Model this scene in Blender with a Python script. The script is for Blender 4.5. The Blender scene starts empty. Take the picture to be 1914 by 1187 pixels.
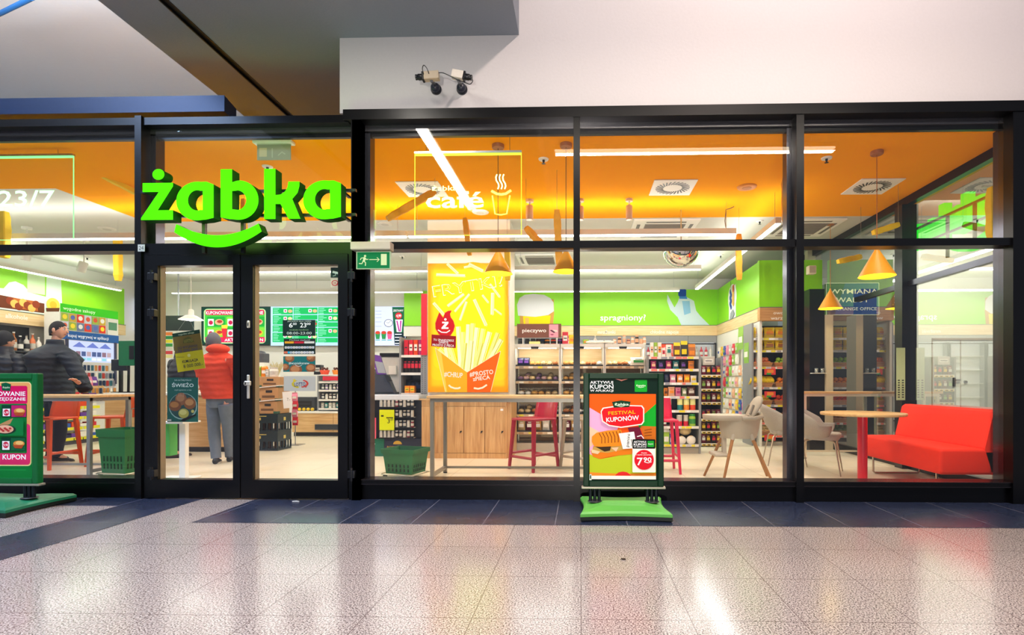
import bpy, bmesh, math, random
from mathutils import Vector, Matrix, Euler
random.seed(7)
SC = bpy.context.scene
COL = SC.collection
PI = math.pi
R = math.radians

# ------------------------------------------------------------------ camera
CAM_H, CAM_D, YAW, FPX = 1.08, 4.91, R(1.5), 1000.0
PX0, PY0 = 1059.0, 715.0          # principal point of the 1914x1187 frame
cam_d = bpy.data.cameras.new('camera'); cam = bpy.data.objects.new('camera', cam_d); COL.objects.link(cam)
cam.location = (0, -CAM_D, CAM_H); cam.rotation_euler = (R(90), 0, YAW)
cam_d.sensor_width = 36; cam_d.lens = FPX / 1914 * 36
cam_d.shift_x = (957 - PX0) / 1914; cam_d.shift_y = (PY0 - 593.5) / 1914
cam_d.clip_start = 0.05; cam_d.clip_end = 200
SC.camera = cam

# ------------------------------------------------------------------ world, exposure
w = bpy.data.worlds.new('world'); SC.world = w; w.use_nodes = True
w.node_tree.nodes['Background'].inputs[0].default_value = (0.62, 0.70, 0.86, 1)
w.node_tree.nodes['Background'].inputs[1].default_value = 0.30
SC.view_settings.view_transform = 'Standard'; SC.view_settings.look = 'None'
SC.view_settings.gamma = 1; SC.view_settings.use_curve_mapping = False
SC.view_settings.exposure = 0.35

def area(name, loc, rot, sx, sy, power, color):
    l = bpy.data.lights.new(name, 'AREA'); l.shape = 'RECTANGLE'; l.size = sx; l.size_y = sy
    l.energy = power; l.color = color
    o = bpy.data.objects.new(name, l); COL.objects.link(o); o.location = loc; o.rotation_euler = rot
    return o
# mall lighting in front of the shop, above and behind the camera: cool towards one end, warm towards the other; two added fills follow
area('mall_lamp_cool', (-6.0, -3.6, 5.55), (R(-10), R(-12), 0), 2.0, 1.2, 300, (0.42, 0.62, 1.0))
area('mall_lamp_warm', (2.3, -3.2, 6.8), (R(8), R(4), 0), 0.5, 0.5, 240, (1.0, 0.80, 0.70))
area('high_ceiling_fill', (-5.6, -1.6, 4.3), (R(180), 0, 0), 2.0, 2.0, 340, (0.90, 0.94, 1.0))  # unseen fill facing up, added to whiten the high ceiling
_l = bpy.data.lights.new('ceiling_fill_spot', 'SPOT'); _l.energy = 700; _l.spot_size = R(58); _l.spot_blend = 1; _l.shadow_soft_size = .03; _l.color = (1, .93, .84)  # unseen spot added low behind the camera to lift the orange ceiling
_o = bpy.data.objects.new('ceiling_fill_spot', _l); COL.objects.link(_o); _o.location = (-.10, -8.5, .35); _o.rotation_euler = Vector((.2, 9.9, 3.0)).to_track_quat('-Z', 'Y').to_euler()


# ------------------------------------------------------------------ pixel helpers (real positions at real distances)
def FX(u, Y, v=None):
    a = (u - PX0) / FPX; t = Y + CAM_D; c, s = math.cos(YAW), math.sin(YAW)
    return t * (a * c - s) / (c + a * s)
def DZ(u, Y):
    return -FX(u, Y) * math.sin(YAW) + (Y + CAM_D) * math.cos(YAW)
def FZ(u, v, Y):
    return CAM_H - (v - PY0) / FPX * DZ(u, Y)
def PT(u, v, Y): return (FX(u, Y), Y, FZ(u, v, Y))
def FLOOR(u, v, z=0.0):
    zc = (CAM_H - z) * FPX / (v - PY0); xc = (u - PX0) / FPX * zc
    c, s = math.cos(YAW), math.sin(YAW)
    return (xc * c - zc * s, xc * s + zc * c - CAM_D)

# ------------------------------------------------------------------ materials
def lin(c):
    if isinstance(c, str):
        c = c.lstrip('#'); c = tuple(int(c[i:i+2], 16) / 255 for i in (0, 2, 4))
    return tuple((x / 12.92 if x <= 0.04045 else ((x + 0.055) / 1.055) ** 2.4) for x in c[:3])
MATS = {}
def mat(color, rough=0.5, metal=0.0, em=0.0, noise=0.06, scale=30.0, bump=0.0, coat=0.0, name=None, spec=0.5, trans=0.0):
    key = (color, rough, metal, em, noise, scale, bump, coat, spec, trans)
    if key in MATS: return MATS[key]
    m = bpy.data.materials.new(name or ('paint_' + str(color).strip('#')))
    m.use_nodes = True; nt = m.node_tree; b = nt.nodes['Principled BSDF']
    c = lin(color)
    b.inputs['Roughness'].default_value = rough; b.inputs['Metallic'].default_value = metal
    b.inputs['Specular IOR Level'].default_value = spec
    if coat: b.inputs['Coat Weight'].default_value = coat; b.inputs['Coat Roughness'].default_value = 0.1
    if trans: b.inputs['Transmission Weight'].default_value = trans
    if noise > 0 and em == 0:
        tc = nt.nodes.new('ShaderNodeTexCoord'); n = nt.nodes.new('ShaderNodeTexNoise')
        n.inputs['Scale'].default_value = scale; n.inputs['Detail'].default_value = 3
        nt.links.new(tc.outputs['Object'], n.inputs['Vector'])
        mx = nt.nodes.new('ShaderNodeMix'); mx.data_type = 'RGBA'
        mx.inputs[6].default_value = (*[x * (1 - noise) for x in c], 1)
        mx.inputs[7].default_value = (*[min(1, x * (1 + noise) + noise * .02) for x in c], 1)
        nt.links.new(n.outputs['Fac'], mx.inputs[0]); nt.links.new(mx.outputs[2], b.inputs['Base Color'])
        if bump:
            bp = nt.nodes.new('ShaderNodeBump'); bp.inputs['Strength'].default_value = bump; bp.inputs['Distance'].default_value = 0.01
            nt.links.new(n.outputs['Fac'], bp.inputs['Height']); nt.links.new(bp.outputs[0], b.inputs['Normal'])
    else:
        b.inputs['Base Color'].default_value = (*c, 1)
    if em:
        b.inputs['Base Color'].default_value = (*[x * (.3 if em >= .55 else 1) for x in c], 1); b.inputs['Emission Color'].default_value = (*c, 1); b.inputs['Emission Strength'].default_value = em
    MATS[key] = m; return m

def wood(color, dark, scale=3.0, rough=0.45, axis=2, name='oak_laminate'):
    key = ('wood', color, dark, scale, axis)
    if key in MATS: return MATS[key]
    m = bpy.data.materials.new(name); m.use_nodes = True; nt = m.node_tree; b = nt.nodes['Principled BSDF']
    tc = nt.nodes.new('ShaderNodeTexCoord'); mp = nt.nodes.new('ShaderNodeMapping')
    sc = [14, 14, 14]; sc[axis] = 1.0; mp.inputs['Scale'].default_value = [x * scale / 3 for x in sc]
    n = nt.nodes.new('ShaderNodeTexNoise'); n.inputs['Scale'].default_value = 2.2; n.inputs['Detail'].default_value = 6; n.inputs['Distortion'].default_value = .6
    cr = nt.nodes.new('ShaderNodeValToRGB'); cr.color_ramp.elements[0].position = .3; cr.color_ramp.elements[1].position = .72
    cr.color_ramp.elements[0].color = (*lin(dark), 1); cr.color_ramp.elements[1].color = (*lin(color), 1)
    nt.links.new(tc.outputs['Object'], mp.inputs[0]); nt.links.new(mp.outputs[0], n.inputs['Vector'])
    nt.links.new(n.outputs['Fac'], cr.inputs[0]); nt.links.new(cr.outputs[0], b.inputs['Base Color'])
    b.inputs['Roughness'].default_value = rough
    MATS[key] = m; return m

def granite(c1, c2, c3, rough, tile, off=(0, 0), joint=0.004, jcol='#5a5450', name='granite', rot=0.0, spec=0.5):
    m = bpy.data.materials.new(name); m.use_nodes = True; nt = m.node_tree; b = nt.nodes['Principled BSDF']; L = nt.links.new
    tc = nt.nodes.new('ShaderNodeTexCoord')
    n1 = nt.nodes.new('ShaderNodeTexNoise'); n1.inputs['Scale'].default_value = 130; n1.inputs['Detail'].default_value = 2.5
    n2 = nt.nodes.new('ShaderNodeTexNoise'); n2.inputs['Scale'].default_value = 1.3; n2.inputs['Detail'].default_value = 2
    L(tc.outputs['Object'], n1.inputs['Vector']); L(tc.outputs['Object'], n2.inputs['Vector'])
    cr = nt.nodes.new('ShaderNodeValToRGB'); e = cr.color_ramp.elements
    e[0].position = .36; e[0].color = (*lin(c3), 1); e[1].position = .60; e[1].color = (*lin(c1), 1)
    k = cr.color_ramp.elements.new(.47); k.color = (*lin(c2), 1)
    L(n1.outputs['Fac'], cr.inputs[0])
    mp = nt.nodes.new('ShaderNodeMapping'); mp.inputs['Location'].default_value = (-off[0], -off[1], 0); mp.inputs['Rotation'].default_value = (0, 0, rot)
    L(tc.outputs['Object'], mp.inputs[0])
    br = nt.nodes.new('ShaderNodeTexBrick'); br.offset = 0; br.inputs['Scale'].default_value = 1
    br.inputs['Brick Width'].default_value = tile[0]; br.inputs['Row Height'].default_value = tile[1]
    br.inputs['Mortar Size'].default_value = joint; br.inputs['Mortar Smooth'].default_value = .1
    br.inputs['Color1'].default_value = (1, 1, 1, 1); br.inputs['Color2'].default_value = (.965, .965, .965, 1); br.inputs['Mortar'].default_value = (0, 0, 0, 1)
    L(mp.outputs[0], br.inputs['Vector'])
    mu = nt.nodes.new('ShaderNodeMix'); mu.data_type = 'RGBA'; mu.blend_type = 'MULTIPLY'; mu.inputs[0].default_value = 1
    L(cr.outputs[0], mu.inputs[6]); L(br.outputs['Color'], mu.inputs[7])
    mj = nt.nodes.new('ShaderNodeMix'); mj.data_type = 'RGBA'; mj.inputs[7].default_value = (*lin(jcol), 1)
    L(br.outputs['Fac'], mj.inputs[0]); L(mu.outputs[2], mj.inputs[6]); L(mj.outputs[2], b.inputs['Base Color'])
    mr = nt.nodes.new('ShaderNodeMapRange'); mr.inputs[3].default_value = rough - .05; mr.inputs[4].default_value = rough + .08
    L(n2.outputs['Fac'], mr.inputs[0]); L(mr.outputs[0], b.inputs['Roughness'])
    b.inputs['Specular IOR Level'].default_value = spec
    return m

def glass(refl, tint=(1, 1, 1), name='window_glass', rough=0.0):
    m = bpy.data.materials.new(name); m.use_nodes = True; nt = m.node_tree; nt.nodes.clear()
    out = nt.nodes.new('ShaderNodeOutputMaterial'); mx = nt.nodes.new('ShaderNodeMixShader')
    t = nt.nodes.new('ShaderNodeBsdfTransparent'); t.inputs[0].default_value = (*tint, 1)
    g = nt.nodes.new('ShaderNodeBsdfGlossy'); g.inputs['Roughness'].default_value = rough; g.inputs[0].default_value = (1, 1, 1, 1)
    n = nt.nodes.new('ShaderNodeTexNoise'); n.inputs['Scale'].default_value = .6
    mr = nt.nodes.new('ShaderNodeMapRange'); mr.inputs[3].default_value = refl * .85; mr.inputs[4].default_value = refl * 1.15
    nt.links.new(n.outputs['Fac'], mr.inputs[0]); nt.links.new(mr.outputs[0], mx.inputs[0])
    nt.links.new(t.outputs[0], mx.inputs[1]); nt.links.new(g.outputs[0], mx.inputs[2]); nt.links.new(mx.outputs[0], out.inputs[0])
    return m

# ------------------------------------------------------------------ mesh builder
class MB:
    def __init__(s): s.v = []; s.f = []; s.mi = []; s.mats = []; s.cur = 0; s.sm = []
    def m(s, material):
        if material not in s.mats: s.mats.append(material)
        s.cur = s.mats.index(material); return s
    def add(s, vs, fs, smooth=False):
        o = len(s.v); s.v += [tuple(p) for p in vs]
        for f in fs: s.f.append(tuple(i + o for i in f)); s.mi.append(s.cur); s.sm.append(smooth)
        return s
    def bm(s, bm, M=None, smooth=False):
        bm.verts.ensure_lookup_table(); bm.verts.index_update()
        vs = [(M @ v.co if M else v.co.copy()) for v in bm.verts]
        s.add(vs, [[v.index for v in f.verts] for f in bm.faces], smooth); bm.free(); return s
    def box(s, x0, x1, y0, y1, z0, z1, bev=0, seg=2, M=None):
        if bev <= 0:
            vs = [(x, y, z) for z in (z0, z1) for y in (y0, y1) for x in (x0, x1)]
            if M: vs = [M @ Vector(p) for p in vs]
            return s.add(vs, [(0, 2, 3, 1), (4, 5, 7, 6), (0, 1, 5, 4), (2, 6, 7, 3), (0, 4, 6, 2), (1, 3, 7, 5)])
        b = bmesh.new(); bmesh.ops.create_cube(b, size=1)
        for v in b.verts:
            v.co = Vector(((x0 + x1) / 2 + v.co.x * (x1 - x0), (y0 + y1) / 2 + v.co.y * (y1 - y0), (z0 + z1) / 2 + v.co.z * (z1 - z0)))
        bmesh.ops.bevel(b, geom=b.edges[:], offset=bev, segments=seg, affect='EDGES', profile=.5)
        return s.bm(b, M, smooth=seg > 2)
    def prism(s, pts, z0, z1, M=None):      # pts in xy, extruded along z
        n = len(pts)
        vs = [(x, y, z0) for x, y in pts] + [(x, y, z1) for x, y in pts]
        if M: vs = [M @ Vector(p) for p in vs]
        return s.add(vs, [tuple(range(n))[::-1], tuple(range(n, 2 * n))] + [(i, (i + 1) % n, (i + 1) % n + n, i + n) for i in range(n)])
    def ring(s, rings, smooth=True, caps=True, closed=False):
        n = len(rings[0]); vs = [p for r in rings for p in r]; fs = []
        K = len(rings)
        for k in range(K - 1 + (1 if closed else 0)):
            a = k * n; b = ((k + 1) % K) * n
            for i in range(n): fs.append((a + i, a + (i + 1) % n, b + (i + 1) % n, b + i))
        s.add(vs, fs, smooth)
        if caps and not closed: s.add(rings[0], [tuple(range(n))[::-1]]); s.add(rings[-1], [tuple(range(n))])
        return s
    def tube(s, pts, r, n=8, closed=False, flat=1.0):
        pts = [Vector(p) for p in pts]; rs = r if isinstance(r, (list, tuple)) else [r] * len(pts)
        rings = []; up = None
        for i, p in enumerate(pts):
            if closed: d = pts[(i + 1) % len(pts)] - pts[i - 1]
            else: d = pts[min(i + 1, len(pts) - 1)] - pts[max(i - 1, 0)]
            if d.length < 1e-9: d = Vector((0, 0, 1))
            d.normalize()
            if up is None: up = Vector((0, 0, 1)) if abs(d.z) < .9 else Vector((1, 0, 0))
            a = d.cross(up)
            if a.length < 1e-6: a = d.orthogonal()
            a.normalize(); b = a.cross(d).normalized(); up = b
            rings.append([p + a * (math.cos(2 * PI * k / n) * rs[i]) + b * (math.sin(2 * PI * k / n) * rs[i] * flat) for k in range(n)])
        return s.ring(rings, True, True, closed)
    def lathe(s, prof, cx=0, cy=0, z=0, n=20, M=None):
        rings = []
        for r, h in prof:
            ring = [Vector((cx + r * math.cos(2 * PI * k / n), cy + r * math.sin(2 * PI * k / n), z + h)) for k in range(n)]
            rings.append([M @ p for p in ring] if M else ring)
        return s.ring(rings, True, True)
    def ball(s, c, r, n=12, m=8, sc=(1, 1, 1), M=None):
        rings = []
        for j in range(m + 1):
            t = PI * j / m; rr = max(math.sin(t), .02) * r; h = -math.cos(t) * r
            ring = [Vector((c[0] + rr * sc[0] * math.cos(2 * PI * k / n), c[1] + rr * sc[1] * math.sin(2 * PI * k / n), c[2] + h * sc[2])) for k in range(n)]
            rings.append([M @ p for p in ring] if M else ring)
        return s.ring(rings)
    def mesh(s, name):
        me = bpy.data.meshes.new(name); me.from_pydata(s.v, [], s.f)
        for m in s.mats: me.materials.append(m)
        me.polygons.foreach_set('material_index', s.mi); me.polygons.foreach_set('use_smooth', s.sm)
        me.update(); return me
    def build(s, name, parent=None, loc=None, rot=None, label=None):
        o = bpy.data.objects.new(name, s.mesh(name)); COL.objects.link(o)
        if parent: o.parent = parent
        if loc: o.location = loc
        if rot: o.rotation_euler = rot
        if label: o['label'] = label
        return o

def tag(o, label, cat, group=None, kind=None):
    o['label'] = label; o['category'] = cat
    if group: o['group'] = group
    if kind: o['kind'] = kind
    return o
def thing(name, label, cat, loc=(0, 0, 0), rz=0, group=None):
    o = bpy.data.objects.new(name, None); COL.objects.link(o); o.location = loc; o.rotation_euler = (0, 0, rz)
    o.empty_display_size = .1
    return tag(o, label, cat, group)
def struct(name, mb, parent=None):
    o = mb.build(name, parent)
    if not parent: o['kind'] = 'structure'
    return o
def dup(root, loc, rz=None, label=None, group=None):
    def cp(o, par):
        c = o.copy(); COL.objects.link(c)
        if par: c.parent = par
        for ch in [x for x in o.children]: cp(ch, c)
        return c
    r = cp(root, None); r.location = loc
    if rz is not None: r.rotation_euler = (0, 0, rz)
    if label: r['label'] = label
    if group: r['group'] = group
    return r
def inst(name, me, loc, label, cat, group=None, rot=None, sc=None):
    o = bpy.data.objects.new(name, me); COL.objects.link(o); o.location = loc
    if rot: o.rotation_euler = rot
    if sc: o.scale = sc if isinstance(sc, (tuple, list)) else (sc, sc, sc)
    return tag(o, label, cat, group)

# ------------------------------------------------------------------ flat shapes and lettering (curves turned into meshes)
def curve_mesh(cu):
    o = bpy.data.objects.new('tmp', cu); COL.objects.link(o)
    bpy.context.view_layer.update()
    dg = bpy.context.evaluated_depsgraph_get(); ev = o.evaluated_get(dg); me = ev.to_mesh()
    vs = [v.co.copy() for v in me.vertices]; fs = [tuple(p.vertices) for p in me.polygons]
    ev.to_mesh_clear(); bpy.data.objects.remove(o); bpy.data.curves.remove(cu)
    return vs, fs
def shape_geo(loops, extrude=0.0):
    cu = bpy.data.curves.new('shp', 'CURVE'); cu.dimensions = '2D'; cu.fill_mode = 'BOTH'; cu.extrude = extrude
    for lp in loops:
        sp = cu.splines.new('POLY'); sp.points.add(len(lp) - 1)
        for i, p in enumerate(lp): sp.points[i].co = (p[0], p[1], 0, 1)
        sp.use_cyclic_u = True
    return curve_mesh(cu)
TX = {}
def text_geo(s, bold=0.0, extrude=0.0, res=2):
    k = (s, bold, extrude)
    if k not in TX:
        cu = bpy.data.curves.new('txt', 'FONT'); cu.body = s; cu.size = 1; cu.offset = bold * .32; cu.extrude = extrude; cu.resolution_u = res
        vs, fs = curve_mesh(cu)
        if not vs: vs = [Vector((0, 0, 0)), Vector((1, 0, 0)), Vector((0, .1, 0))]; fs = [(0, 1, 2)]
        TX[k] = (vs, fs)
    return TX[k]
def arc(cx, cy, rx, ry, a0, a1, n=12):
    return [(cx + rx * math.cos(R(a0 + (a1 - a0) * i / n)), cy + ry * math.sin(R(a0 + (a1 - a0) * i / n))) for i in range(n + 1)]
def rrect(x0, y0, x1, y1, r, n=5):
    return (arc(x1 - r, y1 - r, r, r, 0, 90, n) + arc(x0 + r, y1 - r, r, r, 90, 180, n) + arc(x0 + r, y0 + r, r, r, 180, 270, n) + arc(x1 - r, y0 + r, r, r, 270, 360, n))

class Art:
    """printed sheet drawn in photo coordinates (u right, v down) on a sheet w x h metres, facing -Y, origin bottom centre"""
    def __init__(s, u0, v0, u1, v1, w, h, em=0.0, rough=.5, step=.0005):
        s.a = (u0, v0, u1, v1, w, h); s.k = 0; s.em = em; s.mb = MB(); s.rough = rough; s.step = step
    def mt(s, c, em=None): return mat(c, rough=s.rough, em=s.em if em is None else em, noise=.02, spec=.12)
    def q(s, u, v):
        u0, v0, u1, v1, w, h = s.a
        return ((u - u0) / (u1 - u0) * w - w / 2, (v1 - v) / (v1 - v0) * h)
    def lay(s): s.k += 1; return -s.k * s.step
    def poly(s, pts, c):
        y = s.lay(); s.mb.m(s.mt(c)); vs = [(*s.q(*p),) for p in pts]
        s.mb.add([(x, y, z) for x, z in vs], [tuple(range(len(vs)))]); return s
    def rect(s, u0, v0, u1, v1, c): return s.poly([(u0, v0), (u1, v0), (u1, v1), (u0, v1)], c)
    def rr(s, u0, v0, u1, v1, r, c): return s.poly(rrect(u0, v0, u1, v1, r), c)
    def circ(s, u, v, r, c, ry=None, n=20): return s.poly(arc(u, v, r, ry or r, 0, 360 - 360 / n, n - 1), c)
    def stroke(s, pts, wd, c):
        out1, out2 = [], []
        for i, p in enumerate(pts):
            a = pts[max(i - 1, 0)]; b = pts[min(i + 1, len(pts) - 1)]
            d = math.hypot(b[0] - a[0], b[1] - a[1]) or 1; nx, ny = -(b[1] - a[1]) / d * wd / 2, (b[0] - a[0]) / d * wd / 2
            out1.append((p[0] + nx, p[1] + ny)); out2.append((p[0] - nx, p[1] - ny))
        y = s.lay(); s.mb.m(s.mt(c)); P = [s.q(*p) for p in out1 + out2]; n = len(pts)
        s.mb.add([(x, y, z) for x, z in P], [(i, i + 1, n + i + 1, n + i) for i in range(n - 1)]); return s
    def shape(s, loops, c):
        vs, fs = shape_geo([[s.q(*p) for p in lp] for lp in loops]); y = s.lay(); s.mb.m(s.mt(c))
        s.mb.add([(p.x, y, p.y) for p in vs], fs); return s
    def text(s, t, u0, u1, vb, vt, c, bold=.02, rot=0.0, mirror=False):
        """text fitted between u0..u1, baseline vb, top of capitals vt"""
        vs, fs = text_geo(t, bold); xs = [p.x for p in vs]; ax, bx = min(xs), max(xs)
        top = max(p.y for p in text_geo('H', bold)[0])
        y = s.lay(); s.mb.m(s.mt(c)); out = []
        cu, cv = (u0 + u1) / 2, (vb + vt) / 2
        for p in vs:
            fr = (p.x - ax) / (bx - ax)
            if mirror: fr = 1 - fr
            u = u0 + (u1 - u0) * fr; v = vb - (vb - vt) * p.y / top
            if rot:
                du, dv = u - cu, v - cv; u = cu + du * math.cos(rot) + dv * math.sin(rot); v = cv - du * math.sin(rot) + dv * math.cos(rot)
            x, z = s.q(u, v); out.append((x, y, z))
        s.mb.add(out, fs); return s
    def build(s, name, parent=None, loc=None, rot=None, label=None): return s.mb.build(name, parent, loc, rot, label)

# common materials
M_BLACK = mat('#0d0e14', .32, noise=.03, scale=60)
M_FRAME = mat('#0a0a0e', .30, metal=.4, noise=.05, scale=90)
M_STEEL = mat('#b9bcc4', .28, metal=1.0, noise=.04)
M_GREYMET = mat('#8f8f92', .38, metal=.6, noise=.04)
M_WHITE = mat('#f1efe9', .5, noise=.02, scale=8)
M_WHITEMET = mat('#e6e4dc', .35, noise=.02)
M_OAK = wood('#e0b57c', '#c08c54')
M_OAKH = wood('#e4bf8a', '#c99a63', axis=0)
M_PALEWOOD = wood('#ecd3a4', '#dcb981', axis=0, name='pale_oak')
M_LAMP = mat('#fffdf6', em=9.0, noise=0)
M_LIME = mat('#8fe000', .4, noise=.03)
M_DKGREEN = mat('#07301f', .35, noise=.05)
# ================================================================== THE SETTING
HC = 3.41                       # shop ceiling height
XL, XG = -10.2, 4.12            # shop side wall, glass side wall
YB = 7.2                        # shop back wall
# outside floor: light granite, dark band along the shopfront, dark diagonal stripe
G_LIGHT = granite('#c9c0be', '#978a89', '#382e34', .15, (.5, .53), (FLOOR(1086, 1100)[0], FLOOR(1086, 983)[1]), name='speckled_granite', jcol='#6a5c5c', joint=.0022)
G_DARK = granite('#38415c', '#1e2740', '#0e1322', .26, (.55, .9), (FLOOR(1310, 983)[0], FLOOR(1086, 983)[1]), name='dark_granite', jcol='#6a6a78', rot=0)
mb = MB().m(G_LIGHT); mb.box(-16, 14, -14, .05, -.1, 0); struct('floor', mb)
yb = FLOOR(1100, 982)[1]
A = FLOOR(0, 1005); B = FLOOR(223, 945.5); Cc = FLOOR(0, 1048); D = FLOOR(364, 937); E = FLOOR(356, 978); F = FLOOR(469, 937)
ya = FLOOR(200, 945.5)[1]
d1 = ((B[0] - A[0]), (B[1] - A[1])); 
def ext(P, Q, y): t = (y - P[1]) / (Q[1] - P[1]); return (P[0] + (Q[0] - P[0]) * t, y)
mb = MB().m(G_DARK)
mb.prism([ext(Cc, D, -6), ext(Cc, D, -.012), ext(A, B, -.012), ext(A, B, ya), ext(A, B, -6)][::-1], 0, .003)
mb.prism([(-16, ya), (ext(A, B, ya)[0] - .001, ya), (ext(A, B, -.012)[0] - .001, -.012), (-16, -.012)], 0, .003)
mb.prism([ext(E, F, yb), (14, yb), (14, -.012), ext(E, F, -.012)], 0, .003)
struct('trim_1', mb)
# shop floor
G_IN = granite('#efe6cd', '#e8deC4', '#dccfb2', .30, (.9, .6), (.3, .2), joint=.003, jcol='#b8ab8c', name='beige_floor_tile')
mb = MB().m(G_IN); mb.box(XL - .1, XG - .02, .10, YB + .2, -.1, -.001); struct('floor_shop', mb)
mb = MB().m(mat('#4a3f3d', .35, noise=.1)); mb.box(XG + .06, 14, .05, 12, -.1, -.001); struct('floor_passage', mb)
# ceilings
M_ORANGE = mat('#ffa600', .9, noise=.02, scale=5, spec=.05)
M_CEIL = mat('#d2d1c8', .6, noise=.02, scale=6)
YO = 7.6 - CAM_D
mb = MB().m(M_ORANGE)
mb.prism([(-10.2, .09), (XG, .09), (XG, YO), (-6.3, YO), (-6.3, 1.35), (-10.2, 1.35)], HC, HC + .02); struct('ceiling_orange', mb)
mb = MB().m(M_CEIL)
mb.prism([(-6.3, YO), (XG, YO), (XG, YB + .2), (XL, YB + .2), (XL, 1.35), (-6.3, 1.35)], HC, HC + .02); struct('ceiling', mb)
# shop walls
M_WALL = mat('#e8e7e2', .6, noise=.02, scale=5)
mb = MB().m(M_WALL); mb.box(XL, 1.6, YB, YB + .1, 0, HC + .1); mb.box(1.6, XG + .3, YB, YB + .1, 0, HC + .1); struct('wall_back', mb)
mb = MB().m(M_WALL); mb.box(XL - .1, XL, .1, YB, 0, HC + .1); struct('wall_left', mb)
# white tiled strip behind the kitchen counter
def tiles(c='#f4f4f2'):
    m = granite(c, c, c, .18, (.2, .075), joint=.004, jcol='#cfcfca', name='wall_tile'); return m
# mall: wall above the shopfront, bulkhead, ceilings
M_PLASTER = mat('#cfccce', .7, noise=.03, scale=40, bump=.1)
ZS = FZ(1000, 65, 0)
xw = FX(635, 0)
mb = MB().m(M_PLASTER); mb.box(xw, 14, 0, .35, FZ(1000, 207, 0), 7); struct('wall_front', mb)
def soff(u, v): zc = (ZS - CAM_H) / ((PY0 - v) / FPX); xc = (u - PX0) / FPX * zc; c, s = math.cos(YAW), math.sin(YAW); return (xc * c - zc * s, xc * s + zc * c - CAM_D)
sl = soff(190, 0); sr = soff(958, 0); sl2 = soff(430, 200)
xr = FX(970, 0); xl_s = (sl[0] + sl2[0]) / 2
s1 = soff(300, 2); s2 = soff(545, 214); xs = (s1[0] + s2[0]) / 2
M_SOFF = mat('#858b95', .75, noise=.05, scale=60, bump=.1)
mb = MB().m(M_SOFF)
mb.box(xl_s, xs - .035, -6, 3.0, ZS, ZS + .5); mb.box(xs + .035, xw - .001, -6, 3.0, ZS, ZS + .5); mb.box(xw - .001, xr, -6, -.001, ZS, ZS + .5)
mb.m(mat('#101014', .6)); mb.box(xs - .035, xs + .035, -6, 3.0, ZS + .02, ZS + .08)
struct('ceiling_bulkhead', mb)
mb = MB().m(mat('#1b1b20', .4, metal=.5)); 
for k in (-1, 1): mb.box(xs + k * .035 - .006, xs + k * .035 + .006, -6, 3.0, ZS - .006, ZS + .02)
struct('trim_2', mb)
mb = MB().m(mat('#dde1e6', .7, noise=.02, scale=20, bump=.1)); mb.box(xl_s - .3, 14, -8, 6, 7.0, 7.15); mb.box(-18, xl_s - .3, -8, 6, 5.7, 7.15); struct('ceiling_mall', mb)
# dark blue steel ledge above the shopfront and a blue beam up in the mall ceiling
M_BLUE = mat('#0a2448', .4, metal=.3, noise=.08)
mb = MB().m(M_BLUE); xe = FX(445, .2); mb.prism([(-9, .0), (xe, .0), (xe - .05, .25), (-9, .25)], FZ(200, 221, .1), FZ(200, 202, .2)); struct('trim_3', mb)
p = FLOOR  # noqa
mb = MB().m(mat('#1d64a8', .4, metal=.3)); 
a = PT(-40, 45, 1.2); b = PT(60, -4, .4)
mb.tube([a, b], .03, 4); struct('trim_4', mb)

# ---- mall passage beyond the glass side wall
M_DARKW = mat('#2b2a2f', .5, noise=.1)
mb = MB().m(M_DARKW); mb.box(XG + .35, FX(1704, 6.6), 6.6, 6.8, 0, 4.2); struct('wall_exchange', mb)
mb = MB().m(mat('#ece8d8', .5, noise=.03, scale=4)); mb.box(FX(1704, 6.55), 13, 6.5, 6.8, 0, 4.6)
mb.m(mat('#b9a58c', .5)); xd = FX(1795, 6.5); mb.box(xd - .006, xd + .006, 6.485, 6.5, 0, FZ(1795, 632, 6.5))
for u in (1742, 1878): x = FX(u, 6.5); mb.box(x - .01, x + .01, 6.485, 6.5, 0, FZ(u, 632, 6.5))
mb.box(FX(1742, 6.5), FX(1878, 6.5), 6.485, 6.5, FZ(1795, 636, 6.5), FZ(1795, 632, 6.5))
struct('wall_passage', mb)
t = thing('door_handle_set', 'dark lever handle on the pale double door beyond the glass', 'door handle', (xd, 6.5, 0))
mb = MB().m(M_BLACK); mb.box(-.16, -.11, -.02, 0, FZ(1790, 722, 6.5), FZ(1790, 706, 6.5)); mb.box(-.16, -.02, -.05, -.03, FZ(1790, 712, 6.5), FZ(1790, 709, 6.5)); mb.box(-.15, -.12, -.05, 0, FZ(1790, 712, 6.5), FZ(1790, 709, 6.5)); mb.build('lever', t)
mb = MB().m(M_BLACK); mb.lathe([(.035, 0), (.03, .03)], 0, 0, 0, 14, Matrix.Translation((.1, 0, FZ(1800, 714, 6.5))) @ Matrix.Rotation(R(90), 4, 'X')); mb.build('lock_rose', t)
mb = MB().m(mat('#cfcabb', .7)); mb.box(XG + .1, 13, .4, 6.8, 4.2, 4.3); struct('ceiling_passage', mb)
area('passage_lamp', (7.2, 4.3, 4.15), (R(25), 0, 0), 3.0, .8, 260, (1, .96, .86))

# ================================================================== THE SHOPFRONT
zt0, zt1 = FZ(1000, 233, 0), FZ(1000, 209, 0)      # head
zr0, zr1 = FZ(1000, 466.5, 0), FZ(1000, 453, 0)      # transom
zs1 = FZ(1000, 897, 0)                               # sill top
def front(name, *boxes):
    mb = MB().m(M_FRAME)
    for b in boxes: mb.box(*b)
    return struct(name, mb)
YF0, YF1 = -.05, .09
xm = {k: (FX(a, 0), FX(b, 0)) for k, (a, b) in dict(m1=(263, 275), m2=(662, 679), m3=(1072, 1084), m4=(1483, 1497), m5=(1882, 1914)).items()}
xfar = FX(-420, 0)
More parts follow.
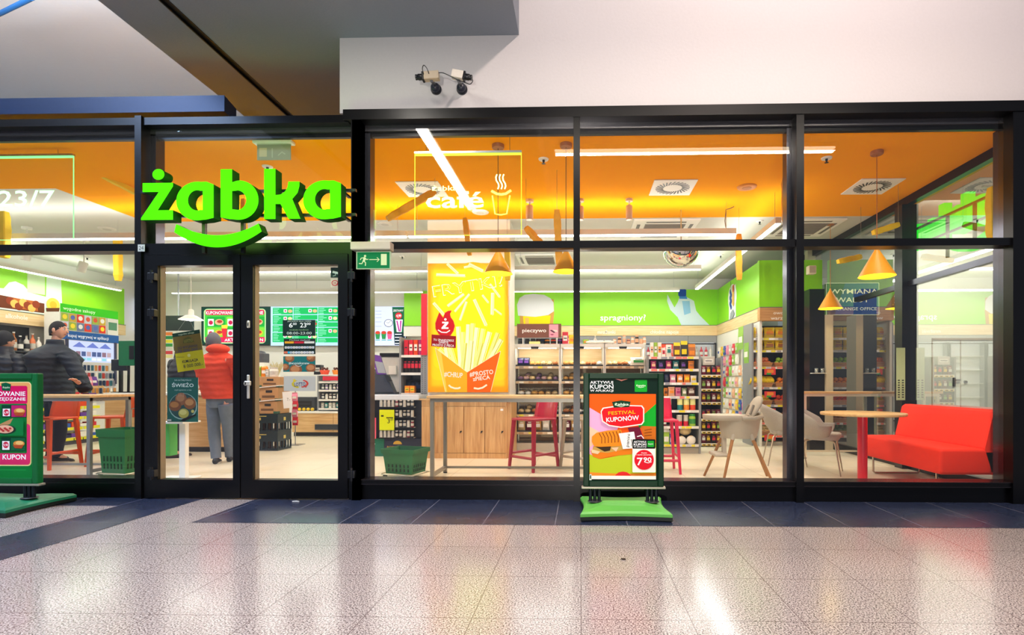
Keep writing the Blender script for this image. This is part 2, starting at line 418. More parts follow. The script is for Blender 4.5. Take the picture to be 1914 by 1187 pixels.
# head, transom and sill run the whole width; the door fills the second bay
mb = MB().m(M_FRAME)
mb.box(xfar, FX(655, 0), YF0, YF1, zt0 + .02, zt1 - .03); mb.box(FX(648, 0), XG + .3, YF0 - .03, YF1, zt0 + .03, zt1 + .005)
mb.m(mat('#77747a', .25, metal=.8)); mb.box(xfar, XG, YF1 - .05, YF1 + .10, HC + .02, zt0 + .03)
mb.m(M_FRAME); mb.box(xfar, XG, YF1 - .02, YF1 + .02, HC - .02, HC + .02)
struct('trim_head', mb)
front('trim_transom', (xfar, XG + .1, YF0, YF1, zr0, zr1))
mb = MB().m(M_FRAME)
for x0, x1 in ((xfar, xm['m1'][0]), (xm['m2'][1], XG + .3)):
    mb.box(x0, x1, YF0, YF1, FZ(1000, 904, 0), zs1); mb.box(x0, x1, -.02, YF1 - .02, .0, FZ(1000, 904, 0))
    mb.m(mat('#3f3a3e', .25, metal=.8)); mb.box(x0, x1, YF0 - .004, YF0, FZ(1000, 905.5, 0), FZ(1000, 904, 0)); mb.box(x0, x1, YF0 - .006, YF1 + .03, zs1, zs1 + .006); mb.m(M_FRAME)
struct('trim_sill', mb)
M_FLANGE = mat('#55555f', .22, metal=.9, noise=.05)
for i, (k, (x0, x1)) in enumerate(sorted(xm.items())):
    mb = MB().m(M_FRAME); mb.box(x0, x1, YF0 - .02, YF1 - .05, 0, zt1 - .02)
    mb.m(M_FLANGE)
    if k in ('m1', 'm2'): mb.box(x0 + .01, x1 + .05, YF1 - .05, YF1 + .06, 0, HC)
    elif k == 'm4': mb.box(x0 - .045, x1 - .01, YF1 - .05, YF1 + .05, 0, HC)
    elif k == 'm5': mb.box(x0 + .02, x1 + .1, YF1 - .05, YF1 + .1, 0, HC)
    else: mb.box(x0, x1, YF1 - .05, YF1 + .03, 0, HC)
    struct('trim_post', mb)
mb = MB().m(M_FRAME); mb.box(FX(664, 0), FX(679, 0), YF0 - .02, YF1, 0, zt1 - .01); struct('trim_door_post', mb)
# panes
GL = glass(.045, (.985, .995, .99)); GLD = glass(.05, (.97, .98, .98), name='door_glass')
bays = [(xfar, xm['m1'][0]), (xm['m1'][1], xm['m2'][0]), (xm['m2'][1], xm['m3'][0]), (xm['m3'][1], xm['m4'][0]), (xm['m4'][1], xm['m5'][0])]
n = 0
for i, (x0, x1) in enumerate(bays):
    for z0, z1 in ((zr1, zt0 + .03), (zs1, zr0)):
        if i == 1 and z0 == zs1: continue
        n += 1; mb = MB().m(GL); mb.add([(x0, .015, z0), (x1, .015, z0), (x1, .015, z1), (x0, .015, z1)], [(0, 1, 2, 3)]); struct('window_%d' % n, mb)
# glass side wall with a light mirror effect
GS = glass(.45, (.80, .86, .83), name='side_glass')
mb = MB().m(GS); mb.add([(XG, .1, .08), (XG, YB, .08), (XG, YB, HC), (XG, .1, HC)], [(0, 1, 2, 3)]); struct('window_side', mb)
mb = MB().m(M_FRAME); mb.box(XG - .04, XG + .08, .1, YB, HC - .10, HC + .12); struct('trim_side_head', mb)
mb = MB().m(M_FLANGE); mb.box(XG - .03, XG + .05, .1, FLOOR(1, 800)[1] * 0 + 3.2, zr0 - .02, zr1 - .02); struct('trim_side_rail', mb)
mb = MB().m(M_FRAME); mb.box(XG - .03, XG + .1, .1, YB, 0, .10); struct('trim_side_sill', mb)
for u0, u1 in ((1655, 1691), (1500, 1517)):
    z1 = (XG / ((u1 - 1085) / 1000)) - CAM_D; z0 = (XG / ((u0 - 1085) / 1000)) - CAM_D
    if u0 == 1500: mb = MB().m(mat('#d9cdb0', .5)); mb.box(XG - .12, XG + .02, z1, z1 + .12, 0, HC)
    else: mb = MB().m(M_BLACK); mb.box(XG - .10, XG + .08, z1, z1 + .16, 0, HC - .1)
    struct('trim_side_post', mb)
# ---- the double door
t = struct('door_1', MB().m(M_FRAME).box(FX(275, 0), FX(664, 0), YF0, YF1 - .02, FZ(470, 478, 0), zr0).box(FX(275, 0), FX(284, 0), YF0, YF1 - .02, .005, FZ(470, 478, 0)).box(FX(656, 0), FX(664, 0), YF0, YF1 - .02, .005, FZ(470, 478, 0)))
def leaf(u0, u1, g0, g1, hinge, n):
    x0, x1 = FX(u0, 0), FX(u1, 0); a, b = FX(g0, 0), FX(g1, 0); z0, z1, zb, zt = FZ(470, 895, 0), FZ(470, 498, 0), .012, FZ(470, 479, 0)
    mb = MB().m(M_FRAME)
    mb.box(x0, a, -.06, .03, zb, zt); mb.box(b, x1, -.06, .03, zb, zt); mb.box(a, b, -.06, .03, zb, z0); mb.box(a, b, -.06, .03, z1, zt)
    mb.m(mat('#8d7a60', .5)); mb.box(a, a + .006, -.03, .03, z0, z1)
    L = struct('door_%d' % n, mb)
    mb = MB().m(GLD); mb.add([(a, -.01, z0), (b, -.01, z0), (b, -.01, z1), (a, -.01, z1)], [(0, 1, 2, 3)]); mb.build('pane', L)
    for v in (517, 585, 885):
        mb = MB().m(M_BLACK); z = FZ(470, v, -.07); mb.box(hinge - .035, hinge + .03, -.11, -.06, z - .035, z + .035, .006); mb.tube([(hinge, -.10, z - .06), (hinge, -.10, z + .06)], .012, 10); mb.build('hinge', L)
    return L
La = leaf(285, 456, 304, 443, FX(283, -.1), 2); Lb = leaf(458, 655, 480, 637, FX(657, -.1), 3)
mb = MB().m(mat('#cfc9bb', .35, metal=.5)); x, z = FX(464, -.07), FZ(464, 723, -.07); mb.box(x - .013, x + .013, -.075, -.06, z - .11, z + .11, .006); mb.box(x - .01, x + .05, -.12, -.10, z + .01, z + .055, .008); mb.box(x - .01, x + .01, -.12, -.07, z + .02, z + .04); mb.build('handle', La)
mb = MB().m(mat('#cfc9bb', .35, metal=.5)); x, z = FX(464, -.07), FZ(464, 606, -.07); mb.box(x - .014, x + .014, -.072, -.06, z - .035, z + .035, .01); mb.m(M_BLACK); mb.box(x - .004, x + .004, -.074, -.071, z - .015, z + .012); mb.build('lock', La)
# ================================================================== SHOP LIGHTS, CEILING THINGS
ZL = 3.0
def linear_lamp(p0, p1, label, power, group='linear lamps under the shop ceiling', color=(1, .985, .93)):
    """aluminium profile with a glowing strip underneath, hung on thin wires"""
    p0, p1 = Vector(p0), Vector(p1); d = p1 - p0; L = d.length; an = math.atan2(d.y, d.x); c = (p0 + p1) / 2
    t = thing('linear_lamp', label, 'ceiling lamp', c, an, group)
    mb = MB().m(M_WHITEMET); mb.box(-L / 2, L / 2, -.035, .035, 0, .07); mb.build('housing', t)
    mb = MB().m(M_LAMP); mb.box(-L / 2 + .01, L / 2 - .01, -.028, .028, -.012, .0); mb.build('diffuser', t)
    k = max(2, int(L / 1.6)); 
    for i in range(k):
        x = -L / 2 + .12 + (L - .24) * i / (k - 1)
        mb = MB().m(M_STEEL); mb.tube([(x, 0, .07), (x, 0, HC - p0.z)], .003, 5); mb.build('wire', t)
    l = area('lamp_light', (0, 0, 0), (0, 0, 0), L, .06, power * .33, color); l.parent = t; l.location = (0, 0, -.03)
    l = area('lamp_fill_up', (0, 0, 0), (R(180), 0, 0), L, .06, power * .15, color); l.parent = t; l.location = (0, 0, .085)  # upward fill added to brighten the ceiling, not part of the fixture
    return t
def zat(u, v, Y): return FZ(u, v, Y)
Y1, Y2, Y3 = 2.07, 4.23, 6.35
linear_lamp((-9.1, Y1, ZL), (FX(262, Y1) + .2, Y1, ZL), 'white linear lamp over the tall counter with the orange stools', 60)
linear_lamp((FX(262, Y1) + .22, Y1, ZL), (FX(760, Y1), Y1, ZL), 'white linear lamp running behind the green name sign', 85)
linear_lamp((FX(760, Y1) + .02, Y1, ZL), (FX(1375, Y1), Y1, ZL), 'long white linear lamp running behind the illuminated cafe sign', 95)
linear_lamp((FX(305, Y2), Y2, ZL), (FX(800, Y2), Y2, ZL), 'middle linear lamp seen through both door leaves', 80)
linear_lamp((FX(960, Y2), Y2, ZL), (FX(1310, Y2), Y2, ZL), 'middle linear lamp just under the convex mirror', 70)
linear_lamp((FX(322, Y3), Y3, ZL), (FX(790, Y3), Y3, ZL), 'rear linear lamp above the menu screens', 60)
linear_lamp((FX(950, Y3), Y3, ZL), (FX(1270, Y3), Y3, ZL), 'rear linear lamp over the green fascia with the beer glass', 60)
xr_ = FX(1302, 6.15); linear_lamp((xr_, 6.15, ZL), (xr_, 1.6, ZL), 'linear lamp running front to back along the fruit wall', 80)
xl_ = FX(225, 6.0); linear_lamp((xl_, 6.0, ZL), (xl_, .8, ZL), 'linear lamp running front to back along the alcohol wall', 80)
# lights of the mall that mirror in the panes
M_MALLLAMP = mat('#fff6e4', em=7, noise=0)
t = thing('mall_strip_lamp', 'warm strip lamp recessed in the grey bulkhead, seen mirrored beside the cafe sign', 'ceiling lamp', (-1.98, -3.0, ZS - .02))
mb = MB().m(M_MALLLAMP); mb.box(-.08, .08, -1.7, 1.5, 0, .015); mb.build('diffuser', t)
mb = MB().m(M_WHITEMET); mb.box(-.11, -.081, -1.72, 1.52, 0, .019); mb.box(.081, .11, -1.72, 1.52, 0, .019); mb.build('frame', t)
l = area('strip_light', (0, 0, -.02), (0, 0, 0), .15, 3.1, 60, (1, .93, .82)); l.parent = t
t = thing('mall_strip_lamp', 'long warm strip lamp of the mall, mirrored as a bright line across the orange ceiling', 'ceiling lamp', (1.55, -2.45, 4.26))
mb = MB().m(mat('#ffe9c4', em=9, noise=0)); mb.box(-1.9, 1.9, -.05, .05, 0, .02); mb.build('diffuser', t)
mb = MB().m(M_WHITEMET); mb.box(-1.92, 1.92, -.055, .055, .021, .08); mb.build('housing', t)
for x in (-1.6, 1.6): MB().m(M_STEEL).tube([(x, 0, .08), (x, 0, 2.72)], .004, 5).build('wire', t)
l = area('strip_light', (0, 0, -.03), (0, 0, 0), 3.8, .1, 70, (1, .9, .75)); l.parent = t

def on_ceiling(u, v): zc = (HC - CAM_H) / ((PY0 - v) / FPX); xc = (u - PX0) / FPX * zc; c, s = math.cos(YAW), math.sin(YAW); return (xc * c - zc * s, xc * s + zc * c - CAM_D)
# pendants
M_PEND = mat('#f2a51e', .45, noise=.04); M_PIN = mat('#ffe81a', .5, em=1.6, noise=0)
def pendant(u, v, uc, vc, wpx, label, cord='#3a2a18'):
    X, Y = on_ceiling(uc, vc); z = FZ(u, v, Y); r = wpx / 2 / FPX * DZ(u, Y); x = FX(u, Y)
    t = thing('pendant_lamp', label, 'pendant lamp', (x, Y, z), 0, 'yellow cone pendant lamps')
    h = r * 1.66
    mb = MB().m(M_PEND); N = 28
    ro = [[(rr * math.cos(2 * PI * k / N), rr * math.sin(2 * PI * k / N), hh) for k in range(N)] for rr, hh in ((r, 0), (.012, h), (.01, h + .02))]
    mb.ring(ro, True, False); mb.build('lamp_shade', t)
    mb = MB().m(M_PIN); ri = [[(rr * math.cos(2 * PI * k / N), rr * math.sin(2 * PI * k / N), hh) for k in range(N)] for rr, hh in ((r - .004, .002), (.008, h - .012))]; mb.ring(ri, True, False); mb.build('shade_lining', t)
    mb = MB().m(M_LAMP); mb.ball((0, 0, h * .42), .028); mb.build('bulb', t)
    mb = MB().m(mat(cord, .6)); mb.tube([(0, 0, h), (0, 0, HC - z - .02)], .0035, 6); mb.build('cord', t)
    mb = MB().m(mat('#a8673a', .5)); mb.lathe([(.055, -.035), (.06, -.03), (.06, 0)], 0, 0, HC - z, 20); mb.build('ceiling_rose', t)
    l = bpy.data.lights.new('pendant_light', 'POINT'); l.energy = 6; l.color = (1, .8, .35); l.shadow_soft_size = .03
    lo = bpy.data.objects.new('pendant_light', l); COL.objects.link(lo); lo.parent = t; lo.location = (0, 0, h * .3)
    return t
pendant(931, 512, 929, 271, 54, 'yellow cone pendant lamp in front of the FRYTKI light box')
pendant(1058, 508, 1058, 269, 50, 'yellow cone pendant lamp over the tall table with the red stool')
pendant(1639, 517, 1637, 283, 64, 'larger yellow cone pendant lamp above the red sofa', '#a5551a')
pendant(1552, 577, 1549, 416, 42, 'yellow cone pendant lamp hanging over the exchange office sign', '#c98a20')

# giant hanging french fries
M_FRY = mat('#e8a216', .6, noise=.22, scale=14, bump=.25); M_FRYB = mat('#ffd21a', .6, noise=.12, scale=10, bump=.2)
def fry(u0, v0, u1, v1, Y, wpx, label, bright=False, dy=0.0, wires=True, kin=0.0):
    a = Vector(PT(u0, v0, Y)); b = Vector(PT(u1, v1, Y + dy)); w2 = wpx / 2 / FPX * DZ(u0, Y)
    c = (a + b) / 2; t = thing('hanging_fry', label, 'ceiling decoration', c, 0, 'giant french fries hung from the ceiling')
    d = b - a; L = d.length; q = d.to_track_quat('Z', 'Y').to_matrix().to_4x4()
    bmx = bmesh.new(); N = 9; rings = []
    for i in range(N):
        f = i / (N - 1) - .5; e = .72 if i in (0, N - 1) else (1 + .07 * math.sin(i * 1.9 + u0))
        off = kin * math.sin((f + .5) * PI) * L
        rings.append([q @ Vector((sx * w2 * e + off, sy * w2 * e, f * L)) for sx, sy in ((-.8, -1), (.8, -1), (1, -.8), (1, .8), (.8, 1), (-.8, 1), (-1, .8), (-1, -.8))])
    bmx.free()
    mb = MB().m(M_FRYB if bright else M_FRY); mb.ring(rings, False, True); mb.build('fry_stick', t)
    if wires:
        mb = MB().m(M_STEEL)
        top = a if a.z > b.z else b; pp = top - c; mb.tube([pp + Vector((0, 0, -.01)), Vector((pp.x, pp.y, HC - c.z))], .0018, 4)
        mb.build('thread', t)
    return t
fry(724, 409, 813, 358, .9, 13, 'brown slanting fry hung under the round ceiling vent beside the cafe sign', dy=.25)
fry(869, 408, 878, 477, 1.7, 10, 'upright fry hung below the word cafe')
fry(983, 425, 1016, 462, 1.2, 11, 'slanting fry between the cafe sign and the cone lamps', dy=.2)
fry(1041, 393, 1046, 508, .95, 13, 'long upright fry close beside the cone lamp over the tall table')
fry(948, 452, 949, 524, 1.6, 11, 'bright yellow upright fry overlapping the top corner of the FRYTKI light box', True)
fry(1381, 438, 1382, 523, 2.3, 10, 'upright fry in front of the green board with the muesli bowl', kin=.03)
fry(1470, 330, 1471, 419, 1.1, 15, 'dark orange upright fry by the window post, above the transom')
fry(1474, 491, 1474, 567, 1.5, 11, 'yellow upright fry by the window post, above the fruit and vegetable shelf', True)
fry(1856, 350, 1858, 450, .5, 19, 'bright yellow upright fry in front of the mirrored green sign', True)
fry(1632, 435, 1679, 420, 1.4, 11, 'yellow nearly level fry under the glass wall beam', True, dy=.1)
fry(1566, 489, 1609, 480, 2.2, 10, 'small yellow level fry just below the transom', True, dy=.1)
fry(220, 440, 221, 525, 2.6, 11, 'yellow upright fry beside the door bay in front of the white wall', True)
fry(8, 396, 9, 482, 1.9, 14, 'yellow upright fry under the opening hours panel', True)
fry(455, 372, 457, 446, 1.6, 9, 'upright fry seen through the letter b of the green sign')
fry(164, 313, 262, 364, .9, 10, 'thin pale yellow fry sloping down towards the green name sign', True, dy=.5)

# ceiling vents with a ring of slots
def vent(u, v, label):
    X, Y = on_ceiling(u, v); t = thing('ceiling_vent', label, 'air vent', (X, Y, HC), 0, 'square swirl vents in the orange ceiling')
    h = .25; mb = MB().m(M_WHITE); mb.box(-h, h, -h, h, -.012, -.0005, .003, 1); mb.build('plate', t)
    mb = MB().m(M_BLACK)
    for i in range(26):
        a = 2 * PI * i / 26; M = Matrix.Rotation(a, 4, 'Z') @ Matrix.Translation((.155, 0, -.0135)) @ Matrix.Rotation(R(28), 4, 'Z')
        mb.box(-.05, .05, -.008, .008, -.001, .001, 0, M=M)
    mb.build('slots', t)
vent(1257, 350, 'square swirl vent in the orange ceiling between two window posts')
vent(1630, 348, 'square swirl vent in the orange ceiling beside the glass wall beam')
vent(790, 353, 'square swirl vent behind the word cafe')
# spotlights
def spot(u, v0, v1, wpx, Y, label, tilt=0.0, col_='#d9b9a4'):
    z = FZ(u, v1, Y); x = FX(u, Y); r = wpx / 2 / FPX * DZ(u, Y); H = FZ(u, v0, Y) - z
    t = thing('ceiling_spotlight', label, 'spotlight', (x, Y, z), 0, 'cylinder spotlights')
    M = Matrix.Translation((0, 0, H)) @ Matrix.Rotation(tilt, 4, 'Y') @ Matrix.Translation((0, 0, -H))
    mb = MB().m(mat(col_, .45)); mb.lathe([(r * .9, 0), (r, .01), (r, H - .01), (r * .8, H)], 0, 0, 0, 18, M); mb.build('can', t)
    mb = MB().m(M_WHITEMET); mb.tube([(0, 0, H), (0, 0, HC - z)], .009, 8); mb.build('stem', t)
    mb = MB().m(mat(col_, .45)); mb.lathe([(r * 1.1, 0), (r * 1.15, .03)], 0, 0, HC - z - .03, 18); mb.build('mount', t)
spot(990, 384, 411, 13, 1.9, 'cylinder spotlight between the cafe sign and the window post')
spot(1085, 386, 411, 12, 1.9, 'cylinder spotlight half hidden behind the window post')
spot(1176, 384, 411, 12, 1.9, 'cylinder spotlight between the two window posts')
spot(50, 470, 487, 14, 2.9, 'white cylinder spotlight above the liquor picture', R(10), '#f0eee8')
spot(157, 490, 509, 14, 3.6, 'white cylinder spotlight beside the yellow upright fry', R(20), '#f0eee8')
# sprinklers, smoke detector discs
def sprinkler(u, v, label):
    X, Y = on_ceiling(u, v); t = thing('sprinkler_head', label, 'sprinkler', (X, Y, HC), 0, 'ceiling sprinklers')
    MB().m(M_WHITE).lathe([(.05, -.012), (.055, -.001)], 0, 0, 0, 16).build('plate', t)
    MB().m(M_BLACK).lathe([(.022, -.05), (.006, -.045), (.012, -.03), (.014, -.013)], 0, 0, 0, 10).build('nozzle', t)
for u, v, l in ((1016, 297, 'sprinkler beside the bright mirrored lamp line'), (1545, 295, 'sprinkler above the vent near the glass wall'), (500, 311, 'sprinkler under the hanging grey exit panel'),
                (1420, 413, 'sprinkler on the white ceiling past the loose cable'), (752, 479, 'sprinkler left of the light box pillar over the rack'), (540, 497, 'sprinkler seen in the upper part of the door pane'),
                (1347, 477, 'sprinkler beside the convex mirror'), (163, 481, 'sprinkler above the tilted white spotlight')): sprinkler(u, v, l)
for u, v, l in ((1396, 349, 'orange round speaker grille in the orange ceiling'), (898, 396, 'pale round detector under the word cafe'), (200, 427, 'pale round detector above the long lamp by the green sign'), (720, 418, 'pale round detector by the door post')):
    X, Y = on_ceiling(u, v); t = thing('ceiling_detector', l, 'detector', (X, Y, HC)); MB().m(mat('#e08a1a' if u == 1396 else '#dad6cc', .5)).lathe([(.09, -.018), (.11, -.012), (.115, -.0005)], 0, 0, 0, 24).build('disc', t)
    MB().m(mat('#c47412' if u == 1396 else '#c4c0b6', .5)).lathe([(.05, -.022), (.055, -.0185)], 0, 0, 0, 20).build('grille', t)
# cassette air conditioners
def cassette(u, v, w, label):
    X, Y = on_ceiling(u, v); t = thing('air_conditioner', label, 'air conditioner', (X, Y, HC), 0, 'ceiling cassettes'); h = w / 2
    MB().m(M_WHITE).box(-h, h, -h, h, -.03, -.0005, .01).build('panel', t)
    mb = MB().m(mat('#9a938c', .6)); mb.box(-h * .62, h * .62, -h * .62, h * .62, -.036, -.031)
    mb.m(mat('#7d7670', .6))
    for i in range(14): y = -h * .58 + h * 1.16 * i / 13; mb.box(-h * .6, h * .6, y - .006, y + .006, -.04, -.037)
    mb.build('grille', t)
    for s, r_ in ((0, 0), (1, PI / 2), (2, PI), (3, -PI / 2)):
        M = Matrix.Rotation(r_, 4, 'Z'); MB().m(mat('#6f6a66', .5)).box(-h * .6, h * .6, h * .76, h * .86, -.034, -.031, 0, M=M).build('air_slot', t)
cassette(1238, 426, .95, 'ceiling air conditioner over the middle shelves'); cassette(1010, 484, .85, 'ceiling air conditioner beside the cone lamps'); cassette(1500, 424, .9, 'ceiling air conditioner by the glass wall')
# cable dropping to the long lamp
t = MB().m(mat('#5a4a3a', .6)); X, Y = on_ceiling(1355, 385); z1 = ZL + .07
t.tube([(FX(1372, Y), Y, HC - .01), (FX(1366, Y), Y, HC - .03), (FX(1357, Y), Y, HC - .05), (FX(1355, Y), Y, HC - .2), (FX(1357, Y1), Y1, z1)], .006, 6)
tag(t.build('power_cable'), 'thin brown cable drooping from the orange ceiling to the long lamp', 'cable')

# grey translucent exit panel hung from the ceiling
X, Y = on_ceiling(512, 264); t = thing('exit_panel_lamp', 'grey see-through emergency exit panel hung from the orange ceiling', 'exit sign', (FX(512, Y), Y, HC))
MB().m(M_WHITEMET).box(-.19, .19, -.04, .04, -.03, -.001, .004, 1).build('housing', t)
zb = FZ(512, 299, Y) - HC
art = Art(481, 270, 543, 298, .33, -.031 - zb); art.rect(481, 270, 543, 298, '#8f8c74'); art.rect(485, 276, 499, 292, '#b9a882'); art.rect(508, 277, 510, 294, '#a9a68c'); art.stroke([(520, 290), (527, 284), (533, 288)], 2, '#a9a68c'); art.build('panel', t, (0, 0, zb))
mb = MB().m(mat('#8f8c74', .5)); mb.box(-.165, .165, .0005, .006, zb, -.031); mb.build('panel_back', t)

# convex mirror dome
X, Y = FX(1273, 2.35), 2.35; z = FZ(1273, 467, Y); r = 34 / FPX * DZ(1273, Y)
t = thing('convex_mirror', 'convex mirror dome under the ceiling reflecting the shelves', 'mirror', (X, Y, z))
prof = [(r * math.sin(a), -r * .95 * math.cos(a)) for a in [PI / 2 * i / 12 + .02 for i in range(12)]] + [(r, 0)]
MB().m(mat('#e8ece8', .03, metal=1, noise=0)).lathe(prof, 0, 0, 0, 36).build('mirror_dome', t)
MB().m(mat('#3a3f3c', .4)).lathe([(r, 0), (r * 1.04, .0), (r * 1.04, .03), (r * .3, .04)], 0, 0, 0, 36).build('rim', t)
MB().m(M_STEEL).tube([(0, 0, .04), (0, 0, HC - z)], .008, 8).build('stem', t)

# ================================================================== SIGNS ON THE FRONT
M_SIGN = mat('#4dff00', em=.80, noise=0, spec=.05, rough=.8); M_SIGNS = mat('#064208', .6, noise=.05, spec=.1)
def letters_loops():
    L = {}
    L['z'] = [[(48, 612), (292, 612), (292, 640), (170, 827), (292, 827), (292, 903), (35, 903), (35, 888), (178, 683), (48, 683)]]
    L['dot'] = [arc(175, 545, 48, 43, 0, 345, 23)]
    def a(dx): return [[(617 + dx, 628), (617 + dx, 890)] + [(560 + dx, 903)] + arc(488 + dx, 757, 170, 152, 80, 280, 22) + [(560 + dx, 606)],
                       [(530 + dx, 676), (530 + dx, 828)] + arc(487 + dx, 752, 75, 80, 70, 290, 16)]
    L['a'] = a(0)
    L['b'] = [[(673, 510), (765, 510), (765, 612), (800, 602)] + arc(820, 753, 155, 154, -88, 98, 20) + [(740, 900), (673, 886)],
              [(765, 682), (765, 824)] + arc(800, 753, 78, 78, 80, -80, 14)]
    L['k'] = [[(1020, 510), (1110, 510), (1110, 716), (1150, 712)] + [(1185, 690), (1206, 655), (1212, 612), (1300, 612), (1299, 650), (1285, 700), (1243, 748), (1308, 903), (1214, 903), (1150, 786), (1110, 786), (1110, 903), (1020, 903)]]
    L['a2'] = a(1011)
    up = [(318 + (975 - 318) * t, 937 + 90 * (1 - (2 * t - 1) ** 2)) for t in [i / 20 for i in range(21)]]
    lo = [(302 + (1000 - 302) * t, 1000 + 122 * (1 - (2 * t - 1) ** 2)) for t in [i / 20 for i in range(20, -1, -1)]]
    L['smile'] = [up + lo]
    return L
def big_sign(t, k, depth, face, side):
    """k converts zoom pixels to metres about the sign centre (840, 760); local x right, z up, faces -Y"""
    M = Matrix.Rotation(R(90), 4, 'X')
    for n, lp in letters_loops().items():
        P = [[((x - 840) * k, (760 - y) * k) for x, y in l] for l in lp]
        vs, fs = shape_geo(P, depth / 2)
        mb = MB(); bmx = bmesh.new(); bv = [bmx.verts.new(M @ v) for v in vs]
        for f in fs:
            try: bmx.faces.new([bv[i] for i in f])
            except ValueError: pass
        bmx.normal_update(); bmx.verts.index_update()
        for f in bmx.faces:
            isf = abs(f.normal.y) > .7 and f.calc_center_median().y < 0
            mb.m(face if isf else side); mb.add([v.co.copy() for v in f.verts], [tuple(range(len(f.verts)))])
        bmx.free(); mb.build('smile' if n == 'smile' else 'letter', t)
Ysn = -.30; kk = (1 / 4.238) / FPX * DZ(460, Ysn)
uc, vc = 260 + 840 / 4.238, 200 + 760 / 4.238
t = thing('shop_name_sign', 'glowing lime green shop name in solid letters with a smile underneath, above the door', 'shop sign', PT(uc, vc, Ysn))
big_sign(t, kk, .10, M_SIGN, M_SIGNS)
mb = MB().m(M_BLACK)
for v in (360, 405): z = FZ(460, v, -.2) - FZ(uc, vc, Ysn); mb.box(FX(270, -.2) - t.location.x, FX(668, -.2) - t.location.x, .06, .09, z - .012, z + .012)
for u in (386, 458): x = FX(u, -.2) - t.location.x; mb.box(x - .014, x + .014, .06, .09, -.42, -.1)
for u in (305, 640): x = FX(u, -.2) - t.location.x; mb.box(x - .012, x + .012, .09, .25, FZ(460, 360, -.2) - t.location.z - .01, FZ(460, 360, -.2) - t.location.z + .01); mb.box(x - .012, x + .012, .09, .25, FZ(460, 405, -.2) - t.location.z - .01, FZ(460, 405, -.2) - t.location.z + .01)
mb.build('mounting_rails', t)
l = area('sign_light', (0, -.3, 0), (R(90), 0, 0), 1.6, .5, 8, (.4, 1, .1)); l.parent = t
# second name sign outside the glass side wall, seen from behind
Ya = 0.45; k2 = kk * 1.0
t = thing('shop_name_sign', 'second green shop name outside the glass side wall, seen from behind', 'shop sign', (XG + .42, 1.62, 3.02))
t.rotation_euler = (0, 0, R(90))
big_sign(t, k2 * 1.02, .10, M_SIGN, mat('#10d020', em=1.7, noise=0))
mb = MB().m(M_BLACK)
for z in (.10, -.12): mb.box(-.95, .95, .06, .09, z - .012, z + .012)
for x in (-.35, .1): mb.box(x - .014, x + .014, .06, .09, -.42, .1)
for x in (-.85, .85): mb.box(x - .012, x + .012, .09, .36, .09, .11)
mb.build('mounting_rails', t)

# edge-lit acrylic panels hung behind the panes
def acrylic(u0, v0, u1, v1, Y, name, label, col_, fn, edge='#d8ff30'):
    x0, x1 = FX(u0, Y), FX(u1, Y); z1, z0 = FZ((u0 + u1) / 2, v0, Y), FZ((u0 + u1) / 2, v1, Y)
    t = thing(name, label, 'illuminated sign', ((x0 + x1) / 2, Y, z0)); w = x1 - x0; h = z1 - z0
    M_E = mat(edge, em=1.4, noise=0)
    mb = MB().m(glass(.02, (.97, 1, .97), name='acrylic')); mb.add([(-w / 2, 0, 0), (w / 2, 0, 0), (w / 2, 0, h), (-w / 2, 0, h)], [(0, 1, 2, 3)]); mb.build('acrylic_sheet', t)
    mb = MB().m(M_E); mb.box(-w / 2, -w / 2 + .005, -.003, .003, 0, h); mb.box(w / 2 - .005, w / 2, -.003, .003, 0, h); mb.box(-w / 2, w / 2, -.003, .003, 0, .004); mb.box(-w / 2, w / 2, -.004, .004, h - .018, h); mb.build('lit_edge', t)
    mb = MB().m(M_STEEL); mb.box(-w / 2, w / 2, -.015, .015, h, h + .02); mb.build('top_rail', t)
    for x in (-w * .39, w * .39): MB().m(M_BLACK).tube([(x, 0, h + .02), (x, 0, HC - z0)], .002, 4).build('wire', t)
    art = Art(u0, v0, u1, v1, w, h, em=2.2); fn(art); art.build('lit_print', t, (0, -.004, 0))
    return t
def cafe(a):
    a.text('żabka', 808, 855, 356, 347, '#dcf59a', .03); a.text('café', 796, 905, 388, 358, '#e9ffb0', .05)
    cx = lambda x: 660 + x / 4.238; cy = lambda y: 200 + y / 4.238
    a.stroke([(cx(1104), cy(705)), (cx(1126), cy(850)), (cx(1170), cy(858)), (cx(1218), cy(850)), (cx(1243), cy(705))], 2.4, '#f2ff5a')
    a.stroke([(cx(1097), cy(668)), (cx(1140), cy(692)), (cx(1175), cy(697)), (cx(1210), cy(692)), (cx(1252), cy(665))], 4.4, '#f2ff5a')
    for d in (0, 27, 54): a.stroke([(cx(1146 + d) - 1, cy(538)), (cx(1133 + d), cy(560)), (cx(1136 + d), cy(585)), (cx(1152 + d), cy(612)), (cx(1156 + d), cy(632)), (cx(1148 + d), cy(655))], 2.6, '#e9ffb0')
acrylic(775, 287, 975, 440, .15, 'cafe_sign', 'edge-lit clear panel reading cafe with a steaming cup', '#e', cafe)
acrylic(-130, 293, 138, 449, .30, 'opening_hours_sign', 'green edge-lit clear panel ending in 23/7', '#e', lambda a: a.text('6–23/7', -62, 103, 386, 357, '#a8f5ae', .035), '#7dff8a')

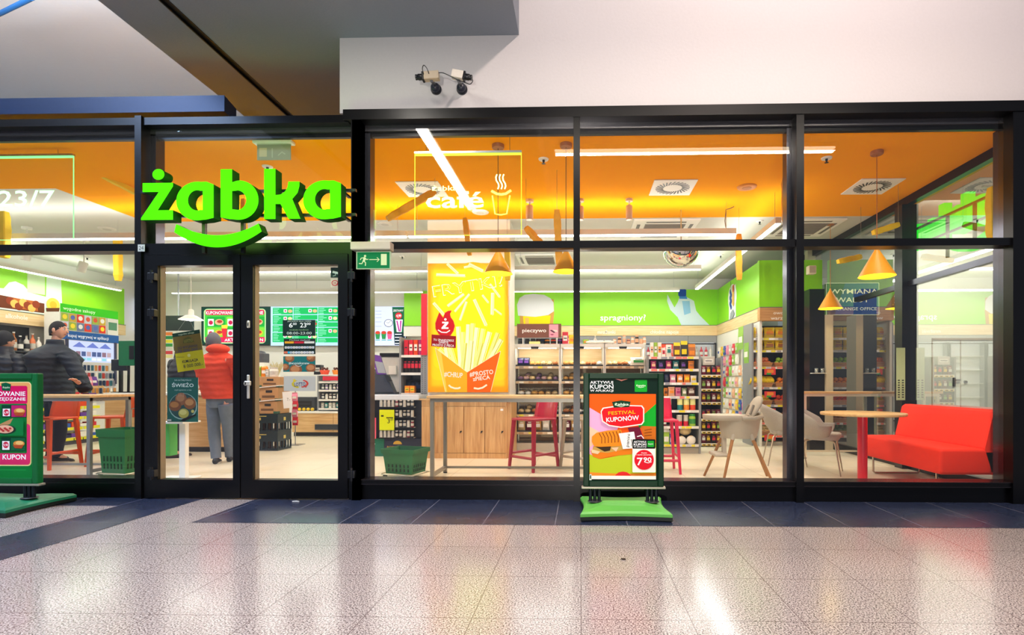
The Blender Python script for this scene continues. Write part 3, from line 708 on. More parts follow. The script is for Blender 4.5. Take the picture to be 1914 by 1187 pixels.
# house number plate, exit sign with its lamp box
t = thing('number_plate', 'small white plate with the number 24 on the door post', 'number plate', PT(264, 470, -.075))
w = 13 / FPX * DZ(264, -.07); art = Art(257, 457, 270, 470, w, w); art.rect(257, 457, 270, 470, '#c9c6c4'); art.text('24', 259, 268, 467, 460, '#2a2a30', 0); art.build('plate_print', t)
MB().m(mat('#c9c6c4', .5)).box(-w / 2, w / 2, .0005, .004, 0, w).build('plate', t)
t = thing('emergency_lamp', 'pale grey box lamp over the green exit sign', 'emergency lamp', PT(695, 468, -.12))
w = 75 / FPX * DZ(695, -.12); MB().m(mat('#b5aa9c', .5)).box(-w / 2, w / 2, -.04, .06, .0, 15 / FPX * 4.7, .006).build('housing', t)
MB().m(mat('#8c857a', .5)).box(-w / 2 + .01, w / 2 - .01, -.035, .055, -.004, -.0002).build('underside', t)
t = thing('exit_sign', 'green exit sign with a running figure, an arrow and a door', 'exit sign', PT(698, 503, -.12))
w = 65 / FPX * DZ(698, -.12); h = 33 / FPX * DZ(698, -.12)
ex = lambda x: 460 + x / 4.946; ey = lambda y: 460 + y / 4.946
art = Art(666, 470, 731, 503, w, h, em=.55)
art.rect(666, 470, 731, 503, '#a9c29a'); art.rect(668, 471.5, 729, 501.5, '#0e7c45')
C_ = '#d8e8b0'
art.circ(682.8, 478.5, 2.1, C_)
art.poly([(679, 481), (683, 480.5), (684.5, 484), (681.5, 490), (678, 488.5), (679.5, 484)], C_)
art.stroke([(679.5, 482), (675.5, 482.5), (674, 486)], 1.5, C_); art.stroke([(683.5, 482.5), (686, 485.5), (689, 484.5)], 1.5, C_)
art.stroke([(680, 488), (684, 491), (683.5, 497)], 1.8, C_); art.stroke([(679.5, 488), (677, 493), (671.5, 492.5)], 1.8, C_)
art.stroke([(691, 485.5), (709, 485.5)], 1.3, C_); art.stroke([(705.5, 481.5), (710, 485.5), (705.5, 489.5)], 1.3, C_); art.rect(713, 475, 724, 496, C_)
art.build('sign_face', t); MB().m(mat('#9fb09a', .4)).box(-w / 2, w / 2, .001, .02, 0, h).build('sign_case', t)
MB().m(M_STEEL).box(-.02, .02, .005, .015, h, h + .012).build('bracket', t)

# ================================================================== SECURITY CAMERAS
def cctv(px, label, bodyc, flip):
    """px: dict of photo points (zoom 740,90 scale 9.894)"""
    q = lambda x, y, Y: Vector(PT(740 + x / 9.894, 90 + y / 9.894, Y))
    base = q(*px['ball'], -.0); t = thing('security_camera', label, 'security camera', (base.x, 0, base.z), 0, 'pair of wall cameras')
    o = Vector((base.x, 0, base.z)); Yc = -.28
    MB().m(mat('#1c2030', .35)).ball((0, -.035, 0), .043, 16, 10).build('ball_mount', t)
    MB().m(mat('#2a2c34', .4)).lathe([(.05, 0), (.05, .012)], 0, 0, 0, 20, Matrix.Rotation(R(90), 4, 'X')).build('wall_plate', t)
    arm = q(*px['arm'], Yc) - o; MB().m(mat('#33363e', .4)).tube([(0, -.05, .02), (arm.x, Yc, arm.z)], .014, 10).build('arm', t)
    a = q(*px['tail'], Yc) - o; b = q(*px['front'], Yc) - o; c = (a + b) / 2; d = b - a; L = d.length
    M = Matrix.Translation(c) @ (d.to_track_quat('X', 'Z')).to_matrix().to_4x4()
    MB().m(mat(bodyc, .4)).box(-L / 2, L / 2, -.03, .03, -.034, .034, .005, 2, M).build('body', t)
    mb = MB().m(M_BLACK); mb.box(L / 2, L / 2 + .018, -.028, .028, -.038, .036, .003, 1, M)
    mb.lathe([(.026, L / 2 + .018), (.027, L / 2 + .05), (.022, L / 2 + .055), (.024, L / 2 + .075)], 0, 0, 0, 18, M @ Matrix.Rotation(R(90), 4, 'Y')); mb.build('lens', t)
    pts = [q(x, y, Yc - .035) - o for x, y in px['cable']]
    cu = []
    for i in range(len(pts) - 1):
        p0, p1, p2, p3 = pts[max(i - 1, 0)], pts[i], pts[i + 1], pts[min(i + 2, len(pts) - 1)]
        for k in range(5):
            s = k / 5; cu.append(.5 * ((2 * p1) + (-p0 + p2) * s + (2 * p0 - 5 * p1 + 4 * p2 - p3) * s * s + (-p0 + 3 * p1 - 3 * p2 + p3) * s ** 3))
    cu.append(pts[-1]); MB().m(M_BLACK).tube(cu, .0035, 6).build('cable', t)
    return t
cctv(dict(ball=(748, 770), arm=(655, 600), tail=(800, 510), front=(525, 530), cable=[(610, 470), (570, 370), (515, 315), (490, 380), (510, 480)]), 'beige wall camera whose black lens points towards the door side', '#c3b29a', 0)
cctv(dict(ball=(1225, 770), arm=(1160, 610), tail=(1040, 480), front=(1250, 520), cable=[(790, 455), (880, 460), (1030, 530), (1170, 600), (1290, 640), (1370, 665), (1420, 610), (1400, 540)]), 'pale wall camera with hooded black lens pointing towards the cafe side', '#d6d0c6', 1)
# ================================================================== POSTER STANDS IN FRONT OF THE SHOP
M_BASEG = mat('#5fb84a', .45, noise=.06, scale=8, bump=.05)
def poster_stand(X, Y, label, artfn, base_mat, w=.66, frame='#06301a'):
    t = thing('poster_stand', label, 'poster stand', (X, Y, 0))
    # weighted base with waisted sides and sloping top
    def outline(k, dz):
        W, Dp = .355 * k, .30 * k; pts = []
        for i in range(13): a = i / 12; pts.append((-W + 2 * W * a, -Dp + .035 * math.sin(a * PI)))
        for i in range(1, 8): a = i / 8; pts.append((W - .03 * math.sin(a * PI), -Dp + 2 * Dp * a))
        for i in range(13): a = i / 12; pts.append((W - 2 * W * a, Dp - .035 * math.sin(a * PI)))
        for i in range(1, 8): a = i / 8; pts.append((-W + .03 * math.sin(a * PI), Dp - 2 * Dp * a))
        return [(x, y, dz) for x, y in pts]
    mb = MB().m(mat('#06140d', .5)); mb.ring([outline(.97, .004), outline(1, .012), outline(1, .04)], False)
    mb.build('base_skirt', t)
    mb = MB().m(base_mat); mb.ring([outline(1, .0405), outline(1, .062), outline(.95, .078), outline(.62, .098), outline(.45, .102)], False); mb.build('base', t)
    for sx in (-1, 1):
        mb = MB().m(mat('#101820', .5)); mb.lathe([(.06, .1), (.055, .106)], sx * .235, 0, 0, 16); mb.build('spring_seat', t)
        for dx in (-.045, .0, .045):
            MB().m(mat('#1c222a', .35, metal=.5)).tube([(sx * .235 + dx * .8, 0, .10), (sx * .235 + dx * .8, 0, .215)], .014, 10).build('spring', t)
    for sx, sy in ((-1, -1), (1, -1), (-1, 1), (1, 1)):
        MB().m(M_BLACK).tube([(sx * .27, sy * .25 - .02, .022), (sx * .27, sy * .25 + .02, .022)], .0215, 14).build('wheel', t)
    z0, h = .205, .935
    mb = MB().m(mat('#b9b4a2', .35, metal=.6)); mb.box(-w / 2 - .015, w / 2 + .015, -.03, .03, z0, z0 + .018, .004); mb.build('foot_rail', t)
    M_F = mat(frame, .4, noise=.04, spec=.25); fw = .048; z0 += .018
    mb = MB().m(M_F)
    mb.box(-w / 2, -w / 2 + fw, -.028, .028, z0, z0 + h, .008); mb.box(w / 2 - fw, w / 2, -.028, .028, z0, z0 + h, .008)
    mb.box(-w / 2 + fw, w / 2 - fw, -.028, .028, z0, z0 + fw, .006); mb.box(-w / 2 + fw, w / 2 - fw, -.028, .028, z0 + h - fw, z0 + h, .006)
    mb.m(M_BLACK); mb.box(-w / 2 + fw, w / 2 - fw, -.012, .012, z0 + fw, z0 + h - fw); mb.build('frame', t)
    art = artfn(w - 2 * fw, h - 2 * fw); art.build('poster_print', t, (0, -.0125, z0 + fw))
    return t
def kupon(w, h):
    a = Art(1094, 693, 1236, 898, w, h, em=.10, rough=.5)
    X = lambda x: 940 + x / 3.956; Y = lambda y: 680 + y / 3.956
    a.rect(1094, 693, 1236, 898, '#06231a')
    a.poly([(X(820), Y(50)), (X(875), Y(70)), (X(932), Y(50)), (X(915), Y(52)), (X(875), Y(58)), (X(838), Y(51))], '#d98a78')
    a.text('AKTYWUJ', X(617), X(805), Y(90), Y(68), '#ffffff', .03); a.text('KUPON', X(617), X(808), Y(130), Y(97), '#ffffff', .045); a.text('W APLIKACJI', X(617), X(808), Y(153), Y(137), '#ffffff', .03)
    a.rr(X(982), Y(60), X(1083), Y(155), 1.5, '#12a02a'); a.text('żappka', X(995), X(1072), Y(110), Y(97), '#f0ffe8', .02); a.stroke([(X(1008), Y(115)), (X(1030), Y(121)), (X(1058), Y(115))], .9, '#f0ffe8')
    # picture
    a.rect(X(612), Y(172), X(1155), Y(850), '#ff5a0a')
    a.poly([(X(612), Y(280)), (X(760), Y(365)), (X(850), Y(430)), (X(800), Y(560)), (X(612), Y(700))], '#e8a9cf')
    a.poly([(X(612), Y(430)), (X(740), Y(500)), (X(612), Y(600))], '#f7c3a2')
    a.poly([(X(1155), Y(250)), (X(1060), Y(330)), (X(1000), Y(400)), (X(1020), Y(440)), (X(1155), Y(440))], '#10a428')
    a.poly([(X(1030), Y(425)), (X(1155), Y(430)), (X(1155), Y(560)), (X(1060), Y(530))], '#c96a1a')
    a.poly([(X(612), Y(650)), (X(700), Y(690)), (X(960), Y(640)), (X(1155), Y(560)), (X(1155), Y(800)), (X(612), Y(812))], '#b9c624')
    a.poly([(X(612), Y(812)), (X(1155), Y(812)), (X(1155), Y(850)), (X(612), Y(850))], '#fff6ea')
    a.poly([(X(612), Y(795)), (X(830), Y(805)), (X(870), Y(790)), (X(910), Y(790)), (X(950), Y(808)), (X(1155), Y(805)), (X(1155), Y(822)), (X(612), Y(822))], '#f08a2a')
    a.poly([(X(820), Y(820)), (X(850), Y(795)), (X(885), Y(788)), (X(920), Y(795)), (X(955), Y(820))], '#e02a2a')
    # panini
    a.poly([(X(620), Y(625)), (X(650), Y(600)), (X(860), Y(600)), (X(970), Y(570)), (X(960), Y(650)), (X(800), Y(665)), (X(690), Y(688)), (X(640), Y(670))], '#e37a16')
    a.poly([(X(640), Y(590)), (X(880), Y(570)), (X(900), Y(610)), (X(760), Y(640)), (X(640), Y(630))], '#c49a4a')
    a.poly([(X(660), Y(590)), (X(790), Y(585)), (X(780), Y(622)), (X(735), Y(630))], '#3a2a18'); a.poly([(X(790), Y(600)), (X(850), Y(595)), (X(830), Y(630))], '#f0c0a0'); a.poly([(X(625), Y(610)), (X(700), Y(630)), (X(680), Y(650)), (X(630), Y(640))], '#e9c89a')
    a.poly([(X(632), Y(510)), (X(670), Y(480)), (X(760), Y(462)), (X(870), Y(455)), (X(900), Y(560)), (X(860), Y(585)), (X(700), Y(592)), (X(650), Y(588)), (X(630), Y(550))], '#f08a1c')
    for k in range(7): a.stroke([(X(690 + k * 28), Y(482 - k * 3)), (X(712 + k * 27), Y(520 - k * 2)), (X(712 + k * 27), Y(565 - k * 2))], 1.5, '#7a3408')
    a.poly([(X(925), Y(440)), (X(1020), Y(432)), (X(1060), Y(540)), (X(960), Y(560))], '#6a1230'); a.stroke([(X(1000), Y(510)), (X(1035), Y(500)), (X(1055), Y(525))], 2, '#f4e8e8')
    a.poly([(X(850), Y(485)), (X(975), Y(470)), (X(1000), Y(600)), (X(885), Y(608))], '#f4efe8')
    a.text('panini', X(925) - 13, X(925) + 13, Y(540) + 3, Y(540) - 3, '#101010', .02, rot=R(83)); a.stroke([(X(952), Y(530)), (X(960), Y(560)), (X(955), Y(585))], 1, '#101010')
    for k in range(3): a.stroke([(X(1060), Y(460 + k * 22)), (X(1120), Y(450 + k * 24))], 1.2, '#6a3008')
    # badge
    a.poly([(X(703), Y(310)), (X(720), Y(280)), (X(880), Y(258)), (X(1040), Y(262)), (X(1058), Y(285)), (X(1058), Y(390)), (X(1040), Y(415)), (X(870), Y(440)), (X(770), Y(425)), (X(715), Y(390))], '#fff0e0')
    a.poly([(X(711), Y(313)), (X(727), Y(288)), (X(880), Y(266)), (X(1034), Y(270)), (X(1049), Y(290)), (X(1049), Y(385)), (X(1034), Y(407)), (X(870), Y(431)), (X(775), Y(417)), (X(723), Y(385))], '#dc1420')
    a.poly([(X(795), Y(235)), (X(870), Y(222)), (X(948), Y(232)), (X(935), Y(275)), (X(810), Y(280))], '#0a3a24'); a.text('żabka', X(818), X(932), Y(262), Y(243), '#e8ffe0', .05); a.stroke([(X(835), Y(263)), (X(870), Y(273)), (X(900), Y(262))], .9, '#e8ffe0')
    a.text('FESTIVAL', X(765), X(987), Y(332), Y(305), '#ffb414', .04, rot=R(3)); a.text('KUPONÓW', X(748), X(1015), Y(385), Y(350), '#ffffff', .05, rot=R(4))
    # coupon
    a.rr(X(962), Y(590), X(1150), Y(792), 2, '#fbeee2'); a.rr(X(962), Y(530), X(1148), Y(604), 2, '#07150f')
    a.text('AKTYWUJ', X(972), X(1072), Y(558), Y(542), '#ffffff', .03); a.text('KUPON', X(972), X(1074), Y(580), Y(562), '#ffffff', .05); a.text('W APLIKACJI', X(972), X(1074), Y(594), Y(585), '#ffffff', .02); a.rr(X(1084), Y(542), X(1136), Y(590), 1, '#18a02c'); a.text('żappka', X(1090), X(1131), Y(570), Y(562), '#ffffff', .02)
    a.circ(X(1056), Y(692), 20, '#dc1428', n=32); a.text('Panini', X(1035), X(1078), Y(641), Y(632), '#ffffff', .01); a.text('z szynką i pieczarkami', X(992), X(1120), Y(656), Y(647), '#ffffff', .01)
    a.text('7', X(998), X(1045), Y(733), Y(675), '#ffffff', .05); a.text('90', X(1050), X(1116), Y(705), Y(672), '#ffffff', .05); a.stroke([(X(1058), Y(708)), (X(1088), Y(716)), (X(1116), Y(707))], 1.3, '#ffffff')
    a.rect(1094.5, 884, 1099, 896, '#cfd8cc'); a.rect(1095.5, 886, 1098, 893, '#2a4a3a')
    return a
def oszcz(w, h):
    a = Art(-70, 693, 78, 898, w, h, em=.10, rough=.5)
    X = lambda x: x / 3.957; Y = lambda y: 680 + y / 3.957
    a.rect(-70, 693, 78, 898, '#0f7a34'); a.rr(-66, Y(75), X(290), Y(765), 8, '#ffe4a0'); a.rr(-65, Y(82), X(283), Y(757), 7, '#f0a860'); a.rr(-64, Y(420), X(280), Y(755), 7, '#e0306a')
    a.rr(-60, Y(108), X(255), Y(255), 4, '#d8125a'); a.rr(-60, Y(255), X(250), Y(660), 2, '#18803a')
    a.poly([(X(20), Y(88)), (X(62), Y(80)), (X(108), Y(95)), (X(100), Y(150)), (X(28), Y(146))], '#0a5a3a'); a.text('żappka', X(35), X(98), Y(127), Y(112), '#d8f0c8', .03)
    a.text('KUPONOWANIE', -58, X(240), Y(190), Y(155), '#ffffff', .05); a.text('TO OSZCZĘDZANIE', -58, X(242), Y(228), Y(203), '#ffffff', .04)
    for (x0, y0, x1, y1, pr, cc, p2) in ((25, 265, 250, 365, '6,99', '#d0123a', '#c0206a'), (25, 530, 245, 640, '9,90', '#d0123a', '#14603a'), (-250, 265, 10, 365, '4,99', '#d0123a', '#18703a'), (-250, 530, 10, 640, '5,90', '#d0123a', '#18603a')):
        a.rr(X(x0), Y(y0), X(x1), Y(y1), 1.5, '#0a3f2c'); a.rect(X(x0 + 90), Y(y0 + 3), X(x1 - 3), Y(y1 - 3), p2)
        a.rect(X(x0 + 12), Y(y0 + 30), X(x0 + 78), Y(y1 - 8), '#f6f0ea'); a.circ(X(x0 + 45), Y(y0 + 62), 6.6, cc, n=20); a.text(pr, X(x0 + 24), X(x0 + 66), Y(y0 + 72), Y(y0 + 52), '#ffffff', .03)
        a.circ(X(x0 + 165), Y(y0 + 50), 13, '#d98a3a', 6); a.circ(X(x0 + 170), Y(y0 + 45), 9, '#f0c070', 4); a.poly([(X(x0 + 110), Y(y0 + 62)), (X(x1 - 10), Y(y0 + 62)), (X(x1 - 30), Y(y0 + 90)), (X(x0 + 130), Y(y0 + 88))], '#b04a28')
    a.rect(-60, Y(375), X(240), Y(515), '#0f7a3a'); a.poly([(X(-40), Y(450)), (X(150), Y(370)), (X(120), Y(420)), (X(20), Y(450))], '#b98a5a')
    a.circ(X(80), Y(465), 24, '#1c3a2a', 10); a.circ(X(75), Y(462), 20, '#e8b090', 8.5)
    for k in range(7): a.circ(X(30 + k * 16), Y(455 + (k % 3) * 10), 3.2, '#b83030', 2)
    a.text('AKTYWUJ KUPON', -62, X(268), Y(708), Y(668), '#ffffff', .05)
    a.rect(-66, Y(790), X(270), Y(795), '#1c9a44')
    return a
Yps = -.48
poster_stand(FX(1165, Yps), Yps, 'green framed poster stand advertising a coupon festival with panini, on a light green base', kupon, M_BASEG)
poster_stand(FX(1, Yps) + .02, Yps, 'green framed poster stand with pink coupon offers, on a dark green base', oszcz, mat('#1c7a56', .45, noise=.06, scale=8, bump=.05), frame='#0f6a34')

# ================================================================== TALL TABLES AND STOOLS
def tall_table(x0, x1, y0, y1, label, metal='#8a8478', legs=None, midrail=True, H=.935):
    t = thing('tall_table', label, 'tall table', ((x0 + x1) / 2, (y0 + y1) / 2, 0)); w, d = (x1 - x0) / 2, (y1 - y0) / 2
    M_T = mat(metal, .35, metal=.35)
    MB().m(M_OAKH).box(-w, w, -d, d, H - .028, H, .003, 1).build('tabletop', t)
    mb = MB().m(M_T)
    for sy in (-1, 1): mb.box(-w + .03, w - .03, sy * (d - .05) - .018, sy * (d - .05) + .018, H - .068, H - .0285)
    for sx in (-1, 1): mb.box(sx * (w - .05) - .018, sx * (w - .05) + .018, -d + .07, d - .07, H - .068, H - .0285)
    if midrail:
        for sy in ((-1,) if midrail == 'front' else (1,)): mb.box(-w + .07, w - .07, sy * (d - .05) - .012, sy * (d - .05) + .012, .055, .08)
    for sx in (-1, 1): mb.box(sx * (w - .05) - .018, sx * (w - .05) + .018, -d + .07, d - .07, .05, .085)
    mb.build('table_frame', t)
    for sx in (-1, 1):
        for sy in (-1, 1):
            mb = MB().m(M_T); X_, Y_ = sx * (w - .05), sy * (d - .05); mb.box(X_ - .02, X_ + .02, Y_ - .02, Y_ + .02, .012, H - .03, .002, 1); l = mb.build('leg', t)
            MB().m(M_BLACK).lathe([(.024, 0), (.024, .012)], X_, Y_, 0, 12).build('foot', l)
    return t
tall_table(FX(800, .9), 0.72, .84, 1.5, 'long tall table with oak top on a grey steel frame, below the FRYTKI light box')
tall_table(-8.3, FX(160, 1.0) + .05, 1.0, 1.62, 'tall oak table on a grey steel frame beside the man in the black jacket', '#9a9a98')
tall_table(FX(1492, 2.9), FX(1630, 3.0), 2.75, 3.15, 'tall oak table with thin cream legs behind the round table', '#e8ddc2', H=.95)

def stool(x, y, rz, color, label, group='bar stools at the tall tables'):
    t = thing('bar_stool', label, 'bar stool', (x, y, 0), rz, group); m = mat(color, .35, noise=.03, coat=.3); H = .64; w = .205
    # seat slightly dished, backrest towards +y
    mb = MB().m(m); mb.box(-w, w, -.20, .19, H - .03, H, .014, 4); mb.build('seat', t)
    rings = []
    for z, yy, hw in ((H - .02, .185, .195), (H + .08, .20, .19), (H + .17, .22, .185), (H + .235, .235, .18), (H + .245, .237, .172)):
        o = []
        for i in range(9): a = -1 + 2 * i / 8; o.append((hw * a, yy + .035 * (1 - a * a) + .0, z))
        for i in range(9): a = 1 - 2 * i / 8; o.append((hw * a, yy + .035 * (1 - a * a) + .02, z))
        rings.append(o)
    mb = MB().m(m); mb.ring(rings, True, True); mb.build('backrest', t)
    for sx in (-1, 1):
        for sy in (-1, 1):
            tx, ty, bx, by = sx * (w - .025), sy * .17, sx * (w + .015), sy * .215
            mb = MB().m(m); mb.ring([[(tx - .02, ty - .02, H - .02), (tx + .02, ty - .02, H - .02), (tx + .02, ty + .02, H - .02), (tx - .02, ty + .02, H - .02)],
                                     [(bx - .014, by - .014, 0), (bx + .014, by - .014, 0), (bx + .014, by + .014, 0), (bx - .014, by + .014, 0)]], False); mb.build('leg', t)
    f = lambda sx, sy, z: Vector((sx * (w + .015 - .04 * z / H), sy * (.215 - .045 * z / H), z))
    for (a, b, z) in (((-1, -1), (1, -1), .16), ((-1, 1), (1, 1), .16), ((-1, -1), (-1, 1), .2), ((1, -1), (1, 1), .2)):
        mb = MB().m(m); mb.tube([f(*a, z), f(*b, z)], .013, 4, flat=1.3); mb.build('stretcher', t)
    return t
s0 = stool(FX(997, 1.72), 1.78, R(-42), '#b3123a', 'crimson bar stool at the tall table in front of the bread shelves')
def restool(x, y, rz, color, label):
    r = dup(s0, (x, y, 0), rz, label); m = mat(color, .35, noise=.03, coat=.3)
    for c in r.children: c.data = c.data.copy(); c.data.materials.clear(); c.data.materials.append(m)
    return r
restool(FX(1093, 1.72), 1.8, R(-42), '#b9ab98', 'beige bar stool half hidden by the window post and the festival poster')
restool(FX(1232, 1.6), 1.62, R(0), '#e0124a', 'bright crimson bar stool peeking out beside the festival poster stand')
restool(FX(92, 1.7), 1.7, R(0), '#e0552a', 'orange bar stool under the tall table beside the black jacketed man')
restool(FX(222, 2.1), 2.05, R(-75), '#d8562e', 'orange bar stool turned sideways behind the green trolley basket')

# ================================================================== GREEN SHOPPING BASKETS
def basket(x, y, rz, w, d, h, label, tall, handle_up):
    t = thing('shopping_basket', label, 'shopping basket', (x, y, 0), rz, 'green wheeled shopping baskets')
    m = mat('#1d6b3a', .45, noise=.05); k = .80
    def rg(s, z, dx=0): return [(-w * s, -d * s, z), (w * s, -d * s, z), (w * s, d * s, z), (-w * s, d * s, z)]
    z0 = .05
    mb = MB().m(m); mb.ring([rg(k, z0), rg(k + .08, z0 + h * .55), rg(.93, z0 + h * .82), rg(.93, z0 + h * .821), rg(1, z0 + h * .822), rg(1.03, z0 + h)], False, False)
    mb.ring([rg(.99, z0 + h), rg(.90, z0 + h * .8), rg(k - .02, z0 + .01)], False, False); mb.add(rg(k, z0), [(0, 1, 2, 3)]); mb.add(rg(1.03, z0 + h) + rg(.99, z0 + h), [(i, (i + 1) % 4, (i + 1) % 4 + 4, i + 4) for i in range(4)])
    mb.build('tub', t)
    mb = MB().m(mat('#0a2f18', .6))
    for i in range(6):
        xx = -w * .6 + w * 1.2 * i / 5
        for zz in (.15, .32): mb.box(xx - .008, xx + .008, -d * (k + .1 * zz) - .006, -d * (k + .1 * zz) + .0, z0 + h * (zz - .05), z0 + h * (zz + .07))
    for i in range(6):
        yy = -d * .6 + d * 1.2 * i / 5
        for zz in (.15, .32): mb.box(w * (k + .1 * zz), w * (k + .1 * zz) + .006, yy - .008, yy + .008, z0 + h * (zz - .05), z0 + h * (zz + .07))
    mb.build('slots', t)
    wire = mat('#c9c9b8', .3, metal=.9)
    MB().m(wire).tube([(-w * .95, -d * 1.05, .045), (w * .95, -d * 1.05, .045), (w * 1.02, -d * .9, .05), (w * 1.02, d * .9, .045), (-w * .95, d, .045), (-w * 1.02, -d * .9, .05)], .006, 6, True).build('wire_frame', t)
    for sx in (-1, 1): MB().m(M_BLACK).tube([(sx * w * .8, -d * .9 - .012, .022), (sx * w * .8, -d * .9 + .012, .022)], .022, 12).build('wheel', t)
    if handle_up:
        hz = z0 + h + handle_up
        MB().m(wire).tube([(-w * .5, d * .9, z0 + .02), (-w * .5, d * .9 + .02, hz - .02), (-w * .45, d * .9 + .02, hz), (w * .45, d * .9 + .02, hz), (w * .5, d * .9 + .02, hz - .02), (w * .5, d * .9, z0 + .02)], .006, 6).build('handle', t)
    return t
basket(FX(233, 1.15), 1.15, R(-10), .20, .16, .50, 'tall stack-deep green wheeled basket with a raised wire handle under the tall table', True, .22)
basket(FX(757, 1.15), 1.18, R(-16), .21, .17, .28, 'low green wheeled basket beside the steel leg of the long tall table', False, 0)

# ================================================================== PILLAR WITH LIGHT BOX, LOCKER CABINET
Yp = 2.72
xa, xb = FX(799, Yp), FX(953, Yp)
mb = MB().m(mat('#f0eee6', .5, noise=.02)); mb.box(xa, xb, Yp + .005, Yp + .55, FZ(870, 748, 2.66) + .021, HC); struct('column_light_box', mb)
w = FX(952, Yp) - FX(801, Yp); z0, z1 = FZ(877, 734, Yp), FZ(877, 493, Yp); h = z1 - z0
t = thing('light_box', 'glowing yellow light box poster reading FRYTKI with falling french fries', 'light box', ((FX(952, Yp) + FX(801, Yp)) / 2, Yp, z0))
MB().m(mat('#c9b08a', .4)).box(-w / 2, w / 2, -.06, -.0, 0, h, .004, 1).build('case', t)
a = Art(802, 494, 951, 733, w - .02, h - .02, em=.58)
X = lambda x: 670 + x / 4.945; Y = lambda y: 460 + y / 4.945; Y_2 = lambda y: 680 + y / 4.945
def mixc(c1, c2, f):
    p = [int(c1[i:i+2], 16) for i in (1, 3, 5)]; q = [int(c2[i:i+2], 16) for i in (1, 3, 5)]
    return '#%02x%02x%02x' % tuple(int(p[i] + (q[i] - p[i]) * f) for i in range(3))
a.rect(802, 494, 951, 733, '#ff9808')
for i in range(9):
    f = i / 8; a.poly(arc(886, 590, 86 - 52 * f, 125 - 70 * f, 0, 350, 35) if i else [(806, 494), (951, 494), (951, 700), (940, 733), (812, 733)], mixc('#ffa40a', '#dfe600', f)) if i > 2 else a.rr(802 + 5 * i, 494, 951 - 2 * i, 733 - 22 * i, 12, mixc('#ffa40a', '#dfe600', f))
FR = '#fdffc0'; FR2 = '#f6f98a'
fr = [((830, 170), (930, 262), 24), ((730, 270), (995, 282), 26), ((985, 205), (1060, 190), 20), ((1030, 175), (1160, 240), 28), ((705, 530), (800, 640), 26), ((835, 560), (985, 450), 24), ((900, 610), (1035, 450), 18), ((950, 690), (1010, 520), 22), ((1080, 500), (1190, 740), 28), ((1155, 460), (1210, 530), 18), ((1250, 440), (1245, 640), 30), ((1225, 360), (1315, 480), 20), ((1265, 590), (1330, 640), 16)]
for p, q_, wd in fr: a.stroke([(X(p[0]), Y(p[1])), (X(q_[0]), Y(q_[1]))], wd / 4.945, FR); a.stroke([(X(p[0] + 6), Y(p[1] + 8)), (X(q_[0] + 6), Y(q_[1] + 8))], wd / 4.945 * .3, FR2)
# outline lettering
def outline_text(a, s, u0, u1, vb, vt, c, inner, rot): a.text(s, u0 - .7, u1 + .7, vb + .5, vt - .5, c, .035, rot); a.text(s, u0 + .3, u1 - .3, vb - .3, vt + .3, inner, .004, rot)
outline_text(a, 'FRYTKI?', X(700), X(1345), Y(425), Y(330), '#ffffff', '#f0dc00', R(9))
# box of fries
for i, (x0, y0, x1, y1) in enumerate([(760, 950, 900, 1060), (800, 790, 860, 1150), (850, 900, 930, 1130), (935, 750, 960, 1120), (975, 800, 990, 1150), (1030, 730, 1010, 1120), (1070, 720, 1040, 1140), (1110, 760, 1060, 1100), (1165, 770, 1110, 1080), (1225, 800, 1140, 1060), (1300, 810, 1190, 1060), (1330, 870, 1220, 1030), (1000, 900, 970, 1150), (1060, 880, 1030, 1140), (1150, 900, 1090, 1090)]):
    a.stroke([(X(x0), Y(y0)), (X(x1), Y(y1) + 8)], 8.6, FR if i % 2 else '#f3f690'); a.stroke([(X(x0) + 2.6, Y(y0)), (X(x1) + 2.6, Y(y1) + 8)], 1.4, '#d8c81a')
a.poly([(X(725), Y(945)), (X(1018), Y_2(80)), (X(1018), 733), (X(820), 733)], '#ffb61c'); a.poly([(X(1018), Y_2(80)), (X(1325), Y(975)), (X(1235), 733), (X(1018), 733)], '#ff6a08')
a.poly([(X(735), Y(960)), (X(780), Y(985)), (X(835), 733), (X(815), 733)], '#ffd850')
for p in ([(725, 945), (1018, 1168)], [(1018, 1168), (1325, 975)], [(725, 945), (820, 1345)], [(1325, 975), (1235, 1345)]): a.stroke([(X(u), min(Y(v), 732.5)) for u, v in p], .8, '#fff4c0')
a.text('#CHRUP', X(808), X(978), Y_2(125), Y_2(80), '#fff4e0', .05, R(-5)); a.text('#PROSTO', X(1040), X(1258), Y_2(108), Y_2(68), '#fff4e0', .05, R(7)); a.text('zPIECA', X(1070), X(1228), Y_2(152), Y_2(116), '#fff4e0', .05, R(7))
a.stroke([(X(850), Y_2(198)), (X(870), Y_2(216)), (X(905), Y_2(228)), (X(935), Y_2(228)), (X(958), Y_2(220))], 3.2, '#fff8d0'); a.stroke([(X(1080), Y_2(225)), (X(1120), Y_2(232)), (X(1160), Y_2(222)), (X(1200), Y_2(195))], 3.2, '#fff8d0')
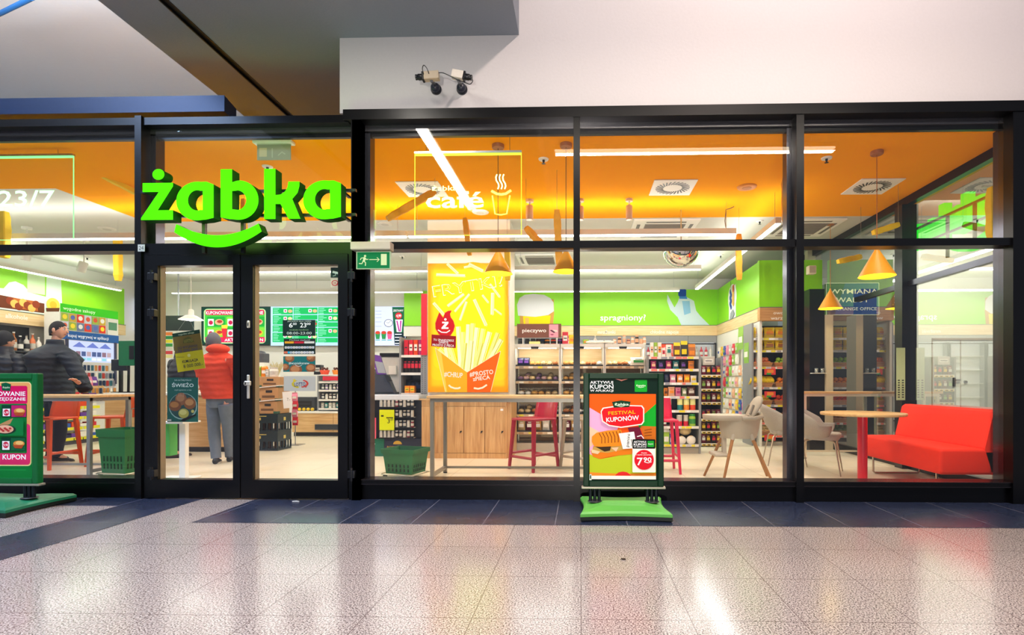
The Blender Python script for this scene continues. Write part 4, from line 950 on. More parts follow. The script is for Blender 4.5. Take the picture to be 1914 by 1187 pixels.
# flame badge
fl = [(815, 850), (760, 820), (730, 770), (728, 720), (745, 670), (765, 620), (785, 650), (800, 668), (815, 625), (845, 608), (878, 605), (862, 635), (868, 665), (893, 700), (905, 745), (893, 790), (868, 830)]
a.poly([(X(815 + (x - 815) * 1.06), Y(735 + (y - 735) * 1.05)) for x, y in fl], '#ffb030'); a.poly([(X(x), Y(y)) for x, y in fl], '#d81420')
a.poly([(X(790), Y(706)), (X(848), Y(706)), (X(848), Y(720)), (X(818), Y(757)), (X(848), Y(757)), (X(848), Y(772)), (X(784), Y(772)), (X(784), Y(760)), (X(816), Y(721)), (X(790), Y(721))], '#ffffff').circ(X(820), Y(685), 2.3, '#ffffff'); a.stroke([(X(752), Y(780)), (X(785), Y(802)), (X(830), Y(805)), (X(862), Y(785))], 2, '#ffffff')
a.poly([(X(693), Y(822)), (X(918), Y(838)), (X(915), Y(948)), (X(690), Y(930))], '#a01018')
a.text('TU ZNAJDZIESZ', X(710), X(900), Y(884), Y(866), '#ffffff', .03, R(-3)); a.text('OFERTĘ', X(760), X(848), Y(905), Y(887), '#ffffff', .03, R(-3)); a.text('PROSTO Z PIECA', X(702), X(900), Y(932), Y(912), '#ffffff', .03, R(-3))
a.build('lit_print', t, (0, -.0605, .01))
l = area('light_box_light', (0, -.09, h / 2), (R(90), 0, 0), w * .9, h * .9, 16, (1, .80, .2)); l.parent = t
# cabinet of lockers round the pillar
Yc = 2.66
x0, x1 = FX(788, Yc), FX(947, Yc); H = FZ(870, 748, Yc)
t = thing('locker_cabinet', 'oak cabinet of tall locked doors under the light box', 'cabinet', ((x0 + x1) / 2, Yc, 0)); w = (x1 - x0) / 2
MB().m(M_OAK).box(-w, w, .02, .055, 0, H).box(-w, -w + .05, .05, .7, 0, H).box(w - .02, w + .06, .05, .7, 0, H).box(-w, -w + .165, -.0, .02, .075, H - .09).box(-w, w, .0, .02, 0, .072).box(-w, w, 0, .02, H - .085, H).build('body', t)
MB().m(M_OAKH).box(-w - .03, w + .08, -.02, .055, H, H + .02).build('worktop', t)
for (u0, u1) in ((828, 866.5), (867.5, 905.5), (906.5, 944)):
    a0, a1 = FX(u0, Yc) - t.location.x, FX(u1, Yc) - t.location.x
    dd = MB().m(M_OAK).box(a0 + .003, a1 - .003, -.0, .02, .078, H - .092, .002, 1).build('door', t)
    lk = MB().m(M_BLACK); zz = FZ(860, 807, Yc); lk.lathe([(.012, 0), (.011, .012)], 0, 0, 0, 10, Matrix.Translation((a1 - .04, .0, zz)) @ Matrix.Rotation(R(90), 4, 'X')); lk.box(a1 - .045, a1 - .02, -.02, -.012, zz + .005, zz + .014); lk.box(a1 - .05, a1 - .042, -.02, -.012, zz - .02, zz); lk.build('key', dd)
a0 = FX(938, Yc) - t.location.x; MB().m(M_WHITE).box(a0 - .02, a0 + .02, -.002, 0, FZ(938, 768, Yc), FZ(938, 764, Yc)).build('tag_plate', t)

# ================================================================== CAFE CORNER: CHAIRS, ROUND TABLE, SOFA, HIGH CHAIR
def armchair(x, y, rz, label):
    t = thing('armchair', label, 'armchair', (x, y, 0), rz, 'grey shell armchairs at the round table')
    # wrap-around shell: angle sweeps from one arm over the back to the other; back at +y
    N, K = 28, 7; v, f = [], []
    def P(i, k, off):
        a = R(-118 + 236 * i / N) ; c = math.cos(a); top = .80 - .17 * (1 - max(0, c)) ** 1.1 - (.05 if c < 0 else 0); bot = .43
        fz = k / K; z = bot + (top - bot) * fz; rr = .17 + .10 * min(1, fz * 1.6) ** .7 + .02 * fz + off
        return (math.sin(a) * rr * 1.04, math.cos(a) * rr * (.92 if c > 0 else 1.0) - .0 + .03 * fz * max(c, 0), z)
    for off in (0, .018):
        for i in range(N + 1):
            for k in range(K + 1): v.append(P(i, k, off))
    n1 = (N + 1) * (K + 1); g = lambda i, k, o: o * n1 + i * (K + 1) + k
    for i in range(N):
        for k in range(K): f.append((g(i, k, 0), g(i, k + 1, 0), g(i + 1, k + 1, 0), g(i + 1, k, 0))); f.append((g(i, k, 1), g(i + 1, k, 1), g(i + 1, k + 1, 1), g(i, k + 1, 1)))
        f.append((g(i, K, 0), g(i, K, 1), g(i + 1, K, 1), g(i + 1, K, 0))); f.append((g(i, 0, 0), g(i + 1, 0, 0), g(i + 1, 0, 1), g(i, 0, 1)))
    for k in range(K): f.append((g(0, k, 0), g(0, k, 1), g(0, k + 1, 1), g(0, k + 1, 0))); f.append((g(N, k, 0), g(N, k + 1, 0), g(N, k + 1, 1), g(N, k, 1)))
    m = mat('#a39d94', .75, noise=.12, scale=80, bump=.08)
    MB().m(m).add(v, f, True).build('shell', t)
    mb = MB().m(m); mb.ring([[(sx * s, sy * s2 - .0, z) for sx, sy in ((-.17, -.22), (.17, -.22), (.20, -.1), (.19, .1), (.1, .17), (-.1, .17), (-.19, .1), (-.20, -.1))] for s, s2, z in ((.9, .9, .40), (1, 1, .43), (1.02, 1.02, .465), (.9, .9, .48))], True); mb.build('seat', t)
    ml = mat('#b9ac96', .35, metal=.7)
    for sx in (-1, 1):
        for sy, sp in ((-1, -.06), (1, .07)):
            MB().m(ml).tube([(sx * .05, sy * .05, .405), (sx * .17, sy * .15, .395), (sx * .19, sy * .17, .37), (sx * .225, sy * .17 + sp, 0)], [.011, .011, .011, .007], 8).build('leg', t)
    return t
a0 = armchair(FX(1466, 2.25), 2.25, R(80), 'light grey shell armchair cut by the window post, nearest to the high chair')
dup(a0, (FX(1533, 1.6), 1.6, 0), R(62), 'grey shell armchair drawn up to the round table')

t = thing('round_table', 'round oak table on a red pedestal in front of the red sofa', 'round table', (FX(1612, .86), .86, 0)); H = FZ(1612, 771, .86); rt = 72 / FPX * DZ(1612, .86)
MB().m(wood('#e6c084', '#c99a5c', axis=0)).lathe([(rt - .004, H - .028), (rt, H - .022), (rt, H - .004), (rt - .004, H), (.01, H)], 0, 0, 0, 56).build('tabletop', t)
m = mat('#d4122e', .35, noise=.03, coat=.3); MB().m(m).lathe([(.048, .015), (.048, H - .029)], 0, 0, 0, 24).build('pedestal', t)
MB().m(m).lathe([(.245, 0), (.25, .006), (.25, .012), (.06, .022), (.049, .024)], 0, 0, 0, 40).build('base_plate', t)

t = thing('sofa', 'bright red-orange two seat sofa with slanted back beside the glass wall', 'sofa', (0, 0, 0)); m = mat('#f42a04', .8, noise=.10, scale=120, bump=.06)
sx0, sx1, sy0, sy1 = 3.42, 4.05, .27, 1.72; t.location = ((sx0 + sx1) / 2, (sy0 + sy1) / 2, 0); cx, cy = t.location.x, t.location.y
MB().m(m).box(sx0 - cx, sx1 - cx - .10, sy0 - cy, sy1 - cy, .20, .445, .03, 4).build('seat', t)
pts = [(.17, .20), (.315, .20), (.315, .66), (.30, .80), (.27, .82), (.21, .82), (.18, .80), (.10, .46), (.10, .44)]
rings = []
for yy, s in ((sy0 - cy, .96), (sy0 - cy + .02, 1), (sy1 - cy - .02, 1), (sy1 - cy, .96)):
    rings.append([(.21 + (px_ - .21) * s, yy, .5 + (pz - .5) * s) for px_, pz in pts])
MB().m(m).ring(rings, False).build('backrest', t)
mm = mat('#c9c0b0', .25, metal=.9)
for yy in (sy0 - cy + .12, sy1 - cy - .2):
    MB().m(mm).tube([(-.27, yy, .2), (-.27, yy, .03), (-.25, yy, .012), (.25, yy, .012), (.27, yy, .03), (.27, yy, .2)], .011, 8).build('leg', t)

# high chair, seen from the side, tray towards -x
t = thing('high_chair', 'grey baby high chair with a tray and wooden legs beside the window post', 'high chair', (FX(1384, 1.1), 1.1, 0))
mg = mat('#b5aa98', .5, noise=.04); mw = wood('#b9814a', '#8f5c2e', axis=2)
k = DZ(1384, 1.1) / FPX; q = lambda u, v: ((u - 1384) * k, CAM_H - (v - PY0) * k)
zt = q(0, 775)[1]
# tray: rounded slab
x0, x1 = q(1314, 0)[0], q(1388, 0)[0]
pl = arc(x0 + .16, 0, .16, .19, 90, 270, 14) + [(x1, -.19), (x1, .19)]
mb = MB().m(mg)
mb.ring([[(x, y, zt - .055) for x, y in [(px_ * .98, py_ * .94) for px_, py_ in pl]], [(x, y, zt - .03) for x, y in pl], [(x, y, zt - .008) for x, y in pl], [(x0 * 0 + x, y, zt) for x, y in [(px_ * .995, py_ * .97) for px_, py_ in pl]]], False)
mb.build('tray', t)
pl2 = [(px_ * .88 - .02, py_ * .8) for px_, py_ in pl]; MB().m(mat('#c9bfae', .4)).ring([[(x, y, zt + .0005) for x, y in pl2], [(x * .97, y * .95, zt + .004) for x, y in pl2]], False).build('tray_inset', t)
mb = MB().m(mg)   # tub
def ov(cx_, rx, ry, z, n=16): return [(cx_ + rx * math.cos(2 * PI * i / n), ry * math.sin(2 * PI * i / n), z) for i in range(n)]
xs0, xs1 = q(1343, 0)[0], q(1420, 0)[0]; c_ = (xs0 + xs1) / 2; rx = (xs1 - xs0) / 2
mb.ring([ov(c_, rx * .82, .13, q(0, 815)[1] - .02), ov(c_, rx * .95, .16, q(0, 800)[1]), ov(c_, rx, .18, zt - .06), ov(c_ + .01, rx * 1.04, .19, zt - .045)], True); mb.build('seat_tub', t)
mb = MB().m(mg)   # rim/armrest
mb.tube([(x1 - .06, -.19, zt - .03), (q(1400, 0)[0], -.2, zt - .03), (q(1414, 0)[0], -.17, zt - .01), (q(1421, 0)[0], 0, zt + .01), (q(1414, 0)[0], .17, zt - .01), (q(1400, 0)[0], .2, zt - .03), (x1 - .06, .19, zt - .03)], .022, 8); mb.build('armrest', t)
b0 = Vector((q(1400, 0)[0], 0, zt - .02)); b1 = Vector((q(1420, 745)[0], 0, q(0, 742)[1])); d = (b1 - b0).normalized(); nrm = Vector((d.z, 0, -d.x))
rings = []
for f_, wd, th in ((0, .13, .03), (.25, .15, .035), (.6, .155, .04), (.88, .13, .035), (1, .08, .02)):
    c0 = b0.lerp(b1, f_); rings.append([c0 + nrm * (th * math.cos(2 * PI * i / 16)) + Vector((0, wd * math.sin(2 * PI * i / 16), 0)) for i in range(16)])
MB().m(mg).ring(rings, True).build('backrest', t)
MB().m(mat('#8f867a', .6)).tube([b0 + Vector((-.02, -.10, .03)), b0.lerp(b1, .6) + Vector((-.05, -.08, 0))], .012, 6).tube([b0 + Vector((-.02, .10, .03)), b0.lerp(b1, .6) + Vector((-.05, .08, 0))], .012, 6).build('harness', t)
for (u0, v0, u1, yy, y2) in ((1366, 812, 1341, -.10, -.24), (1357, 812, 1325, .10, .22), (1398, 812, 1430, -.10, -.24), (1408, 812, 1446, .10, .22)):
    a_ = q(u0, v0); b_ = q(u1, 0); MB().m(mw).tube([(a_[0], yy, a_[1]), (b_[0], y2, .0)], [.019, .013], 10).build('leg', t)
    MB().m(mg).tube([(a_[0] + (a_[0] - b_[0]) * .08, yy, a_[1] + .04), (a_[0] + (b_[0] - a_[0]) * .1, yy + (y2 - yy) * .1, a_[1] * .9)], .024, 10).build('leg_socket', t)
xx, zz = q(1345, 848); MB().m(mg).box(xx - .085, xx + .075, -.15, .15, zz - .02, zz + .015, .014, 3).box(xx + .03, xx + .07, -.03, .03, zz, q(0, 812)[1]).build('footrest', t)

# white poster rack by the door with the green panel
t = thing('display_stand', 'white display stand on a single post behind the door glass', 'display stand', (FX(344, .95), .95, 0)); k = DZ(344, .95) / FPX
H = CAM_H - (787 - PY0) * k
MB().m(M_WHITE).box(-.2, .09, -.14, .14, H - .02, H).build('shelf_board', t); MB().m(M_WHITE).box(-.035, .035, -.03, .03, .02, H - .0205, .003, 1).build('post', t)
MB().m(M_WHITE).box(-.27, .10, -.16, .14, 0, .019, .004, 1).build('base_plate', t)
MB().m(mat('#4fae4a', .5)).box(-.265, -.152, -.02, .10, CAM_H - (852 - PY0) * k, H - .021).build('green_panel', t)
# ================================================================== FASCIA BOARDS WITH PRINTS
ZF0, ZF1, ZW0 = 2.35, 3.14, 2.12        # green band bottom, top; cream band bottom
XR = 3.04; YFA = 7.02; YFB = 4.2
def board(name, label, loc, rz, w, printfn=None, green=True, woodtex=M_PALEWOOD):
    """green fascia over a cream wooden band; local x along the board, faces local -y"""
    t = thing(name, label, 'fascia board', loc, rz, 'green fascia boards above the shelving')
    MB().m(M_LIME).box(-w / 2, w / 2, 0, .08, ZF0, ZF1).build('green_panel', t)
    MB().m(woodtex).box(-w / 2, w / 2, -.03, .08, ZW0, ZF0 - .012).build('wood_band', t)
    MB().m(mat('#6f7a66', .5)).box(-w / 2, w / 2, -.035, .08, ZF0 - .012, ZF0).build('trim_strip', t)
    if printfn: printfn(t, w)
    return t
xA, xB = FX(965, YFA) - .45, XR - .002
wA = xB - xA
def artA(em=0.0): return Art(0, 0, wA, ZF1 - ZW0, wA, ZF1 - ZW0, em)
ua = lambda u: FX(u, YFA) - xA; va = lambda v: ZF1 - FZ(1150, v, YFA)
def printA(t, w):
    a = artA(); U, V = ua, va
    # beer glass with foam
    bx = lambda x: U(940 + x / 4.946); by = lambda y: V(460 + y / 4.946)
    a.poly([(bx(150), by(490)), (bx(470), by(490)), (bx(474), by(620)), (bx(462), by(745)), (bx(160), by(745))], '#c9974a')
    a.poly([(bx(185), by(640)), (bx(440), by(640)), (bx(432), by(745)), (bx(195), by(745))], '#e6d400'); a.poly([(bx(205), by(660)), (bx(240), by(660)), (bx(240), by(745)), (bx(212), by(745))], '#ffb35a')
    a.poly([(bx(140), by(640)), (bx(130), by(540)), (bx(155), by(475)), (bx(200), by(448)), (bx(280), by(438)), (bx(380), by(448)), (bx(440), by(480)), (bx(468), by(520)), (bx(472), by(600)), (bx(420), by(635)), (bx(300), by(652)), (bx(200), by(645))], '#d9dade')
    a.text('spragniony?', U(1122), U(1207), V(599), V(588), '#ffffff', .03)
    # water bottle and splash
    cx_ = lambda x: U(1200 + x / 4.945); cy_ = lambda y: V(460 + y / 4.945)
    a.poly([(cx_(235), cy_(450)), (cx_(262), cy_(500)), (cx_(300), cy_(570)), (cx_(330), cy_(520)), (cx_(345), cy_(478)), (cx_(420), cy_(478)), (cx_(480), cy_(510)), (cx_(500), cy_(600)), (cx_(540), cy_(650)), (cx_(628), cy_(738)), (cx_(365), cy_(738)), (cx_(330), cy_(660)), (cx_(260), cy_(590)), (cx_(232), cy_(510))], '#cfe3ee')
    a.poly([(cx_(370), cy_(510)), (cx_(440), cy_(510)), (cx_(450), cy_(620)), (cx_(390), cy_(640))], '#8fc4ea'); a.poly([(cx_(345), cy_(490)), (cx_(345), cy_(465)), (cx_(410), cy_(465)), (cx_(418), cy_(492))], '#3f86d8')
    a.rr(cx_(335), cy_(402), cx_(408), cy_(468), .03, '#1246a8')
    a.build('mural_print', t, (0, -.001, ZW0))
    b = artA(); b.text('mrożonki', U(1117), U(1150), V(624), V(617.5), '#fbf6ea', .02); b.text('chłodne napoje', U(1215), U(1268), V(624), V(617.5), '#fbf6ea', .02); b.rect(0, .0, .001, .001, '#e4c98e')
    b.build('raised_lettering', t, (0, -.032, ZW0))
board('fascia_board', 'long lime green board with a beer glass, the word spragniony? and a splashing water bottle', ((xA + xB) / 2, YFA, 0), 0, wA, printA)
x0, x1 = FX(757, YFA) - .02, xA - .01
board('fascia_board', 'short lime green board between the menu screens and the light box pillar', ((x0 + x1) / 2, YFA, 0), 0, x1 - x0, woodtex=M_WALL)
def printS(t, w):
    a = Art(0, 0, w, ZF1 - ZW0, w, ZF1 - ZW0)
    # muesli bowl, spoon and cloth: local x grows towards the viewer
    a.poly([(w * .32, .30), (w * .5, .12), (w * .5, .79), (w * .32, .79)], '#e9ebee'); a.circ(w * .41, .36, .30, '#f3f3f0', .27, 28); a.circ(w * .41, .35, .26, '#dfe7ea', .23, 28)
    for k in range(9): a.circ(w * .36 + .035 * (k % 3), .22 + .045 * k * .9, .05, '#2a4a9a')
    for k in range(10): a.circ(w * .43 + .05 * (k % 2), .18 + .035 * k, .05, '#e2b45a')
    for k in range(4): a.circ(w * .45, .16 + .02 * k, .045, '#d8604a')
    a.stroke([(w * .38, .02), (w * .39, .25)], .02, '#1a4a2a'); a.poly([(w * .38, .66), (w * .44, .60), (w * .48, .70), (w * .42, .79), (w * .36, .79)], '#9aa0a4')
    a.build('mural_print', t, (0, -.001, ZW0))
yS0, yS1 = YFB + .08, YFA - .002
board('fascia_board', 'lime green board with a muesli bowl picture on the wall of sweets', (XR, (yS0 + yS1) / 2, 0), R(-90), yS1 - yS0, printS)
x0, x1 = XR - .03, XG - .06
def printF(t, w):
    a = Art(0, 0, w, ZF1 - ZW0, w, ZF1 - ZW0); u = lambda p: FX(p, YFB) - x0; v = lambda p: ZF1 - FZ(1450, p, YFB)
    a.text('owoce', u(1444), u(1472), v(588), v(582.5), '#fbf6ea', .03); a.text('warzywa', u(1439), u(1479), v(598), v(592), '#fbf6ea', .03); a.build('raised_lettering', t, (0, -.032, ZW0))
board('fascia_board', 'lime green board with the words owoce warzywa over the fruit shelves', ((x0 + x1) / 2, YFB - .01, 0), 0, x1 - x0, printF, woodtex=wood('#cf9f66', '#b98450', axis=0))
# alcohol wall
XWL = -10.05; yL0, yL1 = .6, 6.62
def printL(t, w):
    a = Art(0, 0, w, ZF1 - ZW0, w, ZF1 - ZW0)
    yy = lambda u: ((XWL / ((u - 1085) / 1000)) - CAM_D - .27) - yL0      # position along the wall of a photo column
    A0 = yy(-60); p = lambda u: yy(u)
    a.poly([(p(-60), .45), (p(8), .42), (p(18), .30), (p(30), .26), (p(45), .30), (p(58), .42), (p(88), .45), (p(88), .79), (p(-60), .79)], '#dfe6df')
    a.poly([(p(88), .05), (p(115), .05), (p(118), .79), (p(86), .79)], '#d8ead8'); a.rect(p(52), .02, p(85), .42, '#cfe8b8')
    a.poly([(p(-60), .52), (p(84), .58), (p(84), .76), (p(-60), .76)], '#6a3418'); a.poly([(p(20), .56), (p(70), .56), (p(72), .74), (p(24), .74)], '#b8642a')
    for k in range(7): a.circ(p(20 + k * 8), .62 + .04 * (k % 3), .07, '#e8b45a' if k % 2 else '#8a3a1c')
    a.circ(p(100), .58, .13, '#d8c24a'); a.circ(p(100), .58, .07, '#f0a42a'); a.poly([(p(86), .66), (p(112), .62), (p(110), .76), (p(88), .76)], '#5a3018')
    a.build('mural_print', t, (0, -.001, ZW0))
    b = Art(0, 0, w, ZF1 - ZW0, w, ZF1 - ZW0); b.text('alkohole', p(8), p(50), .93, .85, '#fff8ec', .03); b.build('raised_lettering', t, (0, -.032, ZW0))
board('fascia_board', 'lime green board with a picture of whisky and drinks over the word alkohole', (XWL, (yL0 + yL1) / 2, 0), R(90), yL1 - yL0, printL)

# ================================================================== SHELVING AND GOODS
M_SHELF = mat('#dcd9d2', .4, noise=.03); M_DARKB = mat('#1b1c22', .5, noise=.05); M_GSH = mat('#8f9092', .4, noise=.03)
def shelf_unit(name, label, cat, x0, x1, y, depth, zs, top=None, back=M_DARKB, tags=True, lip=.035, sides=True, base=.1, board=M_SHELF, zb=0.0):
    """open shelving facing -y: front edge at y, shelves at heights zs"""
    t = thing(name, label, cat, ((x0 + x1) / 2, y, 0)); w = (x1 - x0) / 2; top = top or max(zs) + .3
    MB().m(back).box(-w, w, depth, depth + .02, max(base, zb), top).build('back_panel', t)
    if sides:
        for s in (-1, 1): MB().m(M_GSH).box(s * w - .015, s * w + .015, -.0, depth + .03, zb, top).build('side_panel', t)
    if base: MB().m(mat('#b3aea2', .5)).box(-w + .015, w - .015, .02, depth, 0, base).build('plinth', t)
    for i, z in enumerate(zs):
        s = MB().m(board).box(-w + .016, w - .016, 0, depth, z - .018, z).build('shelf', t)
        mb = MB().m(mat('#e6e3dd', .4)); mb.box(-w + .016, w - .016, -.006, 0, z - lip, z + .004)
        if tags:
            x = -w + .05
            while x < w - .1:
                cw = random.choice((.05, .07, .09)); c = random.choice(('#f4e21a', '#f4e21a', '#f07a6a', '#cfcfd6', '#ffffff', '#9a9aa6'))
                mb.m(mat(c, .5, noise=0)); mb.box(x, x + cw, -.008, -.006, z - lip + .004, z); x += cw + random.choice((.01, .03, .06))
        mb.build('price_rail', s)
    return t
GM = {}
def gmesh(kind, c1, c2='#ffffff', w=.1, h=.15, d=.05):
    key = (kind, c1, c2, w, h, d)
    if key in GM: return GM[key]
    mb = MB(); m1 = mat(c1, .35, noise=.10, scale=25); m2 = mat(c2, .4, noise=.25, scale=30)
    if kind == 'bag':       # pillow bag, crimped top and bottom, printed panel
        N = 6
        rings = []
        for j in range(7):
            f = j / 6; th = d / 2 * math.sin(PI * min(max(f, .02), .98)) ** .6; ww = w / 2 * (1 - .10 * math.sin(PI * f))
            ring = []
            for i in range(12):
                a = 2 * PI * i / 12; ring.append((ww * math.cos(a) * (1 if abs(math.cos(a)) < .9 else 1.0), -th * math.sin(a) * 1, f * h))
            rings.append(ring)
        mb.m(m1).ring(rings, True); mb.m(m2)
        mb.add([(sx * w * .30, -d * .52, h * z) for sx, z in ((-1, .34), (1, .34), (1, .66), (-1, .66))], [(0, 1, 2, 3)]); mb.m(m1).box(-w * .46, w * .46, -.002, .002, h * .985, h * 1.05)
        mb.m(m2).box(-w * .2, w * .2, -d * .40, -d * .30, h * .74, h * .82)
    elif kind == 'box':
        mb.m(m1).box(-w / 2, w / 2, -d / 2, d / 2, 0, h, .002, 1); mb.m(m2).box(-w * .36, w * .36, -d / 2 - .001, -d / 2 + .001, h * .3, h * .72); mb.m(mat('#33303a', .5, noise=0)).box(-w * .28, w * .28, -d / 2 - .002, -d / 2, h * .46, h * .54)
    elif kind == 'carton': # tall slim pack with gable
        mb.m(m1).box(-w / 2, w / 2, -d / 2, d / 2, 0, h * .86); mb.m(m1).add([(-w / 2, -d / 2, h * .86), (w / 2, -d / 2, h * .86), (w / 2, d / 2, h * .86), (-w / 2, d / 2, h * .86), (-w / 2, 0, h), (w / 2, 0, h)], [(0, 1, 5, 4), (2, 3, 4, 5), (1, 2, 5), (3, 0, 4)])
        mb.m(m2).box(-w * .4, w * .4, -d / 2 - .001, -d / 2 + .001, h * .3, h * .6)
    elif kind == 'bottle':
        r = w / 2; mb.m(m1).lathe([(r * .9, 0), (r, h * .03), (r, h * .55), (r * .85, h * .64), (r * .38, h * .74), (r * .34, h * .92), (r * .40, h * .925), (r * .40, h)], 0, 0, 0, 12); mb.m(m2).lathe([(r * 1.02, h * .15), (r * 1.02, h * .45)], 0, 0, 0, 12); mb.m(m2).lathe([(r * .43, h * .93), (r * .43, h * 1.005)], 0, 0, 0, 10)
    elif kind == 'jar':
        r = w / 2; mb.m(m1).lathe([(r * .92, 0), (r, h * .05), (r, h * .72), (r * .85, h * .82)], 0, 0, 0, 14); mb.m(m2).lathe([(r * .9, h * .82), (r * .9, h)], 0, 0, 0, 14).lathe([(r * 1.01, h * .2), (r * 1.01, h * .6)], 0, 0, 0, 14)
    elif kind == 'tube':
        r = w / 2; mb.m(m1).lathe([(r, 0), (r, h * .45)], 0, 0, 0, 16); mb.m(m2).lathe([(r, h * .45), (r, h * .93)], 0, 0, 0, 16); mb.m(mat('#e8e4da', .3)).lathe([(r * 1.04, h * .93), (r * 1.04, h), (r * .6, h * 1.0)], 0, 0, 0, 16)
    elif kind == 'bun':
        mb.m(m1); mb.ball((0, 0, h * .45), 1, 12, 8, (w / 2, d / 2, h * .5)); mb.m(m2).ball((0, -d * .05, h * .72), 1, 8, 5, (w * .3, d * .28, h * .26))
    elif kind == 'loaf':
        rings = []
        for i in range(9):
            f = i / 8; s = max(.25, math.sin(PI * f) ** .45); rings.append([(-w / 2 + w * f, d / 2 * s * math.cos(2 * PI * k / 10), h / 2 + h / 2 * s * math.sin(2 * PI * k / 10)) for k in range(10)])
        mb.m(m1).ring(rings, True); mb.m(m2)
        for i in range(4): x = -w * .3 + w * .2 * i; mb.tube([(x, -d * .32, h * .78), (x + .02, 0, h * 1.0), (x + .03, d * .25, h * .85)], h * .06, 5)
    elif kind == 'fruit':
        mb.m(m1).ball((0, 0, h / 2), h / 2, 12, 8, (1, 1, .93)); mb.m(m2).tube([(0, 0, h * .9), (.003, 0, h * 1.02)], h * .04, 5)
    elif kind == 'bananas':
        mb.m(m1)
        for k in range(5):
            a = -.5 + .25 * k; pts = [(math.sin(a) * .02 + (k - 2) * .012, -.0 - .09 * math.sin(PI * f), h * (1 - f) + .02) for f in [j / 6 for j in range(7)]]
            pts = [(x + (k - 2) * .02 * j / 6, y, z) for j, (x, y, z) in enumerate(pts)]; mb.tube(pts, [.007, .016, .020, .021, .020, .016, .007], 7)
        mb.m(m2).tube([(0, 0, h), (0, .0, h + .035)], .012, 6)
    elif kind == 'pouch':   # stand-up pouch
        mb.m(m1).ring([[(-w / 2, -d / 2, 0), (w / 2, -d / 2, 0), (w / 2, d / 2, 0), (-w / 2, d / 2, 0)], [(-w / 2, -d * .45, h * .5), (w / 2, -d * .45, h * .5), (w / 2, d * .4, h * .5), (-w / 2, d * .4, h * .5)], [(-w / 2, -.003, h), (w / 2, -.003, h), (w / 2, .003, h), (-w / 2, .003, h)]], False)
        mb.m(m2).add([(-w * .38, -d * .49, h * .16), (w * .38, -d * .49, h * .16), (w * .38, -d * .46, h * .48), (-w * .38, -d * .46, h * .48)], [(0, 1, 2, 3)])
        mb.add([(-w * .5, -d * .26 - .002, h * .76), (w * .5, -d * .26 - .002, h * .76), (w * .5, -.006, h * 1.0), (-w * .5, -.006, h * 1.0)], [(0, 1, 2, 3)])
    elif kind == 'hang':    # flat packet on a hook
        mb.m(m1).ring([[(-w / 2, -.003, 0), (w / 2, -.003, 0), (w / 2, .003, 0), (-w / 2, .003, 0)], [(-w / 2, -d / 2, h * .25), (w / 2, -d / 2, h * .25), (w / 2, d / 2, h * .25), (-w / 2, d / 2, h * .25)], [(-w / 2, -d / 2, h * .6), (w / 2, -d / 2, h * .6), (w / 2, d / 2, h * .6), (-w / 2, d / 2, h * .6)], [(-w / 2, -.003, h * .85), (w / 2, -.003, h * .85), (w / 2, .003, h * .85), (-w / 2, .003, h * .85)], [(-w / 2, -.003, h), (w / 2, -.003, h), (w / 2, .003, h), (-w / 2, .003, h)]], False)
        mb.m(m2).box(-w * .36, w * .36, -d / 2 - .002, -d / 2, h * .3, h * .56)
    elif kind == 'flat':
        mb.m(m1).box(-w / 2, w / 2, -d / 2, d / 2, 0, h, .004, 1); mb.m(m2).box(-w * .3, w * .3, -d * .3, d * .3, h, h + .001)
    me = mb.mesh(kind); GM[key] = me; return me
NAMES = dict(bag='snack_bag', box='carton_box', carton='drink_carton', bottle='bottle', jar='jar', tube='snack_tube', bun='bread_roll', loaf='bread_loaf', fruit='fruit', bananas='banana_bunch', pouch='stand_up_pouch', hang='hanging_packet', flat='tray_pack')
CATS = dict(bag='snack bag', box='box', carton='carton', bottle='bottle', jar='jar', tube='snack tube', bun='bread roll', loaf='bread', fruit='fruit', bananas='bananas', pouch='pouch', hang='packet', flat='tray')
CN = {'#d8203a': 'red', '#e8481c': 'orange-red', '#f08a1a': 'orange', '#f4c81a': 'yellow', '#ffd400': 'bright yellow', '#2c8a3a': 'green', '#8fc04a': 'light green', '#1a7a7a': 'teal', '#2a56b0': 'blue', '#14204a': 'navy', '#6a3a9a': 'purple', '#b0246a': 'magenta', '#e88aa8': 'pink', '#f2ede2': 'white', '#c9c4ba': 'pale grey', '#17161a': 'black', '#5a2c18': 'dark brown', '#a8642c': 'brown', '#d8a050': 'golden', '#e6c890': 'pale golden', '#f2b890': 'peach', '#7a1430': 'maroon', '#3a3f48': 'dark grey', '#f6f09a': 'pale yellow', '#e07a4a': 'salmon', '#9ac43a': 'lime', '#8a9a6a': 'grey-green'}
def put(kind, c1, c2, w, h, d, loc, where, rz=0.0, name=None, cat=None, rot=None):
    nm = name or NAMES[kind]; lb = '%s %s %s' % (CN.get(c1, 'coloured'), nm.replace('_', ' '), where)
    return inst(nm, gmesh(kind, c1, c2, w, h, d), loc, lb, cat or CATS[kind], '%s %ss %s' % (CN.get(c1, 'coloured'), nm.replace('_', ' '), where), rot or (0, 0, rz))
def row(items, x0, x1, y, z, where, jitter=.02, depthrows=1, dy=.12):
    """items: list of (kind, c1, c2, w, h, d[, name, cat]); spread evenly over x0..x1"""
    n = len(items); tw = (x1 - x0) / n
    for r_ in range(depthrows):
        for i, it in enumerate(items):
            kind, c1, c2, w, h, d = it[:6]; nm = it[6] if len(it) > 6 else None; ct = it[7] if len(it) > 7 else None
            put(kind, c1, c2, w, h, d, (x0 + tw * (i + .5), y + d / 2 + r_ * dy + random.uniform(0, jitter), z), where, R(random.uniform(-4, 4)) if jitter else 0, nm, ct)

